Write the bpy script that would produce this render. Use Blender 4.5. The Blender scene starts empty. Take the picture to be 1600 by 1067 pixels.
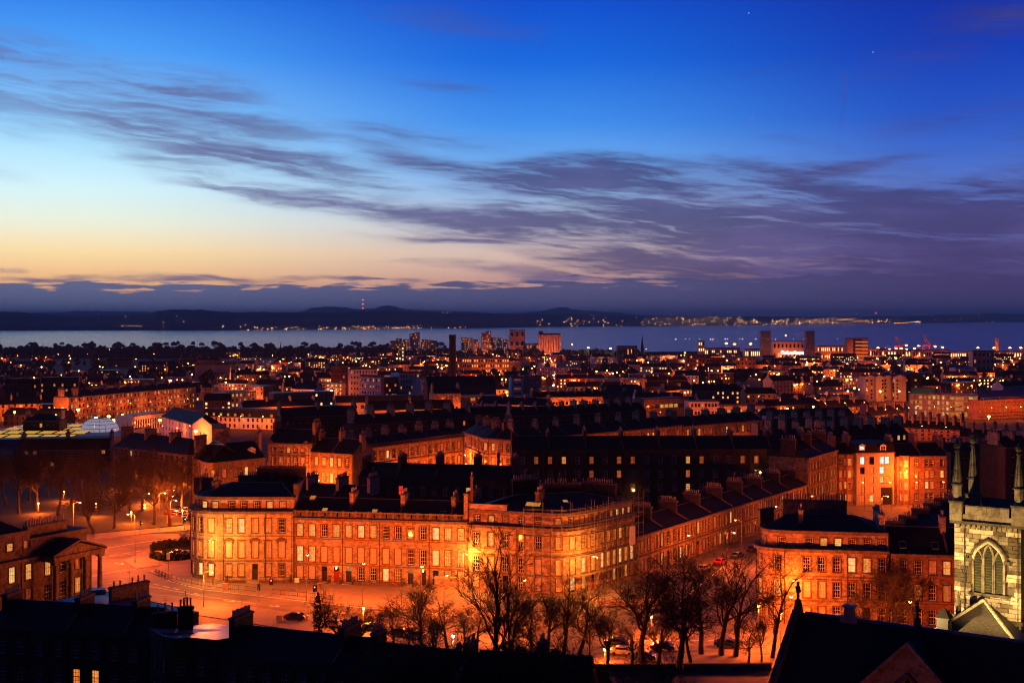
import bpy, math, random
from mathutils import Vector, Matrix
R = math.radians
rnd = random.Random(7)
scene = bpy.context.scene
col = scene.collection
F = 1955.0      # focal length in photograph pixels (1600 px wide frame)
HC = 100.0      # camera height above the sea
HY = 495.0      # horizon row

# ------------------------------------------------------------------ camera
cam_d = bpy.data.cameras.new('camera')
cam = bpy.data.objects.new('camera', cam_d)
col.objects.link(cam)
cam.location = (0, 0, HC)
cam.rotation_euler = (R(90), 0, 0)
cam_d.sensor_width = 36.0
cam_d.lens = 36.0 * F / 1600.0
cam_d.shift_y = -(533.5 - HY) / 1600.0
cam_d.clip_start = 0.5
cam_d.clip_end = 90000.0
scene.camera = cam

scene.view_settings.view_transform = 'Standard'
scene.view_settings.look = 'None'
scene.view_settings.exposure = 0.0
scene.view_settings.gamma = 1.0
scene.view_settings.use_curve_mapping = False
scene.render.engine = 'CYCLES'
cy = scene.cycles
cy.max_bounces = 5
cy.diffuse_bounces = 2
cy.glossy_bounces = 2
cy.transmission_bounces = 2
cy.transparent_max_bounces = 8
cy.volume_bounces = 0
cy.sample_clamp_indirect = 3.0
cy.use_light_tree = True
cy.caustics_reflective = False
cy.caustics_refractive = False
cy.use_denoising = True
cy.filter_width = 1.05
cy.use_adaptive_sampling = False

# ------------------------------------------------------------------ node helpers
def lin(c):
    return tuple((x / 255 / 12.92 if x / 255 <= 0.04045 else ((x / 255 + 0.055) / 1.055) ** 2.4) for x in c)

class N:
    """small wrapper round a node tree"""
    def __init__(s, tree):
        s.t = tree
    def node(s, typ, **kw):
        n = s.t.nodes.new(typ)
        for k, v in kw.items():
            setattr(n, k, v)
        return n
    def link(s, a, b):
        s.t.links.new(a, b)
    def put(s, sock, v):
        if hasattr(v, 'is_output'):
            s.t.links.new(v, sock)
        else:
            sock.default_value = v
    def m(s, op, a, b=None, c=None, clamp=False):
        n = s.node('ShaderNodeMath', operation=op, use_clamp=clamp)
        s.put(n.inputs[0], a)
        if b is not None: s.put(n.inputs[1], b)
        if c is not None: s.put(n.inputs[2], c)
        return n.outputs[0]
    def vm(s, op, a, b=None):
        n = s.node('ShaderNodeVectorMath', operation=op)
        s.put(n.inputs[0], a)
        if b is not None: s.put(n.inputs[1], b)
        return n.outputs['Value'] if op in ('DOT_PRODUCT', 'LENGTH', 'DISTANCE') else n.outputs[0]
    def comb(s, x, y, z):
        n = s.node('ShaderNodeCombineXYZ')
        for i, v in enumerate((x, y, z)): s.put(n.inputs[i], v)
        return n.outputs[0]
    def sep(s, v):
        n = s.node('ShaderNodeSeparateXYZ'); s.link(v, n.inputs[0]); return n.outputs
    def mix(s, f, a, b, blend='MIX'):
        n = s.node('ShaderNodeMix', data_type='RGBA', blend_type=blend)
        s.put(n.inputs[0], f); s.put(n.inputs[6], a); s.put(n.inputs[7], b)
        return n.outputs[2]
    def smooth(s, x, lo, hi):
        n = s.node('ShaderNodeMapRange', interpolation_type='SMOOTHSTEP')
        s.put(n.inputs[0], x); s.put(n.inputs[1], lo); s.put(n.inputs[2], hi)
        n.inputs[3].default_value = 0; n.inputs[4].default_value = 1
        return n.outputs[0]
    def noise(s, vec, scale, detail=3, rough=0.5):
        n = s.node('ShaderNodeTexNoise')
        s.put(n.inputs['Vector'], vec)
        n.inputs['Scale'].default_value = scale
        n.inputs['Detail'].default_value = detail
        n.inputs['Roughness'].default_value = rough
        return n.outputs
    def ramp(s, f, stops, mode='LINEAR'):
        n = s.node('ShaderNodeValToRGB')
        n.color_ramp.interpolation = mode
        el = n.color_ramp.elements
        while len(el) > 1: el.remove(el[-1])
        for i, (p, c) in enumerate(stops):
            e = el[0] if i == 0 else el.new(p)
            e.position = p
            e.color = (c[0], c[1], c[2], 1)
        s.put(n.inputs[0], f)
        return n.outputs[0]

# ------------------------------------------------------------------ dusk sky
def az_el(px, py):
    az = math.atan((px - 800) / F)
    el = math.atan((HY - py) / F * math.cos(az))
    return math.degrees(az), math.degrees(el)

world = bpy.data.worlds.new('World')
scene.world = world
world.use_nodes = True
wt = world.node_tree
wt.nodes.clear()
n = N(wt)
SUN_AZ = -40.0      # the sun has set to the left of the frame
d = n.node('ShaderNodeTexCoord').outputs['Generated']
dx, dy, dz = n.sep(d)
azr = n.m('ARCTAN2', dx, dy)
az = n.m('MULTIPLY', azr, 57.2958)
el = n.m('MULTIPLY', n.m('ARCSINE', dz), 57.2958)
dist = n.m('MULTIPLY', n.m('ARCCOSINE', n.m('COSINE', n.m('SUBTRACT', azr, R(SUN_AZ)))), 57.2958)
pos = n.m('SQRT', n.m('MAXIMUM', n.m('DIVIDE', el, 90.0), 0.0))
def stops(lst):
    return [((max(e, 0) / 90) ** 0.5, lin(c)) for e, c in lst]
r1 = n.ramp(pos, stops([(0, (170, 130, 115)), (0.9, (215, 150, 115)), (1.7, (238, 184, 128)), (2.9, (242, 214, 160)), (4.2, (226, 232, 212)),
                        (5.7, (206, 238, 246)), (7.2, (178, 228, 254)), (8.8, (136, 202, 254)), (11.5, (76, 160, 248)), (14.2, (36, 118, 228)),
                        (22, (16, 76, 180)), (40, (8, 42, 112)), (90, (4, 14, 44))]))
r2 = n.ramp(pos, stops([(0, (120, 100, 120)), (0.9, (160, 122, 128)), (1.7, (196, 152, 140)), (2.9, (206, 180, 168)), (4.2, (186, 190, 204)),
                        (5.7, (146, 186, 232)), (7.2, (104, 168, 240)), (8.8, (62, 142, 236)), (11.5, (18, 104, 220)), (14.2, (6, 78, 204)),
                        (22, (4, 52, 150)), (40, (4, 30, 92)), (90, (4, 14, 44))]))
r3 = n.ramp(pos, stops([(0, (70, 62, 100)), (0.9, (76, 68, 112)), (1.7, (86, 78, 130)), (2.9, (96, 94, 154)), (4.2, (96, 112, 180)),
                        (5.7, (84, 118, 200)), (7.2, (58, 104, 204)), (8.8, (34, 84, 196)), (11.5, (16, 60, 180)), (14.2, (14, 44, 160)),
                        (22, (8, 34, 118)), (40, (5, 24, 76)), (90, (4, 14, 44))]))
r4 = n.ramp(pos, stops([(0, (20, 20, 38)), (4, (17, 20, 46)), (12, (11, 18, 52)), (30, (6, 15, 46)), (90, (4, 14, 44))]))
c = n.mix(n.smooth(dist, 20, 41), r1, r2)
c = n.mix(n.smooth(dist, 41, 60), c, r3)
c = n.mix(n.smooth(dist, 64, 165), c, r4)

# long-exposure streaked clouds, laid out by direction
wv = n.comb(n.m('MULTIPLY', az, 0.16), n.m('MULTIPLY', el, 0.8), 0.0)
wn = n.noise(wv, 1.0, 4, 0.55)[1]
wx, wy, wz = n.sep(wn)
waz = n.m('ADD', az, n.m('MULTIPLY', n.m('SUBTRACT', wx, 0.5), 3.4))
wel = n.m('ADD', el, n.m('MULTIPLY', n.m('SUBTRACT', wy, 0.5), 1.3))
# px, py, half length, half height, tilt (deg, positive = falls to the right), strength
STREAKS = [
    (110, 112, 190, 30, 9, .75), (230, 150, 120, 26, 14, .6), (215, 190, 110, 10, 8, .45), (360, 140, 60, 16, 10, .3), (330, 235, 150, 15, 11, .95),
    (400, 243, 90, 12, 9, .7), (280, 262, 100, 11, 9, .6), (110, 205, 100, 10, 9, .3), (20, 212, 50, 9, 8, .3), (455, 303, 90, 13, 6, .85),
    (330, 292, 70, 9, 8, .4), (420, 205, 90, 12, 10, .4), (640, 212, 120, 12, 5, .55), (540, 262, 70, 9, 12, .7), (560, 292, 60, 8, 6, .6),
    (650, 255, 80, 13, 12, .75), (600, 322, 90, 9, 6, .6), (700, 345, 110, 11, 4, .9), (760, 372, 110, 8, 2, .85), (680, 412, 80, 3.5, 3, .5), (780, 322, 50, 9, 8, .8),
    (800, 278, 90, 18, 3, 1.0), (930, 280, 130, 22, 0, 1.2), (1090, 288, 180, 22, -3, 1.2), (1270, 268, 95, 8, -7, 1.1), (890, 262, 60, 11, -5, .8),
    (1230, 320, 190, 26, 5, 1.2), (1030, 330, 110, 14, -6, .8), (900, 345, 90, 11, 3, .9), (1060, 350, 160, 18, 2, 1.0), (1250, 365, 200, 32, 4, 1.2), (860, 373, 80, 9, 4, .9),
    (1480, 335, 150, 34, 3, 1.2), (1330, 400, 330, 40, 2, 1.25), (1080, 400, 150, 18, 2, .85), (1560, 400, 200, 55, 0, 1.2), (1500, 445, 300, 26, 0, 1.2),
    (1580, 290, 60, 24, -8, .7), (1620, 330, 80, 40, 0, .8), (1000, 432, 160, 10, 2, .7), (880, 404, 40, 3, 1, .7), (940, 418, 60, 4, 3, .6), (920, 438, 120, 5, 1, .6),
    (1540, 40, 160, 34, -16, .45), (1500, 180, 140, 22, -10, .32), (720, 30, 130, 26, 8, .34), (690, 135, 70, 9, 9, .35), (1210, 108, 90, 7, -6, .16), (1235, 215, 50, 7, 4, .22),
    (1326, 55, 70, 5.5, 88, -0.22), (1320, 150, 60, 4.5, 97, .2), (1700, 200, 120, 30, -8, .4), (1800, 380, 220, 50, 2, .9), (-120, 130, 160, 30, 8, .6), (-150, 250, 140, 16, 8, .4),
    (65, 431, 75, 4.2, 0, 1.3), (10, 418, 30, 2.5, 0, .8), (340, 439, 70, 4.5, 2, .8), (455, 439, 26, 3.5, 0, .9), (540, 440, 34, 3, 0, .8), (640, 440, 30, 3, 0, .7), (240, 440, 60, 3, 1, .7),
]
tot = None
for (px, py, a, b, tilt, s) in STREAKS:
    ca, ce = az_el(px, py)
    k = math.degrees(1 / F) * math.cos(R(ca)) ** 2
    ct, st = math.cos(R(tilt)), math.sin(R(tilt))
    if abs(s) < .25 and tilt > 45:
        X_, Y_ = n.m('SUBTRACT', az, ca), n.m('SUBTRACT', el, ce)
    else:
        X_, Y_ = n.m('SUBTRACT', waz, ca), n.m('SUBTRACT', wel, ce)
    p = n.m('ADD', n.m('MULTIPLY', X_, ct / (a * k * 1.25)), n.m('MULTIPLY', Y_, -st / (a * k * 1.25)))
    q = n.m('ADD', n.m('MULTIPLY', X_, st / (b * k * 1.25)), n.m('MULTIPLY', Y_, ct / (b * k * 1.25)))
    r2_ = n.m('MULTIPLY_ADD', p, p, n.m('MULTIPLY', q, q))
    g = n.m('MULTIPLY', n.m('EXPONENT', n.m('MULTIPLY', r2_, -1.0)), s)
    tot = g if tot is None else n.m('ADD', tot, g)
# fine fibres running along the streaks
sv = n.comb(n.m('ADD', n.m('MULTIPLY', waz, 0.12), n.m('MULTIPLY', wel, .04)), n.m('ADD', n.m('MULTIPLY', wel, 1.5), n.m('MULTIPLY', waz, .16)), 3.7)
fib = n.noise(sv, 1.0, 5, 0.62)[0]
sv2 = n.comb(n.m('MULTIPLY', az, 0.55), n.m('MULTIPLY', el, 5.5), 1.3)
fib2 = n.noise(sv2, 1.0, 3, 0.5)[0]
cap = n.m('SUBTRACT', 1.0, n.m('EXPONENT', n.m('MULTIPLY', n.m('MAXIMUM', tot, -0.3), -1.25)))
fz = n.smooth(n.m('MULTIPLY_ADD', n.m('SUBTRACT', fib2, 0.5), 0.22, fib), 0.30, 0.68)
dens = n.m('MULTIPLY', cap, n.m('MULTIPLY_ADD', fz, 0.95, 0.46))
alpha = n.m('MULTIPLY', n.smooth(dens, 0.03, 0.98), 0.9)
ccol = n.mix(n.smooth(dist, 16, 44), (*lin((104, 108, 160)), 1), (*lin((62, 66, 118)), 1))
ccol = n.mix(n.smooth(dist, 44, 62), ccol, (*lin((60, 56, 108)), 1))
ccol = n.mix(n.smooth(dist, 70, 165), ccol, (*lin((16, 20, 48)), 1))
low = n.mix(n.smooth(dist, 16, 60), (*lin((96, 92, 128)), 1), (*lin((62, 54, 98)), 1))
ccol = n.mix(n.smooth(el, 6.0, 1.5), ccol, low)
ccol = n.mix(n.m('MULTIPLY', n.smooth(wz, 0.42, 0.66), 0.45), ccol, (*lin((92, 84, 140)), 1))
c = n.mix(alpha, c, ccol)
# flat bank of stratus lying along the whole horizon
ragged = n.m('ADD', n.m('MULTIPLY', n.m('SUBTRACT', fib2, 0.5), 1.7), 1.38)
ragged = n.m('ADD', ragged, n.m('MULTIPLY', n.smooth(dist, 30, 58), 0.45))
bank = n.smooth(n.m('SUBTRACT', ragged, el), -0.10, 0.12)
bank = n.m('MULTIPLY', bank, n.smooth(el, -1.0, -0.2))
bcol = n.mix(n.smooth(dist, 18, 46), (*lin((78, 96, 136)), 1), (*lin((72, 76, 116)), 1))
bcol = n.mix(n.smooth(dist, 42, 62), bcol, (*lin((64, 56, 100)), 1))
bcol = n.mix(n.smooth(dist, 70, 165), bcol, (*lin((22, 24, 46)), 1))
c = n.mix(n.m('MULTIPLY', bank, 0.95), c, bcol)
# a few early stars
for (px, py) in [(1018, 116), (1364, 82), (1170, 21)]:
    a_, e_ = az_el(px, py)
    dd = n.m('ADD', n.m('POWER', n.m('SUBTRACT', az, a_), 2.0), n.m('POWER', n.m('SUBTRACT', el, e_), 2.0))
    st_ = n.m('LESS_THAN', dd, 0.022 ** 2)
    c = n.mix(st_, c, (.5, .62, .8, 1))
c = n.mix(n.smooth(el, -0.3, -3.0), c, (*lin((24, 24, 34)), 1))
nish = n.node('ShaderNodeTexSky', sky_type='NISHITA')
nish.sun_disc = False
nish.sun_elevation = R(-4.0)
nish.sun_rotation = R(SUN_AZ)
bg1 = n.node('ShaderNodeBackground'); n.link(nish.outputs[0], bg1.inputs[0]); bg1.inputs[1].default_value = 0.05
bg2 = n.node('ShaderNodeBackground'); n.link(c, bg2.inputs[0]); n.link(n.m('MULTIPLY_ADD', n.smooth(el, 9.0, 0.5), 0.30, 1.06), bg2.inputs[1])
add = n.node('ShaderNodeAddShader'); n.link(bg1.outputs[0], add.inputs[0]); n.link(bg2.outputs[0], add.inputs[1])
out = n.node('ShaderNodeOutputWorld'); n.link(add.outputs[0], out.inputs[0])
world.cycles.sampling_method = 'MANUAL'
world.cycles.sample_map_resolution = 512

# ------------------------------------------------------------------ materials
M = {}
def new_mat(name):
    m = bpy.data.materials.new(name)
    m.use_nodes = True
    m.node_tree.nodes.clear()
    k = N(m.node_tree)
    o = k.node('ShaderNodeOutputMaterial')
    b = k.node('ShaderNodeBsdfPrincipled')
    k.link(b.outputs[0], o.inputs[0])
    M[name] = m
    return m, k, b, o

def wall_coords(k):
    """(along the wall, height) from the face's own direction, so courses run level on any wall"""
    g = k.node('ShaderNodeNewGeometry')
    t = k.vm('NORMALIZE', k.vm('CROSS_PRODUCT', (0, 0, 1), g.outputs['True Normal']))
    u = k.vm('DOT_PRODUCT', g.outputs['Position'], t)
    z = k.sep(g.outputs['Position'])[2]
    return k.comb(u, z, 0.0), g.outputs['Position'], u, z

def stone(name, c1, c2, course=0.36, length=0.8, joint=0.5, rough=0.9, stain=0.5, bump=0.35):
    m, k, b, o = new_mat(name)
    uv, P, u, z = wall_coords(k)
    br = k.node('ShaderNodeTexBrick')
    k.link(uv, br.inputs['Vector'])
    br.inputs['Color1'].default_value = (*c1, 1); br.inputs['Color2'].default_value = (*c2, 1)
    br.inputs['Mortar'].default_value = (c1[0] * joint, c1[1] * joint, c1[2] * joint, 1)
    br.inputs['Scale'].default_value = 1.0
    br.inputs['Mortar Size'].default_value = 0.018
    br.inputs['Bias'].default_value = -0.1
    br.inputs['Brick Width'].default_value = length
    br.inputs['Row Height'].default_value = course
    big = k.noise(P, 0.22, 4, 0.6)[0]
    soot = k.noise(k.comb(k.m('MULTIPLY', u, 0.9), k.m('MULTIPLY', z, 0.16), 0.0), 1.0, 4, 0.65)[0]
    cc = k.mix(k.m('MULTIPLY', k.smooth(big, 0.35, 0.75), stain), br.outputs[0], (c1[0] * .35, c1[1] * .33, c1[2] * .32, 1))
    patch = k.noise(P, 1.1, 3, 0.7)[0]
    cc = k.mix(k.m('MULTIPLY', k.smooth(patch, 0.46, 0.66), min(1.0, stain * 1.4)), cc, (c1[0] * .26, c1[1] * .22, c1[2] * .2, 1))
    cc = k.mix(k.m('MULTIPLY', k.smooth(soot, 0.5, 0.8), stain), cc, (c1[0] * .22, c1[1] * .2, c1[2] * .2, 1))
    k.link(cc, b.inputs['Base Color'])
    b.inputs['Roughness'].default_value = rough
    b.inputs['Specular IOR Level'].default_value = 0.2
    bp = k.node('ShaderNodeBump')
    bp.inputs['Strength'].default_value = bump
    bp.inputs['Distance'].default_value = 0.03
    fine = k.noise(P, 6.0, 3, .6)[0]
    k.link(k.m('MULTIPLY_ADD', fine, 0.4, k.m('SUBTRACT', 1.0, br.outputs['Fac'])), bp.inputs['Height'])
    k.link(bp.outputs[0], b.inputs['Normal'])
    return m

def plain(name, c, rough=0.7, var=0.25, scale=1.5, spec=0.3, metal=0.0):
    m, k, b, o = new_mat(name)
    g = k.node('ShaderNodeNewGeometry')
    nz = k.noise(g.outputs['Position'], scale, 4, .6)[0]
    cc = k.mix(k.smooth(nz, 0.3, 0.7), (c[0] * (1 - var), c[1] * (1 - var), c[2] * (1 - var), 1), (min(c[0] * (1 + var), .9), min(c[1] * (1 + var), .9), min(c[2] * (1 + var), .9), 1))
    k.link(cc, b.inputs['Base Color'])
    b.inputs['Roughness'].default_value = rough
    b.inputs['Specular IOR Level'].default_value = spec
    b.inputs['Metallic'].default_value = metal
    return m

def emit(name, c, strength, sample=False):
    m = bpy.data.materials.new(name)
    m.use_nodes = True
    m.node_tree.nodes.clear()
    k = N(m.node_tree)
    o = k.node('ShaderNodeOutputMaterial')
    e = k.node('ShaderNodeEmission')
    e.inputs[0].default_value = (*c, 1); e.inputs[1].default_value = strength
    k.link(e.outputs[0], o.inputs[0])
    m.cycles.emission_sampling = 'FRONT' if sample else 'NONE'
    M[name] = m
    return m

stone('ashlar', (.5, .37, .24), (.2, .14, .09), stain=.55, bump=.5, joint=.3)
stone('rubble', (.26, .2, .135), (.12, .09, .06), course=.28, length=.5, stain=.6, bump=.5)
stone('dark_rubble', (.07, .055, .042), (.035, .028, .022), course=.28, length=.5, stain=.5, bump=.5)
stone('pale_ashlar', (.52, .41, .28), (.3, .23, .15), stain=.4, joint=.35)
stone('red_sandstone', (.4, .22, .14), (.18, .1, .065), stain=.45)
stone('brick_red', (.25, .1, .06), (.2, .08, .05), course=.09, length=.24, stain=.3)
stone('stone_clean', (.62, .54, .38), (.54, .46, .31), course=1.1, length=1.3, stain=.35, bump=.3)
stone('stone_grimy', (.12, .10, .07), (.09, .075, .05), course=1.1, length=1.3, stain=.5, bump=.3)
stone('stone_mid', (.27, .23, .16), (.22, .185, .125), course=1.1, length=1.3, stain=.5, bump=.3)
plain('render_white', (.62, .6, .56), .8, .12)
plain('render_cream', (.5, .44, .35), .8, .15)
plain('harling', (.34, .29, .23), .9, .2)
plain('concrete', (.3, .285, .265), .85, .2)
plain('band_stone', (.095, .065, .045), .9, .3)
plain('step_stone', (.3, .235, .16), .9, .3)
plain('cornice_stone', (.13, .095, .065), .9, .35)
plain('lead', (.11, .115, .125), .42, .3, spec=.5)
plain('lead_pale', (.3, .28, .27), .44, .3, 0.8, spec=.5, metal=.85)
plain('louvre_green', (.05, .055, .03), .6, .3)
plain('white_paint', (.62, .58, .5), .5, .1)
plain('black_paint', (.012, .012, .013), .35, .2, spec=.5)
plain('red_door', (.2, .02, .015), .35, .2)
plain('blue_door', (.02, .03, .07), .35, .2)
plain('iron', (.015, .015, .016), .5, .3)
plain('galvanised', (.17, .165, .155), .5, .15, spec=.5)
plain('terracotta', (.21, .13, .085), .9, .35, 5)
plain('pot_buff', (.34, .26, .17), .9, .3, 5)
plain('bark', (.034, .026, .02), .95, .4, 3)
plain('twig', (.026, .018, .013), .9, .3, 2)
plain('kerb_stone', (.4, .36, .3), .8, .2)
plain('grass', (.032, .042, .016), .95, .4, .6)
plain('hedge', (.02, .026, .012), .95, .5, 2)
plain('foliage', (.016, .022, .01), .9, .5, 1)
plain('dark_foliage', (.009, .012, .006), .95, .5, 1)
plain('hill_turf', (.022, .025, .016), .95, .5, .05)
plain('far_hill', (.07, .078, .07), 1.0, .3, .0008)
plain('timber', (.28, .19, .1), .8, .3)
plain('rubber', (.015, .015, .015), .8, .2)
plain('steel_blue', (.05, .08, .16), .45, .2, spec=.5)
plain('teal_sheet', (.01, .13, .13), .6, .15)
plain('crane_red', (.5, .12, .06), .6, .2)
plain('road_paint', (.7, .68, .6), .7, .2, 4)
plain('car_black', (.015, .015, .017), .25, .1, spec=.6)
plain('car_silver', (.4, .4, .4), .3, .05, spec=.6)
plain('car_white', (.7, .7, .68), .3, .05, spec=.6)
plain('car_red', (.25, .02, .015), .3, .05, spec=.6)
plain('car_blue', (.02, .04, .12), .3, .05, spec=.6)

def slate(name, c, course=.24, width=.3, spec=.35):
    m, k, b, o = new_mat(name)
    g = k.node('ShaderNodeNewGeometry')
    P = g.outputs['Position']
    t = k.vm('NORMALIZE', k.vm('CROSS_PRODUCT', (0, 0.001, 1), g.outputs['True Normal']))
    u = k.vm('DOT_PRODUCT', P, t)
    z = k.sep(P)[2]
    br = k.node('ShaderNodeTexBrick')
    k.link(k.comb(u, k.m('MULTIPLY', z, 1.7), 0.0), br.inputs['Vector'])
    br.inputs['Color1'].default_value = (*[x * 1.15 for x in c], 1); br.inputs['Color2'].default_value = (*[x * .75 for x in c], 1)
    br.inputs['Mortar'].default_value = (*[x * .35 for x in c], 1)
    br.inputs['Scale'].default_value = 1.0
    br.inputs['Mortar Size'].default_value = .014
    br.inputs['Brick Width'].default_value = width
    br.inputs['Row Height'].default_value = course
    nz = k.noise(P, .35, 4, .65)[0]
    cc = k.mix(k.m('MULTIPLY', k.smooth(nz, .4, .75), .5), br.outputs[0], (c[0] * .6, c[1] * .62, c[2] * .5, 1))
    k.link(cc, b.inputs['Base Color'])
    b.inputs['Roughness'].default_value = .62
    b.inputs['Specular IOR Level'].default_value = spec
    bp = k.node('ShaderNodeBump'); bp.inputs['Strength'].default_value = .4; bp.inputs['Distance'].default_value = .02
    k.link(k.m('SUBTRACT', 1.0, br.outputs['Fac']), bp.inputs['Height']); k.link(bp.outputs[0], b.inputs['Normal'])
slate('slate', (.017, .016, .016), spec=.12)
slate('slate_grey', (.085, .075, .06), .2, .26, spec=.2)

def asphalt():
    m, k, b, o = new_mat('asphalt')
    P = k.node('ShaderNodeNewGeometry').outputs['Position']
    a = k.noise(P, .12, 5, .65)[0]
    f = k.noise(P, 3.0, 3, .6)[0]
    x, y, z = k.sep(P)
    w = k.noise(k.comb(k.m('MULTIPLY', x, .06), k.m('MULTIPLY', y, .5), 0.0), 1.0, 4, .6)[0]
    cc = k.mix(k.smooth(a, .3, .7), (.10, .088, .074, 1), (.21, .178, .142, 1))
    cc = k.mix(k.m('MULTIPLY', k.smooth(w, .45, .7), .55), cc, (.05, .048, .046, 1))
    cc = k.mix(k.m('MULTIPLY', f, .35), cc, (.06, .058, .055, 1))
    k.link(cc, b.inputs['Base Color'])
    b.inputs['Roughness'].default_value = .75
    b.inputs['Specular IOR Level'].default_value = .35
asphalt()
def paving():
    m, k, b, o = new_mat('paving')
    P = k.node('ShaderNodeNewGeometry').outputs['Position']
    br = k.node('ShaderNodeTexBrick'); k.link(P, br.inputs['Vector'])
    br.inputs['Color1'].default_value = (.25, .205, .155, 1); br.inputs['Color2'].default_value = (.19, .17, .145, 1); br.inputs['Mortar'].default_value = (.09, .08, .07, 1)
    br.inputs['Scale'].default_value = 1.0; br.inputs['Mortar Size'].default_value = .02; br.inputs['Brick Width'].default_value = .9; br.inputs['Row Height'].default_value = .6
    nz = k.noise(P, .3, 4, .6)[0]
    k.link(k.mix(k.m('MULTIPLY', k.smooth(nz, .4, .7), .4), br.outputs[0], (.1, .09, .075, 1)), b.inputs['Base Color'])
    b.inputs['Roughness'].default_value = .8
paving()

# window panes
m, k, b, o = new_mat('pane_dark')
b.inputs['Base Color'].default_value = (.006, .006, .007, 1); b.inputs['Roughness'].default_value = .08
m, k, b, o = new_mat('pane_blind')
tc = k.node('ShaderNodeTexCoord').outputs['Object']
x, y, z = k.sep(tc)
fold = k.m('SINE', k.m('MULTIPLY', x, 26.0))
oi = k.node('ShaderNodeObjectInfo').outputs['Random']
k.link(k.mix(k.m('MULTIPLY_ADD', fold, .2, .3), k.mix(oi, (.62, .54, .4, 1), (.4, .33, .23, 1)), (.3, .25, .18, 1)), b.inputs['Base Color'])
b.inputs['Roughness'].default_value = .5
b.inputs['Coat Weight'].default_value = .4
b.inputs['Coat Roughness'].default_value = .08
def lit_pane(name, ca, cb, s0, s1):
    m = bpy.data.materials.new(name); m.use_nodes = True; m.node_tree.nodes.clear()
    k = N(m.node_tree); o = k.node('ShaderNodeOutputMaterial'); e = k.node('ShaderNodeEmission')
    tc = k.node('ShaderNodeTexCoord').outputs['Object']
    rn = k.node('ShaderNodeObjectInfo').outputs['Random']
    loc = k.node('ShaderNodeObjectInfo').outputs['Location']
    x, y, z = k.sep(tc)
    nz = k.noise(k.vm('ADD', k.comb(k.m('MULTIPLY', x, 1.5), 0.0, z), loc), 1.5, 4, .65)[0]
    room = k.smooth(nz, .25, .75)
    colr = k.mix(rn, (*ca, 1), (*cb, 1))
    cur = k.smooth(k.m('ABSOLUTE', k.m('ADD', x, k.m('MULTIPLY', k.m('SUBTRACT', rn, .5), .5))), .75, .3)
    st = k.m('MULTIPLY', k.m('MULTIPLY_ADD', room, .6, .4), k.m('MULTIPLY_ADD', cur, .35, .65))
    rs = k.m('FRACT', k.m('MULTIPLY', rn, 7.31))
    st = k.m('MULTIPLY', st, k.m('MULTIPLY_ADD', rs, s1 - s0, s0))
    k.link(colr, e.inputs[0]); k.link(st, e.inputs[1]); k.link(e.outputs[0], o.inputs[0])
    m.cycles.emission_sampling = 'NONE'
    M[name] = m
lit_pane('pane_lit', (1.0, .45, .09), (1.0, .25, .035), .95, 1.3)
lit_pane('pane_dim', (1.0, .24, .04), (1.0, .16, .025), 0.35, 0.8)
lit_pane('pane_bright', (1.0, .64, .22), (1.0, .52, .12), 1.25, 1.6)
lit_pane('pane_white', (.8, 1.0, .85), (1.0, .95, .75), 1.4, 2.4)
lit_pane('pane_red', (1.0, .03, .02), (1.0, .04, .02), 1.2, 1.8)
emit('glow_far', (1.0, .33, .07), 1.5)
emit('glow_far_pale', (1.0, .52, .2), 2.4)
emit('glow_white', (.85, 1.0, .85), 4.0)
emit('sodium_bulb', (1.0, .36, .07), 40.0)
emit('sodium_bulb_far', (1.0, .24, .03), 70.0)
emit('white_bulb', (1.0, .8, .5), 60.0)
emit('white_bulb_far', (1.0, .75, .45), 36.0)
emit('sodium_star', (1.0, .30, .05), 110.0)
emit('red_bulb', (1.0, .03, .03), 40.0)
emit('green_bulb', (.1, 1.0, .35), 12.0)
emit('shop_glow', (1.0, .72, .26), 1.3)
emit('skylight_glow', (1.0, .56, .10), 0.72)
emit('sign_glow', (1.0, .9, .75), 6.0)

# ------------------------------------------------------------------ objects
def tag(o, label=None, cat=None, group=None, kind=None):
    if label: o['label'] = label
    if cat: o['category'] = cat
    if group: o['group'] = group
    if kind: o['kind'] = kind
    return o
def empty(name, loc, label=None, cat=None, group=None, rz=0.0):
    o = bpy.data.objects.new(name, None)
    o.empty_display_size = 1.0
    col.objects.link(o)
    o.location = loc
    o.rotation_euler = (0, 0, rz)
    return tag(o, label, cat, group)
def put(name, mesh, parent=None, loc=(0, 0, 0), rz=0.0, scale=None):
    o = bpy.data.objects.new(name, mesh)
    col.objects.link(o)
    o.location = loc
    o.rotation_euler = (0, 0, rz)
    if scale: o.scale = scale
    if parent is not None: o.parent = parent
    return o
def copy_tree(src, parent=None):
    c = src.copy(); col.objects.link(c); c.parent = parent
    for ch in list(src.children): copy_tree(ch, c)
    return c

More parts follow.
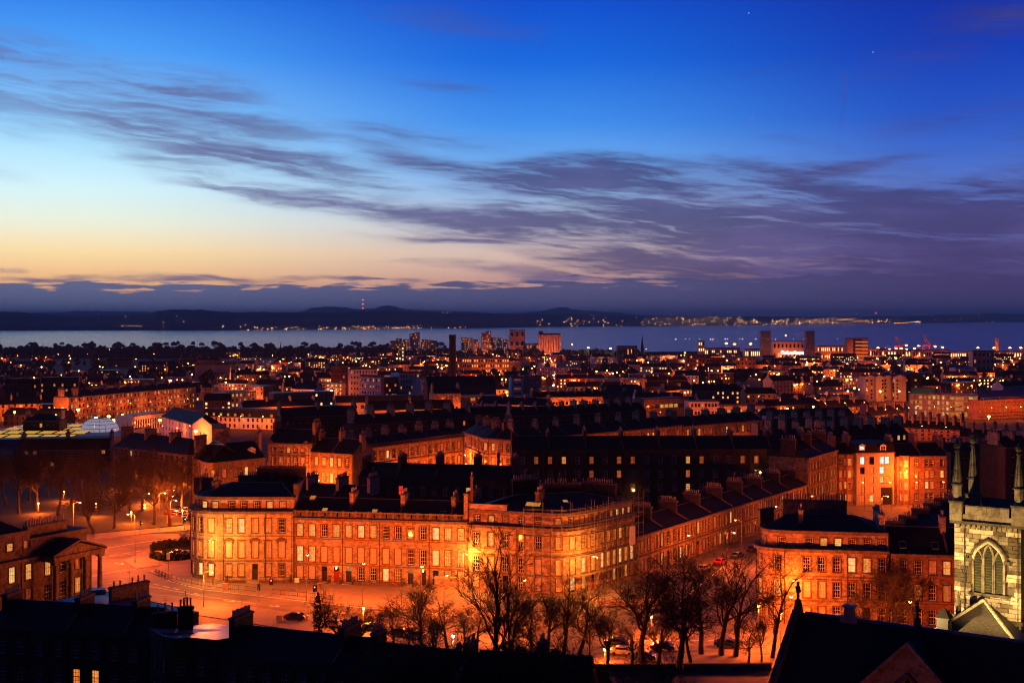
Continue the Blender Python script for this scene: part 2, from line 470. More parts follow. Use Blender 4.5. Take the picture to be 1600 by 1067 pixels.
class MB:
    def __init__(s, off=(0, 0, 0)):
        s.v = []; s.f = []; s.mi = []; s.o = off
    def p(s, x, y, z):
        s.v.append((x - s.o[0], y - s.o[1], z - s.o[2])); return len(s.v) - 1
    def face(s, pts, mi=0):
        s.f.append([s.p(*q) for q in pts]); s.mi.append(mi)
    def box(s, x0, y0, z0, x1, y1, z1, mi=0):
        s.obox((x0 + x1) / 2, (y0 + y1) / 2, (x1 - x0) / 2, (y1 - y0) / 2, z0, z1, 0.0, mi)
    def obox(s, cx, cy_, hx, hy, z0, z1, ang=0.0, mi=0, taper=1.0):
        ca, sa = math.cos(ang), math.sin(ang)
        b = len(s.v)
        for z, t in ((z0, 1.0), (z1, taper)):
            for x, y in ((-hx, -hy), (hx, -hy), (hx, hy), (-hx, hy)):
                s.p(cx + (x * ca - y * sa) * t, cy_ + (x * sa + y * ca) * t, z)
        for f in ((3, 2, 1, 0), (4, 5, 6, 7), (0, 1, 5, 4), (1, 2, 6, 5), (2, 3, 7, 6), (3, 0, 4, 7)):
            s.f.append([b + i for i in f]); s.mi.append(mi)
    def tube(s, a, b, ra, rb, sides=6, mi=0, cap=True):
        a = Vector(a); b = Vector(b)
        d = (b - a)
        if d.length < 1e-6: return
        d.normalize()
        t = Vector((0, 0, 1)) if abs(d.z) < .95 else Vector((1, 0, 0))
        e1 = d.cross(t).normalized(); e2 = d.cross(e1)
        i0 = len(s.v)
        for c, r in ((a, ra), (b, rb)):
            for i in range(sides):
                th = 2 * math.pi * i / sides
                q = c + e1 * (r * math.cos(th)) + e2 * (r * math.sin(th))
                s.p(q.x, q.y, q.z)
        for i in range(sides):
            j = (i + 1) % sides
            s.f.append([i0 + j, i0 + i, i0 + sides + i, i0 + sides + j]); s.mi.append(mi)
        if cap:
            s.f.append([i0 + sides + sides - 1 - i for i in range(sides)][::-1]); s.mi.append(mi)
            s.f.append([i0 + i for i in range(sides)][::-1]); s.mi.append(mi)
    def lathe(s, cx, cy_, prof, sides=10, mi=0, rot=0.0):
        i0 = len(s.v)
        for (r, z) in prof:
            for i in range(sides):
                th = 2 * math.pi * i / sides + rot
                s.p(cx + r * math.cos(th), cy_ + r * math.sin(th), z)
        for k_ in range(len(prof) - 1):
            for i in range(sides):
                j = (i + 1) % sides
                a = i0 + k_ * sides
                s.f.append([a + i, a + j, a + sides + j, a + sides + i]); s.mi.append(mi)
        s.f.append([i0 + (len(prof) - 1) * sides + i for i in range(sides)]); s.mi.append(mi)
        s.f.append([i0 + i for i in range(sides)][::-1]); s.mi.append(mi)
    def prism(s, poly, z0, z1, mi=0, mtop=None):
        """upright prism of a counter-clockwise polygon"""
        k_ = len(poly)
        b = len(s.v)
        for x, y in poly: s.p(x, y, z0)
        for x, y in poly: s.p(x, y, z1)
        for i in range(k_):
            j = (i + 1) % k_
            s.f.append([b + i, b + j, b + k_ + j, b + k_ + i]); s.mi.append(mi)
        s.f.append([b + k_ + i for i in range(k_)]); s.mi.append(mi if mtop is None else mtop)
        s.f.append([b + i for i in range(k_)][::-1]); s.mi.append(mi)
    def mesh(s, name, mats):
        me = bpy.data.meshes.new(name)
        me.from_pydata(s.v, [], s.f)
        for m_ in mats: me.materials.append(M[m_] if isinstance(m_, str) else m_)
        if len(mats) > 1: me.polygons.foreach_set('material_index', s.mi)
        me.update()
        return me
    def build(s, name, mats, parent=None, kind=None, loc=None):
        o = put(name, s.mesh(name, mats if isinstance(mats, (list, tuple)) else [mats]), parent, loc or (0, 0, 0))
        if parent is None and loc is None: o.location = s.o
        if kind: o['kind'] = kind
        return o

def X(px, Y): return (px - 800.0) * Y / F
def Z(py, Y): return HC - (py - HY) * Y / F
GZ = 42.0
def ground(Y):
    if Y < 330: return GZ
    return GZ - 0.01423 * (min(Y, 3000) - 330)
def G(px, py):
    """ground point (flat near ground) seen at a photograph pixel"""
    Y = (HC - GZ) * F / (py - HY)
    return X(px, Y), Y
def gY(py):
    """distance of the sloping city ground seen at row py"""
    return 104200.0 / (py - 522.8)

class Path:
    """plan line walked so that the outside lies on its right hand"""
    def __init__(s, pts):
        s.p = [Vector((a[0], a[1])) for a in pts]
        s.L = [0.0]
        for a, b in zip(s.p, s.p[1:]): s.L.append(s.L[-1] + (b - a).length)
        s.len = s.L[-1]
    def seg(s, u):
        for i in range(len(s.p) - 1):
            if u <= s.L[i + 1] + 1e-9 or i == len(s.p) - 2: return i
    def dirn(s, i):
        d = s.p[i + 1] - s.p[i]; return d / d.length
    def at(s, u, dep=0.0, i=None):
        """point at arclength u, dep metres inside the wall line"""
        if i is None: i = s.seg(u)
        d = s.dirn(i)
        q = s.p[i] + d * (u - s.L[i])
        return q.x - d.y * dep, q.y + d.x * dep
    def ang(s, u):
        d = s.dirn(s.seg(u)); return math.atan2(d.y, d.x)
    def offset(s, dep):
        """mitred parallel line dep metres inside (negative: outside)"""
        res = []
        for i, q in enumerate(s.p):
            ds = []
            if i > 0: ds.append(s.dirn(i - 1))
            if i < len(s.p) - 1: ds.append(s.dirn(i))
            nn = Vector((0, 0))
            for d in ds: nn += Vector((-d.y, d.x))
            nn.normalize()
            c_ = nn.dot(Vector((-ds[0].y, ds[0].x)))
            res.append((q.x + nn.x * dep / max(c_, .3), q.y + nn.y * dep / max(c_, .3)))
        return res

def bez(a, c, b, k=8):
    return [((1 - t) ** 2 * a[0] + 2 * t * (1 - t) * c[0] + t * t * b[0], (1 - t) ** 2 * a[1] + 2 * t * (1 - t) * c[1] + t * t * b[1]) for t in [i / k for i in range(k + 1)]]

def band(mb, path, z0, z1, proj, mi=0, back=0.0):
    """moulding along a wall: rectangle section, proj metres proud"""
    a = path.offset(-proj); b = path.offset(back)
    k_ = len(a)
    for i in range(k_ - 1):
        p, q, r, t = a[i], a[i + 1], b[i + 1], b[i]
        mb.face([(p[0], p[1], z0), (q[0], q[1], z0), (q[0], q[1], z1), (p[0], p[1], z1)], mi)
        mb.face([(p[0], p[1], z1), (q[0], q[1], z1), (r[0], r[1], z1), (t[0], t[1], z1)], mi)
        mb.face([(t[0], t[1], z0), (r[0], r[1], z0), (q[0], q[1], z0), (p[0], p[1], z0)], mi)
        if back > 0:
            mb.face([(r[0], r[1], z0), (t[0], t[1], z0), (t[0], t[1], z1), (r[0], r[1], z1)], mi)
    for i in (0, k_ - 1):
        p, t = a[i], b[i]
        f = [(t[0], t[1], z0), (p[0], p[1], z0), (p[0], p[1], z1), (t[0], t[1], z1)]
        mb.face(f if i == 0 else f[::-1], mi)

def wall_with_holes(mb, path, z0, z1, holes, reveal=0.22, mi=0, mrev=None):
    """holes: (u centre, width, z bottom, z top)"""
    us = set(path.L); zs = {z0, z1}
    for (u, w, a, b) in holes:
        us |= {u - w / 2, u + w / 2}; zs |= {max(a, z0), min(b, z1)}
    us = sorted(us); zs = sorted(zs)
    us = [u for i, u in enumerate(us) if i == 0 or u - us[i - 1] > 1e-4]
    zs = [u for i, u in enumerate(zs) if i == 0 or u - zs[i - 1] > 1e-4]
    for i in range(len(us) - 1):
        um = (us[i] + us[i + 1]) / 2
        sg = path.seg(um)
        col_h = [h for h in holes if abs(um - h[0]) < h[1] / 2]
        a0 = path.at(us[i], 0, sg); a1 = path.at(us[i + 1], 0, sg)
        run = None
        for j in range(len(zs) - 1):
            zm = (zs[j] + zs[j + 1]) / 2
            solid = not any(h[2] < zm < h[3] for h in col_h)
            if solid and run is None: run = zs[j]
            if run is not None and (not solid or j == len(zs) - 2):
                top = zs[j + 1] if solid else zs[j]
                mb.face([(a0[0], a0[1], run), (a1[0], a1[1], run), (a1[0], a1[1], top), (a0[0], a0[1], top)], mi)
                run = None
    mr = mi if mrev is None else mrev
    for (u, w, a, b) in holes:
        sg = path.seg(u)
        p0 = path.at(u - w / 2, 0, sg); p1 = path.at(u + w / 2, 0, sg)
        q0 = path.at(u - w / 2, reveal, sg); q1 = path.at(u + w / 2, reveal, sg)
        for (c0, c1, c2, c3) in (((p0, a), (q0, a), (q0, b), (p0, b)), ((q1, a), (p1, a), (p1, b), (q1, b)),
                                 ((p0, b), (q0, b), (q1, b), (p1, b)), ((p0, a), (p1, a), (q1, a), (q0, a))):
            mb.face([(c[0][0], c[0][1], c[1]) for c in (c0, c1, c2, c3)], mr)

# ------------------------------------------------------------------ windows
_win = {}
def window_mesh(w, h, style):
    key = (round(w, 2), round(h, 2), style)
    if key in _win: return _win[key]
    mb = MB()
    b = .09
    # architrave and sill, stone
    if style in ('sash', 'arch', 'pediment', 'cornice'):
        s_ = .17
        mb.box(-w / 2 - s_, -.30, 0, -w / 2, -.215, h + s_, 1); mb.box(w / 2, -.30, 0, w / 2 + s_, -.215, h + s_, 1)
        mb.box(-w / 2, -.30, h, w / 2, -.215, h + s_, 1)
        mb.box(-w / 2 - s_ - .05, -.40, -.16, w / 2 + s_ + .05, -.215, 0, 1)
    if style == 'cornice':
        mb.box(-w / 2 - .3, -.5, h + .35, w / 2 + .3, -.215, h + .55, 1)
    if style == 'pediment':
        mb.box(-w / 2 - .45, -.55, h + .35, w / 2 + .45, -.215, h + .5, 1)
        for sgn in (-1, 1):
            mb.box(sgn * (w / 2 + .3) - .1, -.45, h - .25, sgn * (w / 2 + .3) + .1, -.302, h + .35, 1)
        a_, c_ = w / 2 + .45, h + .5
        mb.face([(-a_, -.55, c_), (a_, -.55, c_), (0, -.55, c_ + .55)], 1)
        mb.face([(-a_, -.215, c_), (-a_, -.55, c_), (0, -.55, c_ + .55), (0, -.215, c_ + .55)], 1)
        mb.face([(a_, -.55, c_), (a_, -.215, c_), (0, -.215, c_ + .55), (0, -.55, c_ + .55)], 1)
    # sash frame, painted timber
    y0, y1 = -.06, 0.0
    mb.box(-w / 2, y0, 0, -w / 2 + b, y1, h, 0); mb.box(w / 2 - b, y0, 0, w / 2, y1, h, 0)
    mb.box(-w / 2 + b, y0, 0, w / 2 - b, y1, b * 1.3, 0); mb.box(-w / 2 + b, y0, h - b, w / 2 - b, y1, h, 0)
    if style == 'modern':
        mb.box(-w * .12 - .03, y0, b * 1.3, -w * .12 + .03, y1, h - b, 0)
    else:
        mb.box(-w / 2 + b, y0 - .01, h * .5 - .05, w / 2 - b, y1, h * .5 + .05, 0)
        t = .022
        nv = 2 if w > .8 else 1
        for i in range(1, nv + 1):
            x = -w / 2 + w * i / (nv + 1)
            mb.box(x - t, y0 + .015, b * 1.3, x + t, y1, h * .5 - .05, 0); mb.box(x - t, y0 + .015, h * .5 + .05, x + t, y1, h - b, 0)
        for zz in ((h * .25,), (h * .75,)):
            mb.box(-w / 2 + b, y0 + .02, zz[0] - t, w / 2 - b, y1 - .005, zz[0] + t, 0)
    me = mb.mesh('window', ['white_paint' if style != 'modern' else 'iron', 'band_stone'])
    pb = MB()
    pb.box(-w / 2 + .02, .03, .02, w / 2 - .02, .06, h - .02)
    pm = pb.mesh('pane', ['pane_dark'])
    _win[key] = (me, pm)
    return _win[key]

def add_window(root, path, u, z, w, h, pane, style='sash', reveal=0.22):
    me, pm = window_mesh(w, h, style)
    x, y = path.at(u, reveal)
    a = path.ang(u)
    l = root.location
    o = put('window', me, root, (x - l.x, y - l.y, z - l.z), a)
    p = put('pane', pm, o)
    p.material_slots[0].link = 'OBJECT'
    p.material_slots[0].material = M[pane]
    return o

def pick_pane(r, lit=.2, blind=.25):
    v = r.random()
    if v < lit * .75: return 'pane_lit'
    if v < lit * .88: return 'pane_dim'
    if v < lit: return 'pane_bright'
    if v < lit + blind: return 'pane_blind'
    return 'pane_dark'

# ------------------------------------------------------------------ chimneys
def chimney(root, cx, cy_, length, width, z0, z1, ang, mat='rubble', pots=8, pot_h=.9, pot_mat='pot_buff', r=None, pr=.16):
    r = r or rnd
    mb = MB(root.location)
    mb.obox(cx, cy_, length / 2, width / 2, z0, z1 - .35, ang, 0)
    mb.obox(cx, cy_, length / 2 + .12, width / 2 + .12, z1 - .35, z1 - .1, ang, 1)
    mb.obox(cx, cy_, length / 2 + .02, width / 2 + .02, z1 - .1, z1, ang, 1)
    o = mb.build('chimney', [mat, 'cornice_stone'], root)
    if pots:
        pb = MB(root.location)
        ca, sa = math.cos(ang), math.sin(ang)
        for i in range(pots):
            t = ((i + .5) / pots - .5) * (length - .3)
            if r.random() < .07: continue
            hh = pot_h * r.uniform(.75, 1.15)
            pb.lathe(cx + ca * t, cy_ + sa * t, [(pr, z1), (pr * .85, z1 + hh * .85), (pr * 1.12, z1 + hh * .87), (pr * 1.05, z1 + hh)], 6)
        pb.build('pot_row', [pot_mat], o, kind='stuff')
        if r.random() < .3:
            ab = MB(root.location); ab.tube((cx, cy_, z1), (cx, cy_, z1 + 2.3), .03, .03, 4)
            for q in (1.7, 2.0, 2.25): ab.tube((cx - .5 * ca, cy_ - .5 * sa, z1 + q), (cx + .5 * ca, cy_ + .5 * sa, z1 + q), .02, .02, 4)
            ab.build('aerial', ['galvanised'], o)
    return o

# ------------------------------------------------------------------ roofs
def roof_to_ridge(mb, foot, ridge_fn, z_eave, over=0.0):
    """foot: closed ccw polygon; ridge_fn maps a foot vertex index to its ridge point"""
    k_ = len(foot)
    for i in range(k_):
        j = (i + 1) % k_
        a, b = foot[i], foot[j]
        ra, rb = ridge_fn(i), ridge_fn(j)
        za = z_eave; zb = z_eave
        if (Vector(ra) - Vector(rb)).length < 1e-4:
            mb.face([(a[0], a[1], za), (b[0], b[1], zb), ra])
        else:
            mb.face([(a[0], a[1], za), (b[0], b[1], zb), rb])
            mb.face([(a[0], a[1], za), rb, ra])
def seg_ridge(foot, r0, r1, zr):
    A = Vector(r0[:2]); B = Vector(r1[:2]); d = B - A
    def fn(i):
        q = Vector(foot[i][:2])
        t = max(0.0, min(1.0, (q - A).dot(d) / max(d.length_squared, 1e-9)))
        p = A + d * t
        return (p.x, p.y, zr)
    return fn

# ------------------------------------------------------------------ ground, water, far shore
HILL = [(-400, 98), (-20, 97.5), (8, 96.8), (25, 89), (45, 79), (70, 66), (95, 56), (125, 49), (150, 44.5), (178, 42), (330, 42)]
def zg(Y):
    if Y >= 330: return max(ground(Y), 3.5 if Y < 2950 else 3.5 - (Y - 2950) * .03)
    for (a, za), (b, zb) in zip(HILL, HILL[1:]):
        if a <= Y <= b:
            t = (Y - a) / (b - a); t = t * t * (3 - 2 * t) if b < 330 else t
            return za + (zb - za) * t
    return 98
ys = [-400, -200, -60, -20, 0, 8, 16, 25, 35, 45, 57, 70, 82, 95, 110, 125, 138, 150, 164, 178, 215, 260, 330] + list(range(400, 3000, 130)) + [3000, 3150, 3400]
xs = [-6000, -3500, -2000, -1400, -1000, -700, -500, -350, -250, -180, -120, -80, -50, -25, 0, 25, 50, 80, 120, 180, 250, 350, 500, 700, 1000, 1400, 2000, 3500, 6000]
mb = MB()
for Y in ys:
    for x in xs:
        Yc = Y
        if Y >= 2950:       # ragged coast line
            Yc = Y + 90 * math.sin(x * .004) + 60 * math.sin(x * .011 + 1)
        mb.v.append((x, Yc, zg(Y)))
nx = len(xs)
for j in range(len(ys) - 1):
    for i in range(nx - 1):
        mb.f.append([j * nx + i, j * nx + i + 1, (j + 1) * nx + i + 1, (j + 1) * nx + i]); mb.mi.append(0)
o = mb.build('ground', ['hill_turf']); o['kind'] = 'structure'

# firth: long-exposure water, smoothed by the swell
m, k, b, out_ = new_mat('sea')
P = k.node('ShaderNodeNewGeometry').outputs['Position']
px_, py_, pz_ = k.sep(P)
band_n = k.noise(k.comb(k.m('MULTIPLY', px_, .0002), k.m('MULTIPLY', py_, .0016), 0.0), 1.0, 4, .6)[0]
b.inputs['Base Color'].default_value = (.006, .08, .24, 1)
b.inputs['Roughness'].default_value = .14
b.inputs['IOR'].default_value = 1.33
b.inputs['Specular IOR Level'].default_value = 1.0
wv_ = k.noise(P, .35, 2, .6)[1]      # wave slopes
sl = k.vm('MULTIPLY', k.vm('SUBTRACT', wv_, (.5, .5, .5)), k.comb(.9, k.m('MULTIPLY_ADD', band_n, 2.4, .9), 0.0))
k.link(k.vm('NORMALIZE', k.vm('ADD', sl, (0, 0, 1))), b.inputs['Normal'])
mb = MB()
mb.face([(-40000, 2600, 0), (40000, 2600, 0), (40000, 60000, 0), (-40000, 60000, 0)])
o = mb.build('water', ['sea']); o['kind'] = 'structure'

def ridge(name, prof, shore, mat='far_hill', back=1.25, bumps=8.0, seed=1, seg=6):
    """a line of hills: prof lists (px, skyline row); shore(px) gives the distance of its foot"""
    r = random.Random(seed)
    mb = MB()
    pts = []
    for (a, ya), (b_, yb) in zip(prof, prof[1:]):
        for i in range(seg):
            t = i / seg
            pts.append((a + (b_ - a) * t, ya + (yb - ya) * (t * t * (3 - 2 * t)) - r.uniform(0, .9)))
    pts.append(prof[-1])
    rows = []
    for (px, py) in pts:
        Y0 = shore(px); Yr = Y0 * 1.10; Yb = Y0 * back
        zr = max(Z(py, Yr), 4)
        xr = X(px, Yr)
        rows.append([(X(px, Y0), Y0, -3), (X(px, Y0 * 1.006), Y0 * 1.006, zr * .14 + 6), (X(px, Y0 * 1.035), Y0 * 1.035, zr * (.38 + r.uniform(-.05, .05))),
                     (X(px, Y0 * 1.07), Y0 * 1.07, zr * (.72 + r.uniform(-.05, .05))), (xr, Yr, zr), (X(px, Yb), Yb, zr * .4), (X(px, Yb * 1.05), Yb * 1.05, -3)])
    for q in rows: mb.v += q
    w = len(rows[0])
    for i in range(len(rows) - 1):
        for j in range(w - 1):
            mb.f.append([i * w + j, (i + 1) * w + j, (i + 1) * w + j + 1, i * w + j + 1]); mb.mi.append(0)
    o = mb.build(name, [mat]); o['kind'] = 'structure'
    for p in o.data.polygons: p.use_smooth = True
    return o
def shoreY(px):
    tab = [(-300, 9000), (0, 9100), (400, 9400), (560, 10200), (750, 11200), (840, 12400), (1000, 13400), (1140, 14400), (1300, 17000), (1430, 19500), (1600, 24000), (1900, 25000)]
    for (a, ya), (b_, yb) in zip(tab, tab[1:]):
        if a <= px <= b_: return ya + (yb - ya) * (px - a) / (b_ - a)
    return tab[0][1] if px < 0 else tab[-1][1]
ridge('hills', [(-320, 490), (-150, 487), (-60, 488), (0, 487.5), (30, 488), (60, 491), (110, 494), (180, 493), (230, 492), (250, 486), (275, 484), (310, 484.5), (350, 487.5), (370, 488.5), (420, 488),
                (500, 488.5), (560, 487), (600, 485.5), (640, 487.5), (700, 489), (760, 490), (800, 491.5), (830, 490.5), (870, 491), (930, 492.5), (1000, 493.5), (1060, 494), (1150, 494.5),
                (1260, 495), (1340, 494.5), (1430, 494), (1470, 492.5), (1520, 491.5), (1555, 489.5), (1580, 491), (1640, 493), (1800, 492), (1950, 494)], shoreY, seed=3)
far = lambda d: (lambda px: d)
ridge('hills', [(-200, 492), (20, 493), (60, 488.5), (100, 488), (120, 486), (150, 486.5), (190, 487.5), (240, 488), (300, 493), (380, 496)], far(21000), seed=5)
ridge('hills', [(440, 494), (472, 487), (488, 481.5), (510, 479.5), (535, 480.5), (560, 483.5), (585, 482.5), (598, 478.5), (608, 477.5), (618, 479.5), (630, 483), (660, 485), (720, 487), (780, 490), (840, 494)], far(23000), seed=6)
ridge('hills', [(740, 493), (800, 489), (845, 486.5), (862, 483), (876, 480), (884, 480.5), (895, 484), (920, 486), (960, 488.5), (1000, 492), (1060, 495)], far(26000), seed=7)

# air between here and the far shore
mh = bpy.data.materials.new('haze'); mh.use_nodes = True; mh.node_tree.nodes.clear()
kh = N(mh.node_tree)
oh = kh.node('ShaderNodeOutputMaterial'); vh = kh.node('ShaderNodeVolumePrincipled')
vh.inputs['Color'].default_value = (.52, .82, 1.0, 1)
vh.inputs['Density'].default_value = 4.0e-5
kh.link(vh.outputs[0], oh.inputs['Volume'])
M['haze'] = mh
USE_HAZE = True
if USE_HAZE:
    mb = MB()
    mb.box(-41000, -1000, -4.5, 41000, 61000, 350)
    o = mb.build('haze', ['haze'], kind='stuff')

# ------------------------------------------------------------------ near streets, traced as ground points
def area(name, pts_px, z0, z1, mats):
    pts = [G(*p) for p in pts_px]
    ar = sum(a[0] * b_[1] - b_[0] * a[1] for a, b_ in zip(pts, pts[1:] + pts[:1]))
    if ar < 0: pts = pts[::-1]
    mb = MB()
    mb.prism(pts, z0, z1, 0 if len(mats) == 1 else 1, 0)
    o = mb.build(name, mats); o['kind'] = 'structure'
    return o
mb = MB()
mb.face([(-140, 205, 42.02), (120, 205, 42.02), (240, 395, 42.02 ), (60, 395, 42.02), (-60, 395, 42.02), (-140, 395, 42.02)])
mb.v = [(x, y, 42.02 if y < 330 else ground(y) + .03) for x, y, z in mb.v]
mb = MB()
def sheet(x0, x1, y0, y1):
    mb.face([(x0, y0, zg(y0) + .03), (x1, y0, zg(y0) + .03), (x1, y1, zg(y1) + .03), (x0, y1, zg(y1) + .03)])
sheet(-160, 120, 196, 330); sheet(-160, 240, 330, 396)
o = mb.build('road', ['asphalt']); o['kind'] = 'structure'
K = ['paving', 'kerb_stone']
mb = MB()
for ya, yb in ((335, 380), (380, 430), (430, 500), (500, 560)):
    mb.face([(-230, ya, zg(ya) + .08), (-76, ya, zg(ya) + .08), (-76 - (yb - 335) * .12, yb, zg(yb) + .08), (-230, yb, zg(yb) + .08)])
o = mb.build('park', ['grass']); o['kind'] = 'structure'
# pavement and forecourt in front of the curved corner house and the terrace
area('pavement', [(232, 893), (250, 901), (268, 907.5), (290, 914), (315, 919.5), (360, 925), (400, 929.5), (440, 934), (475, 938), (560, 947), (640, 954), (740, 962), (830, 970), (905, 976), (935, 968), (950, 945), (1000, 905), (1040, 880),
                  (1000, 865), (900, 905), (700, 880), (460, 872), (300, 872), (262, 880)], 41.9, 42.15, K)
# traffic island and garden corner on the left
area('pavement', [(193, 876), (213, 889), (238, 885), (264, 880.5), (296, 873), (303, 862), (300, 852), (262, 850), (236, 855), (215, 866)], 41.9, 42.15, K)
area('lawn', [(236, 868), (256, 873), (285, 872), (303, 868), (303, 853), (270, 850), (240, 857)], 42.1, 42.22, ['grass'])
# pavement along the park and the park itself
area('pavement', [(148, 841), (190, 838), (240, 832.5), (306, 828), (330, 822), (330, 818), (240, 826), (148, 834)], 41.9, 42.14, K)
area('park', [(60, 838), (150, 833), (240, 825.5), (285, 820), (290, 806), (100, 806), (40, 815)], 41.95, 42.18, ['grass'])
# south pavement, along the garden wall
area('pavement', [(160, 919), (184, 915), (233, 926), (305, 936), (420, 952), (560, 975), (700, 1000), (800, 1008), (800, 1030), (560, 1000), (300, 960), (165, 935)], 41.9, 42.14, K)
area('pavement', [(905, 1030), (1000, 1024), (1100, 1020), (1200, 1024), (1300, 1026), (1300, 1044), (1100, 1044), (905, 1048)], 41.9, 42.14, K)
# corner pavement before the right-hand curved house
area('pavement', [(1155, 985), (1130, 965), (1128, 940), (1150, 905), (1190, 880), (1260, 890), (1540, 960), (1540, 1000), (1300, 998), (1200, 994)], 41.9, 42.14, K)

def stripe(px0, px1, w=.15, dash=None, z=42.038, mb=None):
    a = Vector(G(*px0)); b_ = Vector(G(*px1)); d = b_ - a; L = d.length; d.normalize(); nn = Vector((-d.y, d.x)) * w / 2
    t = 0
    while t < L:
        e = min(L, t + (dash[0] if dash else L))
        p, q = a + d * t, a + d * e
        mb.face([(p.x + nn.x, p.y + nn.y, z), (p.x - nn.x, p.y - nn.y, z), (q.x - nn.x, q.y - nn.y, z), (q.x + nn.x, q.y + nn.y, z)])
        t = e + (dash[1] if dash else 0)
mb = MB()
for pts in ([(144, 900), (185, 892), (213, 889.6)], [(162, 857), (215, 848), (262, 842)], [(233, 893), (268, 908.5), (315, 920.5), (400, 930.5), (475, 939)], [(475, 939), (560, 948.2), (640, 955.2), (740, 963.2)]):
    for a, b_ in zip(pts, pts[1:]): stripe(a, b_, .28, None, mb=mb)
for pts in ([(165, 912), (190, 909), (240, 917), (310, 930), (400, 943)], [(150, 872), (200, 866), (262, 859), (310, 850)]):
    for a, b_ in zip(pts, pts[1:]): stripe(a, b_, .16, None, mb=mb)
for (px, py, w) in ((350, 938, 5), (420, 946, 5), (520, 956, 6), (180, 880, 4)):      # arrows and box marks
    stripe((px, py), (px + w * 3, py + w * .35), .35, None, mb=mb); stripe((px + w * 2.4, py - .8), (px + w * 3.3, py + w * .38), .3, None, mb=mb)
for pts in ([(196, 924), (235, 930), (300, 938)], [(170, 868), (210, 862), (262, 853)], [(330, 945), (470, 960), (640, 978)], [(950, 1000), (1130, 1000)], [(1010, 985), (1080, 925), (1130, 885)], [(185, 905), (240, 912), (310, 928)]):
    for a, b_ in zip(pts, pts[1:]): stripe(a, b_, .26, (2.0, 1.6), mb=mb)
o = mb.build('road_marking', ['road_paint']); o['kind'] = 'structure'

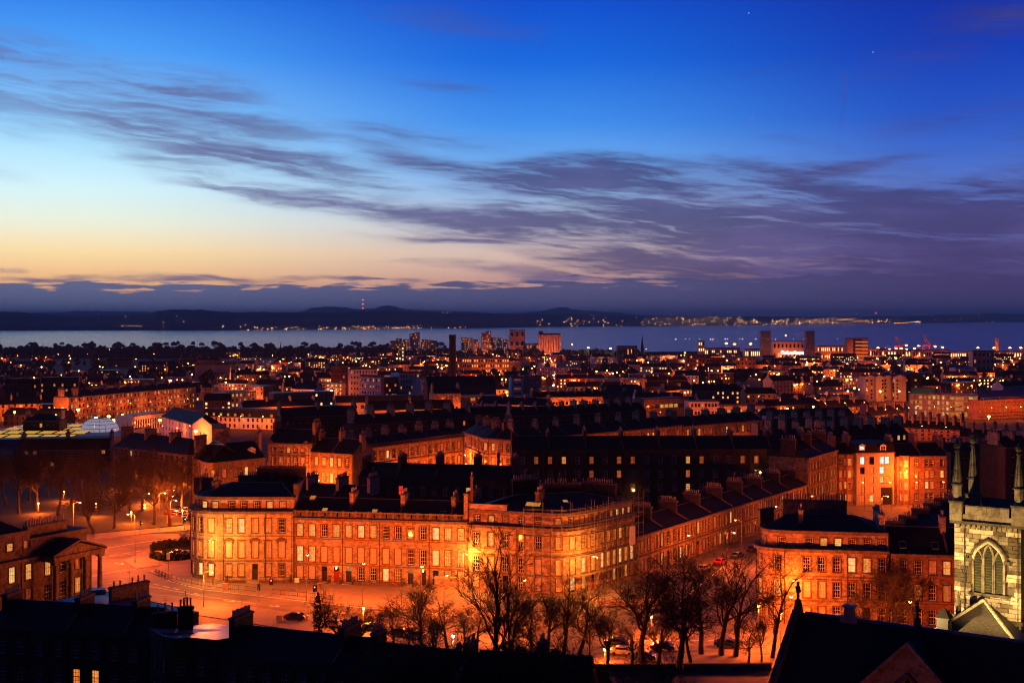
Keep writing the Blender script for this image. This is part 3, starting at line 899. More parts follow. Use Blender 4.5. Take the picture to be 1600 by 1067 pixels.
# ------------------------------------------------------------------ building generator
PLACED = []
def building(label, path_pts, depth, z0, z1, rows, bays=None, cat='building', name='terrace', group=None, roof='gable', ridge_h=4.0,
             wall='ashlar', roof_mat='slate', lit=.2, blind=.25, seed=1, foot=None, ridge=None, parapet=0.0, bands=(), cornice=None, chims=None,
             detail=2, margins=1.0, pots=8, skip=None, panes=None, side_rows=None, ucs=None, chim_h=2.6, styles=None, party=True, chim_mat='rubble', end_chims=True, door_bays=()):
    """rows: list of (sill z, height, width, style). detail 2: each window an object with its own pane; 1: windows joined by kind."""
    r = random.Random(seed)
    path = Path(path_pts)
    for i_ in range(int(path.len / 9) + 1): PLACED.append((*path.at(min(i_ * 9.0, path.len), depth / 2), depth * .6))
    mid = path.at(path.len / 2, depth / 2)
    root = empty(name, (mid[0], mid[1], z0), label, cat, group)
    if ucs is None:
        bays = bays or max(2, int(path.len / 3))
        ucs = [margins + (path.len - 2 * margins) * (i + .5) / bays for i in range(bays)]
    holes = []; wins = []; doors = []
    for ri, row in enumerate(rows):
        zs_, h, w = row[0], row[1], row[2]
        st = row[3] if len(row) > 3 else 'sash'
        for bi, u in enumerate(ucs):
            if skip and skip(ri, bi): continue
            if ri == 0 and bi in door_bays:
                holes.append((u, 1.25, z0 + .15, zs_ + h)); doors.append((u, z0 + .15, zs_ + h)); continue
            holes.append((u, w, zs_, zs_ + h))
            s2 = styles(ri, bi, st) if styles else st
            pn = panes(ri, bi) if panes else None
            wins.append((u, zs_, w, h, pn or pick_pane(r, lit, blind), s2))
    mb = MB(root.location)
    wall_with_holes(mb, path, z0 - 1.0, z1, holes, .24 if detail == 2 else .15)
    # other walls
    if foot is None:
        back = path.offset(depth)[::-1]
        foot_pts = [tuple(p) for p in path.p] + back
    else:
        foot_pts = [tuple(p) for p in path.p] + list(foot)
    nf = len(path.p)
    for i in range(nf - 1, len(foot_pts)):
        a, b_ = foot_pts[i], foot_pts[(i + 1) % len(foot_pts)]
        mb.face([(a[0], a[1], z0 - 1), (b_[0], b_[1], z0 - 1), (b_[0], b_[1], z1), (a[0], a[1], z1)])
    zr = z1 + ridge_h
    rb = MB(root.location)
    rmid = None
    if roof in ('gable', 'hip'):
        if ridge:
            fn = seg_ridge(foot_pts, ridge[0], ridge[1], zr)
        else:
            rl = path.offset(depth / 2)
            if roof == 'hip':
                for e, nb in ((0, 1), (-1, -2)):
                    v = Vector(rl[nb]) - Vector(rl[e]); L = v.length
                    t = min(depth * .45, L * .8) / L
                    rl[e] = tuple(Vector(rl[e]) + v * t)
            rmid = rl
            allr = rl + rl[::-1]
            fn = lambda i: (allr[i][0], allr[i][1], zr)
        roof_to_ridge(rb, foot_pts, fn, z1 + .02)
    elif roof == 'mansard':
        ia = path.offset(1.3); ib = path.offset(depth - 1.3)[::-1]
        inner = ia + ib
        k_ = len(foot_pts)
        for i in range(k_):
            j = (i + 1) % k_
            a, b_, c_, d_ = foot_pts[i], foot_pts[j], inner[j], inner[i]
            rb.face([(a[0], a[1], z1 + .02), (b_[0], b_[1], z1 + .02), (c_[0], c_[1], zr), (d_[0], d_[1], zr)])
        rb.face([(p[0], p[1], zr) for p in inner])
    elif roof == 'flat':
        rb.face([(p[0], p[1], z1 - (.35 if parapet == 0 else .05)) for p in foot_pts])
    mb.build('wall', [wall], root)
    if rb.f: rb.build('roof', [roof_mat if roof != 'flat' else ('lead' if roof_mat == 'slate' else roof_mat)], root)
    # mouldings
    cb = MB(root.location); hasb = False
    for (zb, hb, pb) in bands:
        band(cb, path, zb, zb + hb, pb); hasb = True
    if parapet > 0:
        band(cb, path, z1, z1 + parapet, .04, back=.35); hasb = True
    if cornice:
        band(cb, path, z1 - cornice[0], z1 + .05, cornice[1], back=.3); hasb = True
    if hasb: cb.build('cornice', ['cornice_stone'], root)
    if detail == 2 and rmid and roof in ('gable', 'hip'):
        lb = MB(root.location)
        for a, b_ in zip(rmid, rmid[1:]): lb.tube((a[0], a[1], zr + .03), (b_[0], b_[1], zr + .03), .09, .09, 5)
        lb.build('ridge_lead', ['lead_pale'], root)
    if detail == 2:
        k_ = max(1, int(path.len / 9))
        for i in range(k_ + 1):
            u = min(max(path.len * i / k_, .25), path.len - .25)
            if any(abs(u - h[0]) < h[1] / 2 + .3 for h in holes): u = min(u + (ucs[1] - ucs[0]) / 2 if len(ucs) > 1 else u, path.len - .2)
            x, y = path.at(u, -.12); pb_ = MB(root.location); pb_.tube((x, y, z0 + .1), (x, y, z1 - .5), .07, .07, 5); pb_.build('rain_pipe', ['iron'], root)
    # windows
    if detail == 2:
        for (u, zz, w, h, pn, st) in wins: add_window(root, path, u, zz, w, h, pn, st, .2)
    else:
        groups = {}
        for (u, zz, w, h, pn, st) in wins: groups.setdefault('pane_dark' if pn in ('pane_dark', 'pane_blind') else pn, []).append((u, zz, w, h))
        for pn, lst in groups.items():
            wb = MB(root.location)
            for (u, zz, w, h) in lst:
                x, y = path.at(u, .1); wb.obox(x, y, w / 2, .03, zz, zz + h, path.ang(u), 0)
                if pn == 'pane_dark' and w > .6:
                    x, y = path.at(u, .05)
                    wb.obox(x, y, w / 2, .03, zz + h * .5 - .05, zz + h * .5 + .05, path.ang(u), 1)
            wb.build('window', [pn, 'white_paint'] if pn == 'pane_dark' else [pn], root, kind='stuff')
    for di, (u, a, b_) in enumerate(doors):
        db = MB(root.location)
        x, y = path.at(u, .2); an = path.ang(u)
        db.obox(x, y, .6, .04, a, a + 2.3, an, 0)
        for s_ in (-.28, .28):
            for (q0, q1) in ((.2, 1.0), (1.2, 2.1)):
                xx, yy = path.at(u + s_, .15); db.obox(xx, yy, .2, .02, a + q0, a + q1, an, 0)
        dr = db.build('door', [r.choice(['black_paint', 'black_paint', 'red_door', 'blue_door'])], root)
        fb = MB(root.location)
        x, y = path.at(u, .2); fb.obox(x, y, .58, .03, a + 2.4, b_ - .05, an, 0)
        fb.build('fanlight', [r.choice(['pane_dark', 'pane_lit'])], dr)
    # chimneys across the roof
    if chims is None: chims = max(1, int(path.len / 12))
    if chims and roof != 'flat':
        if isinstance(chims, int):
            us_ = [path.len * i / chims for i in range(chims + 1)] if end_chims else [path.len * (i + .5) / chims for i in range(chims)]
        else: us_ = chims
        for u in us_:
            u = min(max(u, .4), path.len - .4)
            c_ = path.at(u, depth / 2); an = path.ang(u) + math.pi / 2
            L = min(depth * .55, pots * .5 + .5) if detail == 2 else depth * .4
            chimney(root, c_[0], c_[1], L, .9, z1 + .4, zr + chim_h * r.uniform(.7, 1.1), an, chim_mat, pots if detail == 2 else max(3, pots // 2), r=r, pr=.16 if detail == 2 else .22)
            if party and detail == 2 and roof == 'gable' and .6 < u < path.len - .6:
                sb = MB(root.location)
                d0 = path.at(u, .2); d1 = path.at(u, depth - .2)
                dv = Path([path.at(u - .35 if u > .35 else 0), path.at(min(u + .35, path.len))]).dirn(0) * .18
                for (q, w_) in ((d0, d1), (d1, d0)):
                    sb.face([(q[0] - dv.x, q[1] - dv.y, z1 + .35), (q[0] + dv.x, q[1] + dv.y, z1 + .35), (c_[0] + dv.x, c_[1] + dv.y, zr + .35), (c_[0] - dv.x, c_[1] - dv.y, zr + .35)])
                    for s_ in (-1, 1):
                        sb.face([(q[0] + s_ * dv.x, q[1] + s_ * dv.y, z1), (c_[0] + s_ * dv.x, c_[1] + s_ * dv.y, zr - .02), (c_[0] + s_ * dv.x, c_[1] + s_ * dv.y, zr + .35), (q[0] + s_ * dv.x, q[1] + s_ * dv.y, z1 + .35)])
                sb.build('party_wall', ['rubble'], root)
    return root, path

def skylight(root, x, y, z, an, pitch=.5, w=.9, lit=True):
    mb = MB(root.location)
    ca, sa = math.cos(an), math.sin(an)
    def q(u, v, up): return (x + u * ca - v * sa, y + u * sa + v * ca, z + v * pitch + up)
    mb.face([q(-w / 2, -.6, .12), q(w / 2, -.6, .12), q(w / 2, .6, .12), q(-w / 2, .6, .12)], 0)
    for (u0, u1, v0, v1) in ((-w / 2 - .1, -w / 2, -.7, .7), (w / 2, w / 2 + .1, -.7, .7), (-w / 2, w / 2, -.7, -.6), (-w / 2, w / 2, .6, .7)):
        mb.face([q(u0, v0, .16), q(u1, v0, .16), q(u1, v1, .16), q(u0, v1, .16)], 1)
        mb.face([q(u0, v0, 0), q(u1, v0, 0), q(u1, v0, .16), q(u0, v0, .16)], 1)
    return mb.build('skylight', ['pane_lit' if lit else 'pane_dark', 'lead'], root)

def dormer(root, x, y, z, an, w=1.6, h=1.7, dep=2.2, pane='pane_lit'):
    """dormer box facing its own -y"""
    mb = MB(root.location)
    ca, sa = math.cos(an), math.sin(an)
    def q(u, v, up): return (x + u * ca - v * sa, y + u * sa + v * ca, z + up)
    for s_ in (-1, 1):
        mb.face([q(s_ * w / 2, 0, 0), q(s_ * w / 2, dep, 0), q(s_ * w / 2, dep, h), q(s_ * w / 2, 0, h)])
    for (u0, u1, a, b_) in ((-w / 2, -w / 2 + .2, 0, h), (w / 2 - .2, w / 2, 0, h), (-w / 2 + .2, w / 2 - .2, 0, .25), (-w / 2 + .2, w / 2 - .2, h - .2, h)):
        mb.face([q(u0, 0, a), q(u1, 0, a), q(u1, 0, b_), q(u0, 0, b_)], 1)
    mb.face([q(-w / 2 - .15, -.15, h), q(w / 2 + .15, -.15, h), q(0, 0, h + .6)], 1)
    mb.face([q(-w / 2 - .15, -.15, h), q(0, 0, h + .6), q(0, dep + .8, h + .6), q(-w / 2 - .15, dep, h)], 0)
    mb.face([q(w / 2 + .15, -.15, h), q(w / 2 + .15, dep, h), q(0, dep + .8, h + .6), q(0, 0, h + .6)], 0)
    d_ = mb.build('dormer', ['slate', 'white_paint'], root)
    me, pm = window_mesh(round(w - .4, 2), round(h - .45, 2), 'plain')
    c_ = q(0, .08, .25)
    l = root.location
    o = put('window', me, d_, (c_[0] - l.x, c_[1] - l.y, c_[2] - l.z), an)
    # pane sits in the same sub-part mesh slot order: keep it a part of the root so nothing is deeper than a sub-part
    p = put('pane', pm, root, (c_[0] - l.x, c_[1] - l.y, c_[2] - l.z), an)
    p.material_slots[0].link = 'OBJECT'; p.material_slots[0].material = M[pane]
    return d_

# ------------------------------------------------------------------ front row, facing the camera across the street
LIT, DIM, BR, BL, DK = 'pane_lit', 'pane_dim', 'pane_bright', 'pane_blind', 'pane_dark'

# --- curved corner house on the left (its bow turns the corner into the side street)
arcA = [(-64.7 - 7.5 * math.sin(R(t)), 282.5 - 7.5 * math.cos(R(t))) for t in range(90, -1, -10)]
pA = [(-72.2, 291.0)] + arcA + [(-48.1, 275.0)]
PA = Path(pA)
uarc0 = 8.5
arcL = PA.len - 8.5 - 16.6
def ua(theta): return uarc0 + arcL * (90 - theta) / 90.0
fr0 = PA.len - 16.6
ucsA = [4.5, ua(72), ua(50), ua(32), ua(11)] + [fr0 + (Xx + 64.7) for Xx in (-62.3, -59.5, -56.5, -53.6, -50.6)]
topA = {5: DK, 6: DK, 7: DK, 8: LIT, 9: BL, 2: DK, 3: BR, 4: LIT}
def panesA(ri, bi):
    if ri == 3: return topA.get(bi, DK)
    if ri == 2: return {5: LIT, 6: BR, 7: BL, 8: BL, 9: DK, 3: DK, 4: BL}.get(bi, DK)
    if ri == 1: return {5: BL, 9: BL, 4: BL}.get(bi, BL)
    if ri == 0: return 'shop_glow' if bi in (3, 4) else (DK if bi == 9 else BL)
def stylesA(ri, bi, st):
    if ri == 1: return 'pediment' if bi in (5, 7, 9) else 'cornice'
    return st
footA = [(-48.1, 288.5), (-60.0, 291.0)]
rootA, _ = building('curved corner town house of pale ashlar at the junction, its bow end glowing yellow', pA, 0, 42, 57.3, [(43.1, 2.7, 1.35, 'sash'), (47.2, 3.35, 1.4, 'cornice'), (52.6, 3.1, 1.4, 'sash')],
    name='corner_house', group='georgian houses along the front street', roof='none', ucs=ucsA, foot=footA, wall='pale_ashlar', panes=panesA, styles=stylesA, chims=0, cornice=(.55, .65), bands=((46.3, .3, .14), (51.8, .2, .1)), door_bays=(7,))
# attic storey, set back behind the cornice, as a part of the same house
def attic(root, pts, inset, z0, z1, uc, w, h, zs_, panes, foot, ridge, zr, wall='ashlar', cap=.35):
    p0 = Path(pts)
    ip = Path(p0.offset(inset))
    sc = ip.len / p0.len
    mb = MB(root.location)
    hs = [(u * sc, w, zs_, zs_ + h) for u in uc]
    wall_with_holes(mb, ip, z0, z1, hs, .2)
    fp = [tuple(p) for p in ip.p] + list(foot)
    for i in range(len(ip.p) - 1, len(fp)):
        a, b_ = fp[i], fp[(i + 1) % len(fp)]
        mb.face([(a[0], a[1], z0 - 1), (b_[0], b_[1], z0 - 1), (b_[0], b_[1], z1), (a[0], a[1], z1)])
    mb.build('attic_wall', [wall], root)
    cb = MB(root.location); band(cb, ip, z1 - .25, z1 + cap, .18, back=.4); cb.build('cornice', ['cornice_stone'], root)
    for i, u in enumerate(uc): add_window(root, ip, u * sc, zs_, w, h, panes(i), 'sash', .18)
    rb = MB(root.location)
    roof_to_ridge(rb, fp, seg_ridge(fp, ridge[0], ridge[1], zr), z1 + .05)
    rb.build('roof', ['slate'], root)
    hb = MB(root.location)     # lead along the ridge and hips
    hb.tube((*ridge[0][:2], zr + .02), (*ridge[1][:2], zr + .02), .09, .09, 5)
    for i, q in enumerate(fp):
        if i in (0, len(ip.p) - 1) or i >= len(ip.p):
            e = seg_ridge(fp, ridge[0], ridge[1], zr)(i)
            hb.tube((q[0], q[1], z1 + .1), (e[0], e[1], e[2] + .02), .07, .07, 4)
    hb.build('ridge_lead', ['lead_pale'], root)
    return ip
attic(rootA, pA, .9, 57.3, 60.0, ucsA, 1.3, 1.5, 57.75, lambda i: panesA(3, i), footA, ((-63.5, 283.6), (-52.0, 282.5)), 62.6, 'pale_ashlar')
chimney(rootA, -66.4, 281.2, 2.2, .9, 59.5, 63.3, 1.1, 'ashlar', 5)
chimney(rootA, -70.5, 288.5, 5.5, .9, 59.5, 63.0, .1, 'rubble', 10)
chimney(rootA, -61.0, 289.6, 4.6, .9, 59.5, 63.4, .05, 'rubble', 9)
chimney(rootA, -53.0, 288.0, 11.0, 1.0, 59.5, 65.6, .0, 'dark_rubble', 18)
chimney(rootA, -48.3, 283.0, 8.0, .9, 57.0, 62.8, 1.57, 'rubble', 0)
# pilasters of the bow
for t in (80, 62, 41, 22, 3):
    u = ua(t); x, y = PA.at(u, -.06)
    mb = MB(rootA.location); mb.obox(x, y, .42, .12, 46.7, 56.4, PA.ang(u)); mb.obox(x, y, .52, .17, 56.4, 56.72, PA.ang(u)); mb.build('pilaster', ['pale_ashlar'], rootA)
# arched heads over the lit shop windows
for t in (11, 32):
    u = ua(t); mb = MB(rootA.location)
    for i in range(8):
        a0, a1 = math.pi * i / 8, math.pi * (i + 1) / 8
        p0 = PA.at(u + .95 * math.cos(a0), -.08); p1 = PA.at(u + .95 * math.cos(a1), -.08); 
        mb.tube((*p0, 45.3 + .95 * math.sin(a0)), (*p1, 45.3 + .95 * math.sin(a1)), .14, .14, 4)
    mb.build('arch', ['band_stone'], rootA)
mb = MB(rootA.location)    # basement railings on a stone kerb
def railing(mb, pts, z, h=1.25, step=.45, base=.6):
    for a, b_ in zip(pts, pts[1:]):
        a_, c_ = Vector(a), Vector(b_); L = (c_ - a_).length; k_ = max(1, int(L / step)); an = math.atan2(c_.y - a_.y, c_.x - a_.x); m_ = (a_ + c_) / 2
        mb.obox(m_.x, m_.y, L / 2, .13, z - .3, z + base, an, 1)
        mb.obox(m_.x, m_.y, L / 2, .03, z + h - .05, z + h, an, 0)
        for i in range(k_ + 1):
            q = a_ + (c_ - a_) * i / k_
            mb.obox(q.x, q.y, .018, .018, z + base, z + h + .12, 0, 0)
railing(mb, [(-62.4, 274.6), (-62.4, 272.2), (-58.0, 272.2)], 42.15); mb.build('railing', ['iron', 'band_stone'], rootA); mb = MB(rootA.location); railing(mb, [(-55.0, 272.2), (-48.4, 272.2), (-48.4, 274.6)], 42.15)
mb.build('railing', ['iron', 'band_stone'], rootA)
mb = MB(rootA.location); mb.box(-57.9, 272.2, 41.9, -55.1, 274.9, 42.35); mb.box(-57.6, 271.9, 41.9, -55.4, 272.2, 42.22); mb.build('doorstep', ['step_stone'], rootA)

# --- long terrace in the middle with a balustrade
pB = [(-47.95, 275.2), (-9.6, 268.6)]
PB = Path(pB)
spB = PB.len / 14
ucsB = [spB * (i + .5) for i in range(14)]
rowB = {2: [LIT, LIT, DK, LIT, LIT, BR, LIT, DK, DK, DK, DK, BR, LIT, LIT], 1: [BR, LIT, BL, BL, BL, BL, BL, BL, BL, DK, DK, BR, LIT, LIT],
        0: [BL, BL, None, None, None, DK, DK, BR, DIM, None, None, None, BL, BL]}
rootB, _ = building('long balustraded terrace in the middle of the front street with fourteen windows a floor', pB, 11.5, 42, 56.0, [(42.6, 2.8, 1.35, 'sash'), (46.4, 3.3, 1.4, 'sash'), (51.9, 2.65, 1.4, 'sash')],
    name='terrace', group='georgian houses along the front street', ucs=ucsB, panes=lambda ri, bi: rowB[ri][bi], ridge_h=3.6, chims=[spB * 4.3, spB * 8.5, spB * 12.6], chim_h=1.5, cornice=(.5, .7), bands=((45.7, .28, .12), (51.3, .22, .12)), door_bays=(2, 3, 4, 9, 10, 11), chim_mat='ashlar', pots=7)
mb = MB(rootB.location); nb = 28
for i in range(nb):        # balustrade: pedestals, balusters, rail
    x0 = PB.len * i / nb
    x, y = PB.at(x0 + .2, .1)
    if i % 2 == 0: mb.obox(x, y, .32, .2, 56.05, 57.6, PB.ang(0), 0)
    for j in range(6):
        x, y = PB.at(x0 + .3 + (PB.len / nb - .3) * (j + .5) / 6, .1)
        mb.lathe(x, y, [(.07, 56.35), (.12, 56.6), (.06, 57.0), (.09, 57.25)], 5)
for (d0, a, b_) in ((.0, 56.05, 56.35), (0.0, 57.25, 57.5)):
    x, y = PB.at(PB.len / 2, .1); mb.obox(x, y, PB.len / 2, .15, a, b_, PB.ang(0), 0)
mb.build('balustrade', ['cornice_stone'], rootB)
for (u, s_) in ((spB * 2.3, 1), (spB * 6.4, 1), (spB * 11.9, 0)):
    x, y = PB.at(u, 1.9); skylight(rootB, x, y, 57.3, PB.ang(0), .62, 1.2, bool(s_))
x, y = PB.at(spB * .9, 5.4); skylight(rootB, x, y, 59.5, PB.ang(0), .5, 1.3)
mb = MB(rootB.location)
a_, c_ = PB.at(0, 5.75), PB.at(PB.len, 5.75); mb.tube((*a_, 59.64), (*c_, 59.64), .1, .1, 5); mb.build('ridge_lead', ['lead_pale'], rootB)
runs = [(PB.at(.5, -2.6), PB.at(5.2, -2.6))]
for i in (2.0, 3.0, 4.0, 5.0, 9.0, 10.0, 11.0, 12.0):
    runs.append((PB.at(spB * i, -.1), PB.at(spB * i, -2.6)))
for (i, j) in ((5.2, 8.9), (12.1, 13.9)):
    runs.append((PB.at(spB * i, -2.6), PB.at(spB * j, -2.6)))
for q_ in runs:
    mb = MB(rootB.location); railing(mb, list(q_), 42.17); mb.build('railing', ['iron', 'band_stone'], rootB)
for i in (2, 3, 4, 9, 10, 11):
    mb = MB(rootB.location); x, y = PB.at(spB * (i + .5), -1.3); mb.obox(x, y, .9, 1.2, 41.9, 42.25, PB.ang(0)); mb.build('doorstep', ['step_stone'], rootB)
for i in (3, 10):     # lit lanterns above two doors
    x, y = PB.at(spB * (i + .5), -.25); mb = MB(rootB.location); mb.lathe(x, y, [(.1, 45.0), (.16, 45.2), (.1, 45.4), (.03, 45.5)], 6); mb.build('door_lantern', ['sodium_bulb'], rootB)
# entrance wall at the right end
mb = MB(rootB.location); x, y = PB.at(spB * 13.0, -3.0); mb.obox(x, y, 3.6, .5, 41.9, 44.4, PB.ang(0)); mb.obox(x, y, 3.75, .65, 44.4, 44.7, PB.ang(0)); mb.build('garden_wall', ['pale_ashlar'], rootB)

# --- scaffolded corner house, sweeping round into the long side street
pC = [(-9.4, 266.0), (8.5, 260.3)] + bez((8.5, 260.3), (11.9, 259.2), (18.3, 267.0), 9)[1:] + [(27.4, 278.6)]
PC = Path(pC)
uc_front = [1.9, 5.1, 8.4, 11.9, 15.6]
s1 = 18.8; s2 = s1 + (PC.len - s1 - Path([(18.3, 267.0), (27.4, 278.6)]).len)
uc_c = [s1 + 1.3, s1 + 4.4, s1 + 7.6, s1 + 10.6]
uc_side = [s2 + 1.6 + 2.35 * i for i in range(6)]
ucsC = uc_front + uc_c + uc_side
rowC = {3: [DK, LIT, DK, DK, DK, DIM, DK, BL, DK, DK, DK, LIT, BR, LIT, BR], 2: [DK, LIT, DK, DK, DK, BL, BL, DK, DK, DK, BL, BL, LIT, DK, DIM],
        1: [DK, BL, DK, DK, BL, BL, BL, BR, LIT, BR, LIT, LIT, BR, LIT, BR], 0: [BL, DIM, DK, DK, BL, BL, BR, LIT, BL, DK, BL, LIT, DK, LIT, BL]}
footC = [(15.5, 287.5), (-6.0, 277.0)]
rootC, _ = building('scaffolded corner house whose stone front bends round into the side street', pC, 0, 42, 56.0, [(42.9, 2.7, 1.35, 'sash'), (46.3, 3.1, 1.4, 'cornice'), (51.5, 2.9, 1.35, 'sash')],
    name='corner_house', group='georgian houses along the front street', roof='none', ucs=ucsC, foot=footC, panes=lambda ri, bi: rowC[ri][bi], chims=0, cornice=(.55, .65), bands=((45.8, .28, .14), (51.0, .2, .1)), door_bays=(2, 8))
attic(rootC, pC, .8, 56.0, 58.7, ucsC, 1.25, 1.4, 56.5, lambda i: rowC[3][i], footC, ((1.0, 270.5), (15.5, 274.5)), 61.6)
mb = MB(rootC.location); q = Path(PC.offset(.8)); x, y = q.at(4.2, .3); mb.obox(x, y, 4.2, .3, 58.7, 60.1, q.ang(1)); mb.obox(x, y, 4.3, .42, 60.1, 60.3, q.ang(1)); mb.build('blocking_course', ['pale_ashlar'], rootC)
chimney(rootC, -8.6, 270.5, 8.5, .9, 57, 62.5, 1.27, 'ashlar', 3)
chimney(rootC, -8.6, 267.4, .55, .5, 57, 66.0, 0, 'brick_red', 1)
chimney(rootC, 6.0, 268.0, 4.2, .9, 57, 62.9, 1.27, 'rubble', 6)
chimney(rootC, 10.5, 276.5, 9.5, .9, 57, 63.4, .2, 'dark_rubble', 16)
chimney(rootC, 19.5, 281.5, 8.5, .9, 57, 62.8, -.5, 'dark_rubble', 14)
chimney(rootC, 3.0, 279.5, 6.0, .9, 57, 63.8, .2, 'dark_rubble', 11)
skylight(rootC, 4.5, 265.8, 60.1, -.3, .55, 3.2)
skylight(rootC, 11.5, 268.6, 60.3, .3, .4, 1.0, True)
# scaffolding standing round it
sc_root = empty('scaffolding', (12, 258, 42), 'tube scaffolding with boards wrapped round the bend of the corner house', 'scaffolding')
mb = MB(sc_root.location); bb = MB(sc_root.location)
for dep in (-1.0, -2.2):
    op = Path(PC.offset(dep)); k_ = 17
    for i in range(k_ + 1):
        u = op.len * (.27 + .73 * i / k_); x, y = op.at(min(u, op.len - .01))
        mb.tube((x, y, 42.1), (x, y, 60.2 + (i % 3) * .7), .03, .03, 4)
    for lv in (44.2, 46.2, 48.3, 50.4, 52.5, 54.6, 56.8, 58.8, 60.0):
        for i in range(k_):
            a_ = op.at(min(op.len * (.27 + .73 * i / k_), op.len - .01)); c_ = op.at(min(op.len * (.27 + .73 * (i + 1) / k_), op.len - .01))
            mb.tube((*a_, lv), (*c_, lv), .04, .04, 4, cap=False)
op = Path(PC.offset(-1.0)); oq = Path(PC.offset(-2.2))
for (i, lv) in ((2, 44.2), (5, 48.3), (8, 44.2), (9, 46.2), (10, 50.4), (12, 54.6), (14, 48.3), (15, 52.5)):
    a_ = oq.at(oq.len * (.27 + .73 * i / 17)); c_ = oq.at(min(oq.len * (.27 + .73 * (i + 1) / 17), oq.len - .01)); mb.tube((*a_, lv), (*c_, lv + 2.1), .04, .04, 4)
mb.build('pole', ['galvanised'], sc_root, kind='stuff')
for lv in (46.1, 50.3, 54.5, 56.9):
    for i in range(17):
        a_ = op.at(min(op.len * (.27 + .73 * (i + .5) / 17), op.len - .01), -.6); an = op.ang(op.len * (.27 + .73 * (i + .5) / 17))
        bb = MB(sc_root.location); bb.obox(a_[0], a_[1], op.len * .73 / 34, .45, lv, lv + .06, an); bb.build('board', ['timber'], sc_root)
x, y = PC.at(s2 + 10.0, -2.35); mb = MB(sc_root.location); mb.obox(x, y, 1.1, .04, 50.3, 54.3, PC.ang(s2 + 5)); mb.build('banner', ['render_white'], sc_root)
# pale site hoarding beside it
hb = empty('hoarding', (*G(985, 947), 42), 'pale hoarding wall on the pavement past the scaffolding', 'hoarding')
mb = MB(hb.location); g0, g1 = G(932, 948), G(1035, 944)
an = math.atan2(g1[1] - g0[1], g1[0] - g0[0]); L = math.hypot(g1[0] - g0[0], g1[1] - g0[1])
for i in range(6):
    t = (i + .5) / 6; mb = MB(hb.location); mb.obox(g0[0] + (g1[0] - g0[0]) * t, g0[1] + (g1[1] - g0[1]) * t, L / 12 - .02, .05, 42.1, 43.3, an); mb.build('panel', ['render_cream'], hb)

# --- long low terrace up the side street
pT = [(27.9, 279.3), (86.3, 366.0)]
PT = Path(pT)
def panT(ri, bi):
    if ri == 1: return {1: BL, 2: BL, 3: LIT, 9: LIT, 15: BR, 22: LIT, 26: LIT, 29: DIM}.get(bi, DK if bi % 3 else BL)
    return {3: LIT, 6: BR, 7: LIT, 13: LIT, 19: DIM}.get(bi, DK if bi % 2 else BL)
rootT, _ = building('long two storey terrace receding up the side street from the scaffolding', pT, 11, 42, 51.0, [(42.7, 2.7, 1.35, 'sash'), (47.1, 2.9, 1.4, 'sash')], bays=32, name='terrace', group='terraces of the side street',
    panes=panT, ridge_h=2.6, chims=8, chim_h=2.2, cornice=(.4, .5), bands=((46.2, .35, .5),), chim_mat='dark_rubble', door_bays=(4, 9, 14, 20, 25, 30))
pE1 = [(86.6, 366.6), (101.3, 389.4)]
rootE1, _ = building('taller plain tenement closing the far end of the side street terrace', pE1, 12, 41.5, 58.6, [(42.6, 2.4, 1.3, 'sash'), (46.6, 2.6, 1.3, 'sash'), (50.6, 2.6, 1.3, 'sash'), (54.6, 2.2, 1.3, 'sash')], bays=9, name='tenement', group='terraces of the side street',
    lit=.25, seed=5, ridge_h=3.4, chims=2, cornice=(.35, .4), bands=((46.0, .25, .12),), wall='rubble', chim_mat='dark_rubble')

# --- block lit orange at the head of the street: old tenement, modern flats, old tenement
def Hp(px, Y): return (X(px, Y), Y)
def bay_window(root, path, u, z0, z1, rows, w=3.2, proj=1.1, mat='red_sandstone', pane=None, r=rnd):
    a = path.ang(u); x, y = path.at(u)
    ca, sa = math.cos(a), math.sin(a)
    def q(lx, ly): return (x + lx * ca - ly * sa, y + lx * sa + ly * ca)
    pts = [q(-w / 2, -.02), q(-w * .28, -proj), q(w * .28, -proj), q(w / 2, -.02)]
    bp = Path(pts)
    mb = MB(root.location); hs = []; ws = []
    for (zs_, h) in rows:
        for i in range(3):
            u_ = (bp.L[i] + bp.L[i + 1]) / 2; wd = (bp.L[i + 1] - bp.L[i]) * .62
            hs.append((u_, wd, zs_, zs_ + h)); ws.append((u_, zs_, wd, h))
    wall_with_holes(mb, bp, z0, z1, hs, .15)
    mb.face([(p[0], p[1], z1) for p in pts]); 
    o = mb.build('bay', [mat], root)
    rb = MB(root.location); c_ = q(0, .6)
    for a_, b_ in zip(pts, pts[1:]): rb.face([(a_[0], a_[1], z1 + .02), (b_[0], b_[1], z1 + .02), (c_[0], c_[1], z1 + 1.7)])
    rb.build('bay_roof', ['slate'], root)
    for (u_, zs_, wd, h) in ws: add_window(root, bp, u_, zs_, round(wd, 2), h, pane(r) if pane else pick_pane(r, .5, .3), 'plain', .12)
pH1 = [Hp(1309.5, 392), Hp(1337, 393)]
rootH1, PH = building('red tenement with a tall bay window left of the modern flats', pH1, 12, 41.2, 57.0, [(42.2, 2.2, 1.1), (46.0, 2.3, 1.1), (49.6, 2.3, 1.1), (53.4, 2.2, 1.1)], ucs=[.9], name='tenement', group='tenements at the head of the street', wall='red_sandstone', lit=.3, seed=3, ridge_h=3, chims=1, cornice=(.3, .4), chim_mat='brick_red')
bay_window(rootH1, PH, 3.4, 41.2, 57.0, [(42.4, 2.1), (46.2, 2.2), (49.8, 2.2), (53.6, 2.0)], pane=lambda r: r.choice([BL, LIT, LIT, BL, DK]))
pH2 = [Hp(1337.4, 391.2), Hp(1399, 393.0)]
WH = 'pane_white'
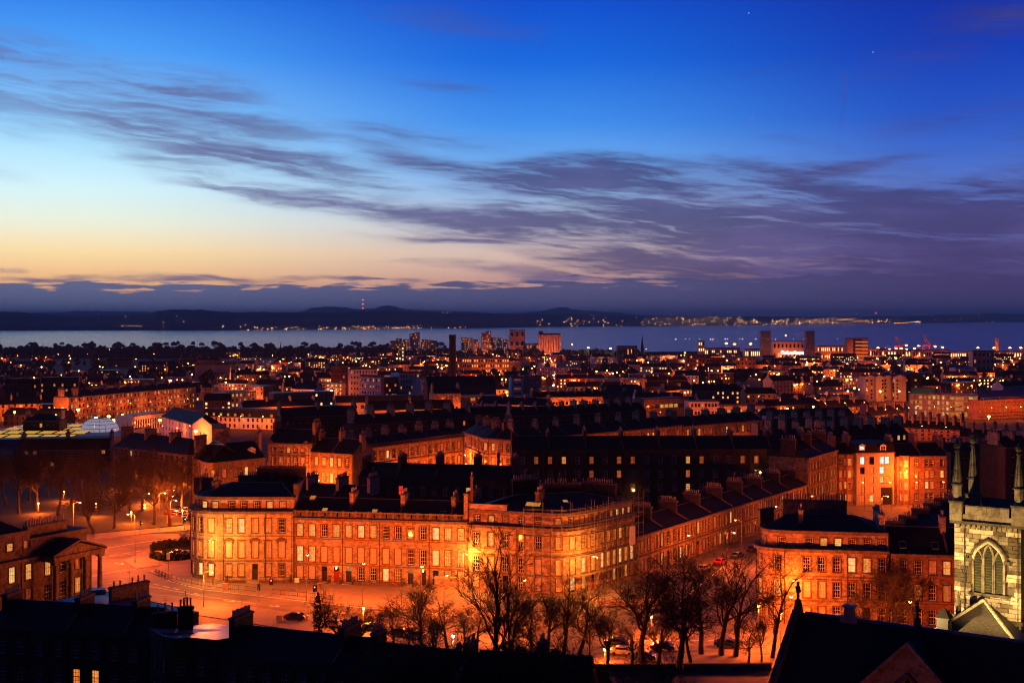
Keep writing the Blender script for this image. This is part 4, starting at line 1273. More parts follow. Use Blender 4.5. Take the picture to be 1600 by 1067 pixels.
panH = {(0, 0): BL, (0, 1): BR, (0, 2): DK, (0, 3): DK, (1, 0): BL, (1, 1): BL, (1, 2): DK, (1, 3): DK, (2, 0): BL, (2, 1): BL, (2, 2): BR, (2, 3): BL, (3, 0): DK, (3, 1): BL, (3, 2): WH, (3, 3): DK, (4, 0): WH, (4, 1): DK, (4, 2): WH, (4, 3): WH}
ul = Path(pH2).len
rootH2, PH2 = building('modern orange block of flats with a white lit window and a square entry', pH2, 13, 41.2, 57.3, [(41.9, 2.3, 1.5, 'modern'), (44.9, 2.2, 1.5, 'modern'), (47.8, 2.2, 1.5, 'modern'), (50.8, 2.2, 1.5, 'modern'), (53.8, 2.4, 1.5, 'modern')],
    ucs=[ul * .165, ul * .40, ul * .66, ul * .79], name='flats', group='tenements at the head of the street', wall='harling', panes=lambda ri, bi: panH[(ri, bi)], skip=lambda ri, bi: (ri < 2 and bi > 1) or (ri == 3 and bi == 3), roof='mansard', ridge_h=3.0, chims=0, parapet=.25)
mb = MB(rootH2.location); x, y = PH2.at(ul * .78, -.02)
mb.obox(x, y, 1.9, .05, 41.2, 46.6, PH2.ang(0)); mb.build('entry', ['iron'], rootH2)
x, y = PH2.at(ul * .165, .35); dormer(rootH2, x, y, 57.6, PH2.ang(0), 2.0, 2.1, 1.5, WH)
x, y = PH2.at(ul * .7, .35); dormer(rootH2, x, y, 57.6, PH2.ang(0), 2.0, 2.0, 1.5, DK)
pH3 = [Hp(1399.5, 392.4), Hp(1480, 395.0)]
u3 = Path(pH3).len
rootH3, PH3 = building('red tenement with a capped bay window right of the modern flats', pH3, 12, 41.2, 56.2, [(42.4, 2.2, 1.2), (45.9, 2.3, 1.2), (49.3, 2.3, 1.2), (52.9, 2.2, 1.2)], ucs=[u3 * .40, u3 * .60, u3 * .70, u3 * .90], name='tenement', group='tenements at the head of the street', wall='red_sandstone',
    panes=lambda ri, bi: {(1, 0): DIM, (1, 1): BR, (1, 2): BL, (2, 1): BL, (2, 2): DIM, (2, 3): BR}.get((ri, bi), DK), ridge_h=3.6, chims=2, cornice=(.3, .45), bands=((48.9, .2, .15), (52.4, .2, .15)), chim_mat='brick_red')
bay_window(rootH3, PH3, u3 * .17, 41.2, 56.4, [(42.4, 2.1), (46.0, 2.2), (49.4, 2.2), (53.0, 2.1)], w=3.6, pane=lambda r: r.choice([BL, LIT, DIM, BL]))

# --- curved corner house on the right and its lower neighbour
pD = [(58.0, 259.0)] + bez((48.5, 244.2), (44.0, 236.9), (53.5, 235.5), 10) + [(70.2, 233.0)]
PD = Path(pD)
fD = PD.len - Path([(53.5, 235.5), (70.2, 233.0)]).len
c0 = Path([(58.0, 259.0), (48.5, 244.2)]).len; cl = fD - c0
ucsD = [3.5, 7.5, 11.5, 15.5, c0 + cl * .18, c0 + cl * .45, c0 + cl * .74] + [fD + 1.9 + 2.75 * i for i in range(6)]
fD0 = len(ucsD) - 6
def panD(ri, bi):
    b_ = bi - fD0
    if ri == 3: return [DK, LIT, BR, DK, DK, DK][b_] if b_ >= 0 else DK
    if ri == 2: return [DK, DK, DK, BR, LIT, DK][b_] if b_ >= 0 else DK
    if ri == 1: return [BL, BL, DK, DK, DK, DK][b_] if b_ >= 0 else LIT
    return [BL, BL, DK, DK, BL, DK][b_] if b_ >= 0 else BL
footD = [(73.0, 246.5), (66.0, 252.0)]
rootD, _ = building('curved corner house on the right, rising above the church roof finial', pD, 0, 42, 56.4, [(43.0, 2.7, 1.35, 'sash'), (47.4, 2.9, 1.35, 'cornice'), (52.2, 2.75, 1.35, 'sash')], name='corner_house', group='georgian houses along the front street', roof='none', ucs=ucsD, foot=footD,
    panes=panD, chims=0, cornice=(.55, .65), bands=((46.6, .3, .14), (51.2, .2, .12)), door_bays=(fD0 + 4,))
attic(rootD, pD, .9, 56.4, 59.3, ucsD, 1.3, 1.5, 56.85, lambda i: panD(3, i), footD, ((53.5, 243.6), (66.0, 241.6)), 61.7)
chimney(rootD, 55.6, 240.6, 2.4, .9, 59, 63.2, 1.3, 'ashlar', 2)
chimney(rootD, 70.3, 240.0, 9.0, .9, 57, 63.0, 1.42, 'ashlar', 5)
chimney(rootD, 49.8, 246.0, 4.6, .8, 59, 62.4, .75, 'rubble', 6, pot_h=1.6)
chimney(rootD, 60.5, 250.3, 12.5, .9, 57, 63.4, -.12, 'rubble', 24, pot_h=1.3)
pE = [(70.5, 232.9), (95.5, 229.2)]
rootE, PE = building('lower terrace with a plain slate roof between the corner house and the church tower', pE, 11, 42, 56.0, [(43.0, 2.7, 1.35, 'sash'), (47.4, 2.9, 1.35, 'sash'), (52.2, 2.6, 1.35, 'sash')], bays=9, name='terrace', group='georgian houses along the front street',
    wall='red_sandstone', lit=.12, blind=.15, seed=11, ridge_h=4.2, chims=[10.2], cornice=(.5, .6), bands=((46.7, .25, .12),), chim_mat='ashlar', pots=4)
for (u, s_) in ((2.4, 0), (8.2, 0), (13, 0)):
    x, y = PE.at(u, 1.6); skylight(rootE, x, y, 57.3, PE.ang(0), .75, 1.1, bool(s_))
# low terrace behind it, seen over its roofs as a run of chimney pots
pU0 = (62.5, 264.5)
dU = Vector((.543, .839))
offU = Vector((.839, -.543)) * 11
pU = [(pU0[0] + dU.x * 102 , pU0[1] + dU.y * 102), pU0]
rootU, _ = building('low dark terrace with crowded chimney pots running back to the tenements', pU, 11, 42, 47.6, [(42.7, 2.4, 1.3, 'sash')], bays=24, name='terrace', group='terraces of the side street', lit=.05, seed=4, ridge_h=2.4, chims=9, chim_h=1.2, chim_mat='dark_rubble', wall='rubble', pots=8)

# --- rear of the next street: tall dark tenement backs with scattered lit windows
litF = {0: {1, 2, 3, 5, 7, 12, 13, 16, 17}, 1: {5, 7}, 2: {12}}
dimF = {(1, 12), (0, 8), (3, 1)}
def panF(ri, bi):
    row = 3 - ri
    if row in litF and bi in litF[row]: return 'pane_dim' if bi % 3 else LIT
    if (row, bi) in dimF: return DIM
    return DK
pF = [Hp(800, 371), Hp(1262, 374)]
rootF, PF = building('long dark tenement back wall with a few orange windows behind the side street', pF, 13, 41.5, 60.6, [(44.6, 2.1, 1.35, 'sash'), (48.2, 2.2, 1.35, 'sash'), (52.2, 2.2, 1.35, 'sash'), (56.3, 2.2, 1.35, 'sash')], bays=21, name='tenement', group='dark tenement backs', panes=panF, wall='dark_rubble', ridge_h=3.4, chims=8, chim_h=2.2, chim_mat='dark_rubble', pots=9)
for (px, py) in ((990, 766), (1188, 738)):
    mb = MB(rootF.location); mb.lathe(X(px, 370.6), 370.7, [(.12, Z(py, 370.6) - .3), (.3, Z(py, 370.6)), (.1, Z(py, 370.6) + .3)], 6); mb.build('wall_lamp', ['sodium_bulb'], rootF)
pF2 = [Hp(560, 330), Hp(800, 322)]
rootF2, PF2 = building('dark rear wing behind the balustraded terrace with one red window', pF2, 12, 42, 57.8, [(44.5, 2.2, 1.3, 'sash'), (48.6, 2.4, 1.3, 'sash'), (53.4, 2.4, 1.3, 'sash')], bays=13, name='tenement', group='dark tenement backs',
    panes=lambda ri, bi: 'pane_red' if (ri, bi) == (2, 3) else (LIT if (ri, bi) in ((2, 9),) else DK), wall='dark_rubble', ridge_h=3.2, chims=4, chim_h=2.4, chim_mat='dark_rubble', pots=10)
mb = MB(rootF2.location)
mb.obox(X(779, 322), 321.6, .35, .35, 50, 65.2, 0); mb.build('flue', ['dark_rubble'], rootF2)
pF3 = [Hp(470, 318), Hp(572, 312)]
rootF3, _ = building('low dark rear block with one small lit window below the street lamp', pF3, 10, 42, 54.6, [(47.0, 1.6, 1.1), (51.4, 1.5, 1.1)], bays=7, name='tenement', group='dark tenement backs', panes=lambda ri, bi: LIT if (ri, bi) == (1, 6) else DK, wall='dark_rubble', ridge_h=2.6, chims=2, chim_mat='harling', pots=12)

# --- second street behind: lit stone terraces
pG1 = [(X(302, 374), 374)] + bez((X(318, 362), 362), (X(329, 357), 357), (X(338, 359.5), 359.5), 4) + [(X(415, 372), 372)]
rootG1, PG1 = building('corner tenement with white dormers under a big chimney stack by the park trees', pG1, 12, 41.5, 58.2, [(43.5, 2.6, 1.3, 'sash'), (48.4, 2.7, 1.3, 'sash'), (53.4, 2.6, 1.3, 'sash')], bays=9, name='tenement', group='lit tenements of the second street', lit=.12, blind=.3, seed=21, roof='gable', ridge_h=4.6, chims=0, cornice=(.4, .4), wall='rubble')
for px in (372, 393):
    dormer(rootG1, X(px, 371), 371, 58.9, .16, 2.3, 2.0, 3, 'pane_dim')
c_ = PG1.at(PG1.len * .5, 6.0)
chimney(rootG1, X(345, 380), 380, 5.2, 1.6, 60, 66.4, .25, 'ashlar', 0)
chimney(rootG1, X(404, 381), 381, 11, 1.0, 58.5, 65.2, 1.7, 'rubble', 10)
pG2 = [Hp(418, 396), Hp(484, 392)]
rootG2, PG2 = building('pedimented stone house in the second street above the corner house chimneys', pG2, 12, 41, 60.2, [(44.0, 2.6, 1.3, 'sash'), (48.4, 3.0, 1.3, 'sash'), (53.0, 2.8, 1.3, 'cornice'), (57.2, 1.6, 1.2, 'sash')], bays=5, name='town_house', group='lit tenements of the second street', lit=.4, blind=.3, seed=22, ridge_h=4, chims=1, cornice=(.45, .5), bands=((47.6, .25, .12), (56.4, .25, .15)))
for u in (.8, PG2.len - 1.3):
    x, y = PG2.at(u + .2, -.3); mb = MB(rootG2.location); a_ = PG2.ang(0)
    ca, sa = math.cos(a_), math.sin(a_)
    for yy in (0, .5):
        mb.face([(x - 1.3 * ca - yy * sa, y - 1.3 * sa + yy * ca, 60.3), (x + 1.3 * ca - yy * sa, y + 1.3 * sa + yy * ca, 60.3), (x - yy * sa, y + yy * ca, 61.3)])
    for s_ in (-1, 1):
        mb.face([(x + s_ * 1.3 * ca, y + s_ * 1.3 * sa, 60.3), (x, y, 61.3), (x - .5 * sa, y + .5 * ca, 61.3), (x + s_ * 1.3 * ca - .5 * sa, y + s_ * 1.3 * sa + .5 * ca, 60.3)])
    mb.build('pediment', ['band_stone'], rootG2)
pG2b = [Hp(484.5, 393), Hp(552, 386)]
rootG2b, PG2b = building('plain stone house with two bright yellow windows one above the other behind the street lamp', pG2b, 12, 41, 57.6, [(43.6, 2.6, 1.3, 'sash'), (48.4, 2.9, 1.3, 'sash'), (53.4, 2.7, 1.3, 'sash')], bays=5, name='town_house', group='lit tenements of the second street',
    panes=lambda ri, bi: BR if (bi == 2 and ri > 0) else (LIT if (ri, bi) in ((1, 0), (2, 0)) else BL if (ri + bi) % 2 else DK), ridge_h=4, chims=2, cornice=(.35, .4), bands=((52.6, .2, .12),), wall='rubble', chim_mat='ashlar', pots=4)
pG3 = [Hp(567, 404), Hp(724, 446)]
rootG3, PG3 = building('lit balustraded terrace climbing away behind the dark rear wing', pG3, 12, 40.8, 57.6, [(43.2, 2.7, 1.4, 'sash'), (47.8, 3.0, 1.4, 'sash'), (53.2, 2.7, 1.4, 'sash')], bays=16, name='terrace', group='lit tenements of the second street',
    panes=lambda ri, bi: BR if (ri, bi) == (2, 3) else (LIT if ri == 1 and bi in (1, 5, 6) else (DK if bi % 3 else BL)), ridge_h=2.8, chims=6, cornice=(.4, .6), bands=((52.0, .3, .4),), parapet=1.0, chim_mat='ashlar', pots=5, chim_h=2.4)
p4 = [(X(724.8, 462), 462), (X(757, 436), 436), (X(800, 430), 430), (X(860, 440), 440), (X(930, 455), 455), (X(1000, 470), 470), (X(1066, 489), 489)]
rootG4, PG4 = building('long curving crescent of lit stone houses crossing the middle of the view', p4, 12, 40.4, 57.8, [(43.6, 2.7, 1.4, 'sash'), (48.2, 3.0, 1.4, 'sash'), (53.4, 2.7, 1.4, 'sash')], bays=40, name='terrace', group='lit tenements of the second street',
    panes=lambda ri, bi: LIT if (ri, bi) in ((2, 8), (2, 9), (2, 22), (2, 23), (2, 33), (2, 34), (1, 30), (1, 37)) else ((DK if bi % 3 else BL) if ri else BL), ridge_h=3.2, chims=12, cornice=(.4, .6), bands=((52.2, .25, .3),), chim_mat='ashlar', pots=5, chim_h=2.6)
pG5 = [Hp(1068, 490), Hp(1192, 520)]
rootG5, _ = building('stepped stone terrace with broad chimneys at the far end of the crescent', pG5, 12, 40, 57.2, [(48.2, 3.0, 1.4, 'sash'), (53.0, 2.7, 1.4, 'sash')], bays=14, name='terrace', group='lit tenements of the second street', lit=.12, blind=.5, seed=8, ridge_h=3.2, chims=5, cornice=(.4, .5), chim_mat='ashlar', pots=6)

# ------------------------------------------------------------------ house with a columned porch, lower left
dL = Vector((.489, .872)); nL = Vector((.872, -.489))
def Lp(t, out=0.0): 
    return (-90.2 + dL.x * t + nL.x * out, 241.5 + dL.y * t + nL.y * out)
pL = [Lp(-26), Lp(11.6)]
uL = lambda t: t + 26
pxt = lambda px: (lambda k_: (-90.2 - k_ * 241.5) / (k_ * dL.y - dL.x))((px - 800) / F)
ucsL = [uL(pxt(-32)), uL(pxt(-6)), uL(pxt(19)), uL(pxt(45)), uL(pxt(75)), uL(pxt(98)), uL(pxt(122))]
pnL = {(1, 2): BR, (1, 3): LIT, (1, 4): LIT, (0, 2): BL, (0, 3): BL, (2, 2): LIT, (2, 3): DIM, (1, 6): BL, (0, 6): LIT, (2, 6): DIM}
rootL, PL = building('stone house with a four columned porch at the left edge of the junction', pL, 15, 43.2, 54.2, [(45.3, 3.0, 1.5, 'sash'), (50.0, 3.0, 1.5, 'sash')], name='porch_house', roof='none', ucs=ucsL,
    panes=lambda ri, bi: pnL.get((ri, bi), DK), chims=0, cornice=(.6, .6), wall='rubble', bands=((48.7, .25, .12),))
back = Path([Lp(11.6, -15), Lp(-26, -15)])
attic(rootL, pL[0:1] + [Lp(-3.5)], .6, 54.2, 59.0, [uL(pxt(-32)), uL(pxt(-6)), uL(pxt(19)), uL(pxt(45))], 1.5, 1.5, 55.9, lambda i: [DK, DK, LIT, 'pane_dim'][i], [Lp(-3.5, -15), Lp(-26, -15)], (Lp(-19, -7.5), Lp(-9, -7.5)), 62.8, 'rubble')
mb = MB(rootL.location); pa = Path([Lp(-3.3, -.8), Lp(11.0, -.8)]); c_ = pa.at(pa.len / 2, 5)
mb.obox(c_[0], c_[1], pa.len / 2, 5, 54.2, 57.2, pa.ang(0), 0); mb.build('attic_wall', ['rubble'], rootL)
mb = MB(rootL.location); mb.obox(c_[0], c_[1], pa.len / 2 + .25, 5.25, 57.2, 57.6, pa.ang(0), 0); mb.build('cornice', ['cornice_stone'], rootL)
c_ = pa.at(6.0, 2.2); chimney(rootL, c_[0], c_[1], 9.5, 1.3, 57.6, 59.6, pa.ang(0), 'rubble', 15, pot_h=1.3, pr=.2)
c_ = pa.at(-17, 8); chimney(rootL, *Lp(-21, -9), 6, 1.0, 59, 64, pa.ang(0), 'rubble', 9)
# porch: plinth, columns, entablature, pediment
mb = MB(rootL.location); p0 = Path([Lp(-1.0, 3.9), Lp(12.0, 3.9)]); c_ = p0.at(p0.len / 2, 1.9); mb.obox(c_[0], c_[1], p0.len / 2, 1.95, 42.4, 44.8, p0.ang(0)); mb.build('plinth', ['rubble'], rootL)
for i in range(4):
    x, y = Lp(.1 + i * 3.63, 3.0); mb = MB(rootL.location)
    mb.obox(x, y, .62, .62, 44.8, 45.05, p0.ang(0)); mb.lathe(x, y, [(.6, 45.05), (.62, 45.25), (.5, 45.35), (.5, 47.5), (.42, 52.2), (.46, 52.35)], 14)
    col_o = mb.build('column', ['rubble'], rootL)
    for p in col_o.data.polygons: p.use_smooth = abs(p.normal.z) < .5
    mb = MB(rootL.location); mb.obox(x, y, .5, .48, 52.35, 52.55, p0.ang(0)); mb.obox(x, y, .66, .62, 52.75, 52.95, p0.ang(0))
    for s_ in (-1, 1):
        for ys_ in (-1, 1):
            vx, vy = x + dL.x * .52 * s_ + nL.x * .4 * ys_, y + dL.y * .52 * s_ + nL.y * .4 * ys_
            mb.tube((vx - nL.x * .1, vy - nL.y * .1, 52.58), (vx + nL.x * .1, vy + nL.y * .1, 52.58), .2, .2, 8)
    mb.obox(x, y, .45, .45, 52.5, 52.76, p0.ang(0)); mb.build('capital', ['rubble'], col_o)
mb = MB(rootL.location); pe = Path([Lp(-.8, 3.65), Lp(11.7, 3.65)])
c_ = pe.at(pe.len / 2, 1.8); mb.obox(c_[0], c_[1], pe.len / 2, 1.8, 52.95, 53.75, pe.ang(0)); mb.obox(c_[0], c_[1], pe.len / 2 + .35, 2.1, 53.75, 54.05, pe.ang(0)); mb.build('entablature', ['rubble'], rootL)
mb = MB(rootL.location)
a_, b_, m_ = pe.at(-.3, -.2), pe.at(pe.len + .3, -.2), pe.at(pe.len / 2, -.2)
a2, b2, m2 = pe.at(-.3, 4.6), pe.at(pe.len + .3, 4.6), pe.at(pe.len / 2, 4.6)
zr = 56.3
mb.face([(*pe.at(.2, .1), 54.05), (*pe.at(pe.len - .2, .1), 54.05), (*pe.at(pe.len / 2, .1), zr - .4)], 0)
for (e, e2) in ((a_, a2), (b_, b2)):
    mb.face([(*e, 54.05), (*m_, zr), (*m2, zr), (*e2, 54.05)], 1)
    mb.face([(*e, 54.05), (*e, 54.4), (*m_, zr + .35), (*m_, zr)], 0)
    mb.face([(*e, 54.4), (*m_, zr + .35), (*m2, zr + .35), (*e2, 54.4)], 1)
mb.build('pediment', ['rubble', 'slate'], rootL)

# ------------------------------------------------------------------ dark row of houses along the foot of the hill
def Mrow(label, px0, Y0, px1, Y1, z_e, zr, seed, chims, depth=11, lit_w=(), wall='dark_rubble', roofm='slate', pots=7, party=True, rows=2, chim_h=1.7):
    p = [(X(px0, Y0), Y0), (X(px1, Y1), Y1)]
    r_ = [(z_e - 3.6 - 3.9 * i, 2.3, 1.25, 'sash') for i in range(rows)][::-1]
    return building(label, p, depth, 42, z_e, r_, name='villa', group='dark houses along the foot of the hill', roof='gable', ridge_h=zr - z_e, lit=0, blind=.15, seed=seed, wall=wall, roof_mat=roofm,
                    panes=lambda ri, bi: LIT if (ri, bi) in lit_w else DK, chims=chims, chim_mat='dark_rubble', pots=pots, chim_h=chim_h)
rM1, _ = Mrow('dark house at the bottom left with two small lit windows low in its wall', -20, 189, 233, 183, 53.0, 56.2, 31, [.5, 13, 22.5], lit_w=((0, 4), (0, 5)))
# house with the lead roof caught by the street light
pM2 = [(X(234, 183), 183)] + bez((X(240, 181), 181), (X(262, 175.5), 175.5), (X(296, 177.5), 177.5), 6) + [(X(338, 176), 176)]
rM2, PM2 = building('dark bow backed house whose seamed lead roof catches the orange light', pM2, 17, 42, 52.0, [(45.4, 2.3, 1.25, 'sash'), (49.3, 2.3, 1.25, 'sash')], name='villa', group='dark houses along the foot of the hill', roof='none', lit=0, wall='dark_rubble', chims=0, bays=4)
mb = MB(rM2.location); wb = MB(rM2.location); far_ = PM2.offset(17)
for i in range(len(PM2.p) - 1):
    a, b_, c_, d_ = PM2.p[i], PM2.p[i + 1], far_[i + 1], far_[i]
    mb.face([(a.x, a.y, 54.6), (b_.x, b_.y, 54.6), (*c_, 52.02), (*d_, 52.02)]); wb.face([(a.x, a.y, 52), (b_.x, b_.y, 52), (b_.x, b_.y, 54.6), (a.x, a.y, 54.6)])
for e in (0, -1): wb.face([(PM2.p[e].x, PM2.p[e].y, 52), (PM2.p[e].x, PM2.p[e].y, 54.6), (*far_[e], 52)])
mb.build('roof', ['lead_pale'], rM2); wb.build('upper_wall', ['dark_rubble'], rM2)
for i in range(6):
    d0 = PM2.at(3.8 + i * 1.2, .3); d1 = PM2.at(3.8 + i * 1.2, 8.5); d2 = PM2.at(3.8 + i * 1.2, 16.7)
    mb = MB(rM2.location); mb.tube((*d0, 54.6), (*d2, 52.06), .1, .1, 4); mb.build('lead_seam', ['lead'], rM2)
chimney(rM2, X(258, 186), 186, 3.4, .8, 53, 56.2, .35, 'dark_rubble', 3, pot_h=1.2); chimney(rM2, X(290, 186), 186, 2.2, .8, 53, 57.0, .35, 'dark_rubble', 4, pot_h=1.4)
rM3, PM3 = Mrow('dark house with a row of white chimney pots on its near gable', 339, 175.5, 555, 168, 52.6, 55.6, 33, [.45, 18.0], pots=9)
rM4, PM4 = Mrow('dark slate roofed house in front of the parked white car', 556, 167.5, 735, 161, 52.2, 55.3, 34, [.45, 14.4], pots=5)
rM5, PM5 = Mrow('black gabled house end at the bottom centre beside the hedge', 736, 152, 918, 149, 54.0, 58.4, 35, [8], depth=9, pots=3, rows=2)
# low annexe roofs seen below the porch
rM6, PM6 = building('flat dark annexe with a long chimney wall below the columned porch', [(-80.4, 208.6), (-59.5, 192.8)], 14, 42, 52.0, [(46, 2.2, 1.2, 'sash')], bays=5, name='annexe', group='dark houses along the foot of the hill', roof='flat', parapet=.3, lit=0, wall='dark_rubble', chims=0)
chimney(rM6, X(202, 214), 214, 7.5, .9, 51, 54.4, .9, 'rubble', 6, pot_h=1.1)
mb = MB(rM6.location); mb.obox(X(148, 213), 213, 1.7, 1.0, 52.8, 53.7, .4); mb.build('roof_hatch', ['lead_pale'], rM6)

# ------------------------------------------------------------------ church, lower right
uC = Vector((.84, -.543)); nC = Vector((-.543, -.84))
C0 = Vector((26.2, 115.0)); ZRg = 72.9
def Cp(a, s, z): q = C0 + uC * a + nC * s; return (q.x, q.y, z)
angC = math.atan2(uC.y, uC.x)
church = empty('church', (*(C0 + uC * 14), 56), 'church with dark slate nave roof and floodlit pinnacled tower at the right edge', 'church')
lo = church.location
mb = MB(lo); HW = 7.2; ZE = 66.6
def quadC(mb, a, mi=0): mb.face([Cp(*q) for q in a], mi)
LN = 36.0
quadC(mb, [(0, 0, ZRg), (0, HW, ZE), (LN, HW, ZE), (LN, 0, ZRg)]); quadC(mb, [(0, 0, ZRg), (LN, 0, ZRg), (LN, -HW, ZE), (0, -HW, ZE)])
mb.build('roof', ['slate'], church)
mb = MB(lo)
quadC(mb, [(.3, HW - .3, 50), (LN, HW - .3, 50), (LN, HW - .3, ZE + .2), (.3, HW - .3, ZE + .2)]); quadC(mb, [(.3, -HW + .3, 50), (LN, -HW + .3, 50), (LN, -HW + .3, ZE + .2), (.3, -HW + .3, ZE + .2)])
for a in (.3, LN - .3): mb.face([Cp(a, HW - .3, 50), Cp(a, -HW + .3, 50), Cp(a, -HW + .3, ZE), Cp(a, 0, ZRg - .1), Cp(a, HW - .3, ZE)])
mb.build('wall', ['stone_mid'], church)
# skew stones up the west gable, one by one
def coping(a0, s0, z0_, a1, s1_, z1_, k_, w=.35, t=.3, mat='stone_grimy', name='coping_stone'):
    for i in range(k_):
        f0, f1 = i / k_, (i + .96) / k_
        p = Vector(Cp(a0 + (a1 - a0) * f0, s0 + (s1_ - s0) * f0, z0_ + (z1_ - z0_) * f0)); q = Vector(Cp(a0 + (a1 - a0) * f1, s0 + (s1_ - s0) * f1, z0_ + (z1_ - z0_) * f1))
        d = (q - p).normalized(); side = d.cross(Vector((0, 0, 1))).normalized() * w; up = Vector((0, 0, t))
        mb = MB(lo)
        v = [p - side, p + side, q + side, q - side]
        mb.face([tuple(x + up) for x in v])
        for j in range(4):
            a_, b_ = v[j], v[(j + 1) % 4]; mb.face([tuple(a_ - up * .3), tuple(b_ - up * .3), tuple(b_ + up), tuple(a_ + up)])
        mb.build(name, [mat], church)
coping(0, HW + .3, ZE - .1, 0, .2, ZRg, 11); coping(0, -HW - .3, ZE - .1, 0, -.2, ZRg, 11)
for i in range(24):
    a0, a1 = .8 + i * 1.45, .8 + i * 1.45 + 1.4
    mb = MB(lo); p, q = Cp(a0, 0, ZRg + .03), Cp(min(a1, LN), 0, ZRg + .03); mb.tube(p, q, .16, .16, 6); mb.build('ridge_tile', ['steel_blue'], church)
# cross finials
def finial(a, s, z, sc=1.0, tilt=0):
    mb = MB(lo); x, y, _ = Cp(a, s, 0)
    mb.obox(x, y, .32 * sc, .32 * sc, z - .5 * sc, z + .5 * sc, angC, 0, .7)
    mb.lathe(x, y, [(.2 * sc, z + .5 * sc), (.3 * sc, z + .62 * sc), (.12 * sc, z + .75 * sc), (.1 * sc, z + 1.3 * sc)], 8)
    zc = z + 1.55 * sc
    for k_ in range(8):
        t0, t1 = k_ * math.pi / 4, (k_ + 1) * math.pi / 4
        mb.tube((x + nC.x * .32 * sc * math.cos(t0), y + nC.y * .32 * sc * math.cos(t0), zc + .32 * sc * math.sin(t0)), (x + nC.x * .32 * sc * math.cos(t1), y + nC.y * .32 * sc * math.cos(t1), zc + .32 * sc * math.sin(t1)), .09 * sc, .09 * sc, 5)
    for (cs, sn) in ((1, 0), (-1, 0), (0, 1), (0, -1)):
        mb.tube((x, y, zc), (x + (nC.x + uC.x * .6) * .6 * sc * cs, y + (nC.y + uC.y * .6) * .6 * sc * cs, zc + .62 * sc * sn), .1 * sc, .15 * sc, 6)
    mb.build('finial', ['stone_grimy'], church)
finial(.1, 0, ZRg + .4, 1.1); 
# cross gable facing the camera
AG = 11.5
mb = MB(lo); SG = 5.2; HG = 6.8; zb = 66.4
quadC(mb, [(AG, 0, ZRg - .25), (AG, SG, ZRg - .25), (AG - HG, SG, zb - .6), (AG - HG, 0, zb - .6)]); quadC(mb, [(AG, SG, ZRg - .25), (AG, 0, ZRg - .25), (AG + HG, 0, zb - .6), (AG + HG, SG, zb - .6)])
mb.build('roof', ['slate'], church)
mb = MB(lo); mb.face([Cp(AG - HG, SG, zb - .6), Cp(AG - HG, SG, 50), Cp(AG + HG, SG, 50), Cp(AG + HG, SG, zb - .6), Cp(AG, SG, ZRg - .3)]); mb.build('gable_wall', ['stone_mid'], church)
coping(AG - HG, SG + .1, zb - .6, AG, SG + .1, ZRg - .2, 9, .3, .3, 'stone_mid'); coping(AG + HG, SG + .1, zb - .6, AG, SG + .1, ZRg - .2, 9, .3, .3, 'stone_mid')
# pointed window head in that gable
mb = MB(lo)
for s_ in (-1, 1):
    pts = [(s_ * 2.6 * math.cos(t), 66.2 + 3.6 * math.sin(t)) for t in [i * math.pi / 2 / 8 for i in range(9)]]
    pts = [(s_ * (2.6 - 2.6 * (i / 8) ** 1.4), 65.8 + 4.4 * (i / 8) ** .75) for i in range(9)]
    for (x0, z0_), (x1, z1_) in zip(pts, pts[1:]): mb.tube(Cp(AG + x0, SG + .12, z0_), Cp(AG + x1, SG + .12, z1_), .16, .16, 5)
mb.build('hood_mould', ['stone_grimy'], church)
mb = MB(lo); mb.face([Cp(AG - 2.4, SG + .05, 60), Cp(AG + 2.4, SG + .05, 60), Cp(AG + 2.4, SG + .05, 65.8), Cp(AG, SG + .05, 69.9), Cp(AG - 2.4, SG + .05, 65.8)]); mb.build('gable_glass', ['pane_dark'], church)
# ventilator on the ridge and small dark cross further along
mb = MB(lo); x, y, _ = Cp(4.9, 0, 0); mb.obox(x, y, .8, .35, ZRg - .3, ZRg + .25, angC, 0); mb.obox(x, y, .42, .3, ZRg + .25, ZRg + 1.1, angC, 0); mb.obox(x, y, .55, .45, ZRg + 1.1, ZRg + 1.25, angC, 0); mb.build('ventilator', ['lead'], church)
finial(10.9, 0, ZRg + .3, .9)

# tower
uT = Vector((.82, -.572)).normalized(); nT = Vector((-uT.y * -1, -uT.x)) ; nT = Vector((uT.y, -uT.x))
T0 = Vector((X(1491, 140), 140.0)); TW = 7.1
angT = math.atan2(uT.y, uT.x)
def Tp(a, s, z): q = T0 + uT * a + nT * s; return (q.x, q.y, z)
ZT0, ZT1 = 52.0, 77.0
tw = MB(lo)
c_ = T0 + uT * (TW / 2) - nT * (TW / 2)
tw.obox(c_.x, c_.y, TW / 2 - .12, TW / 2 - .12, ZT0, ZT1 - .02, angT); tw.build('tower_core', ['stone_grimy'], church)
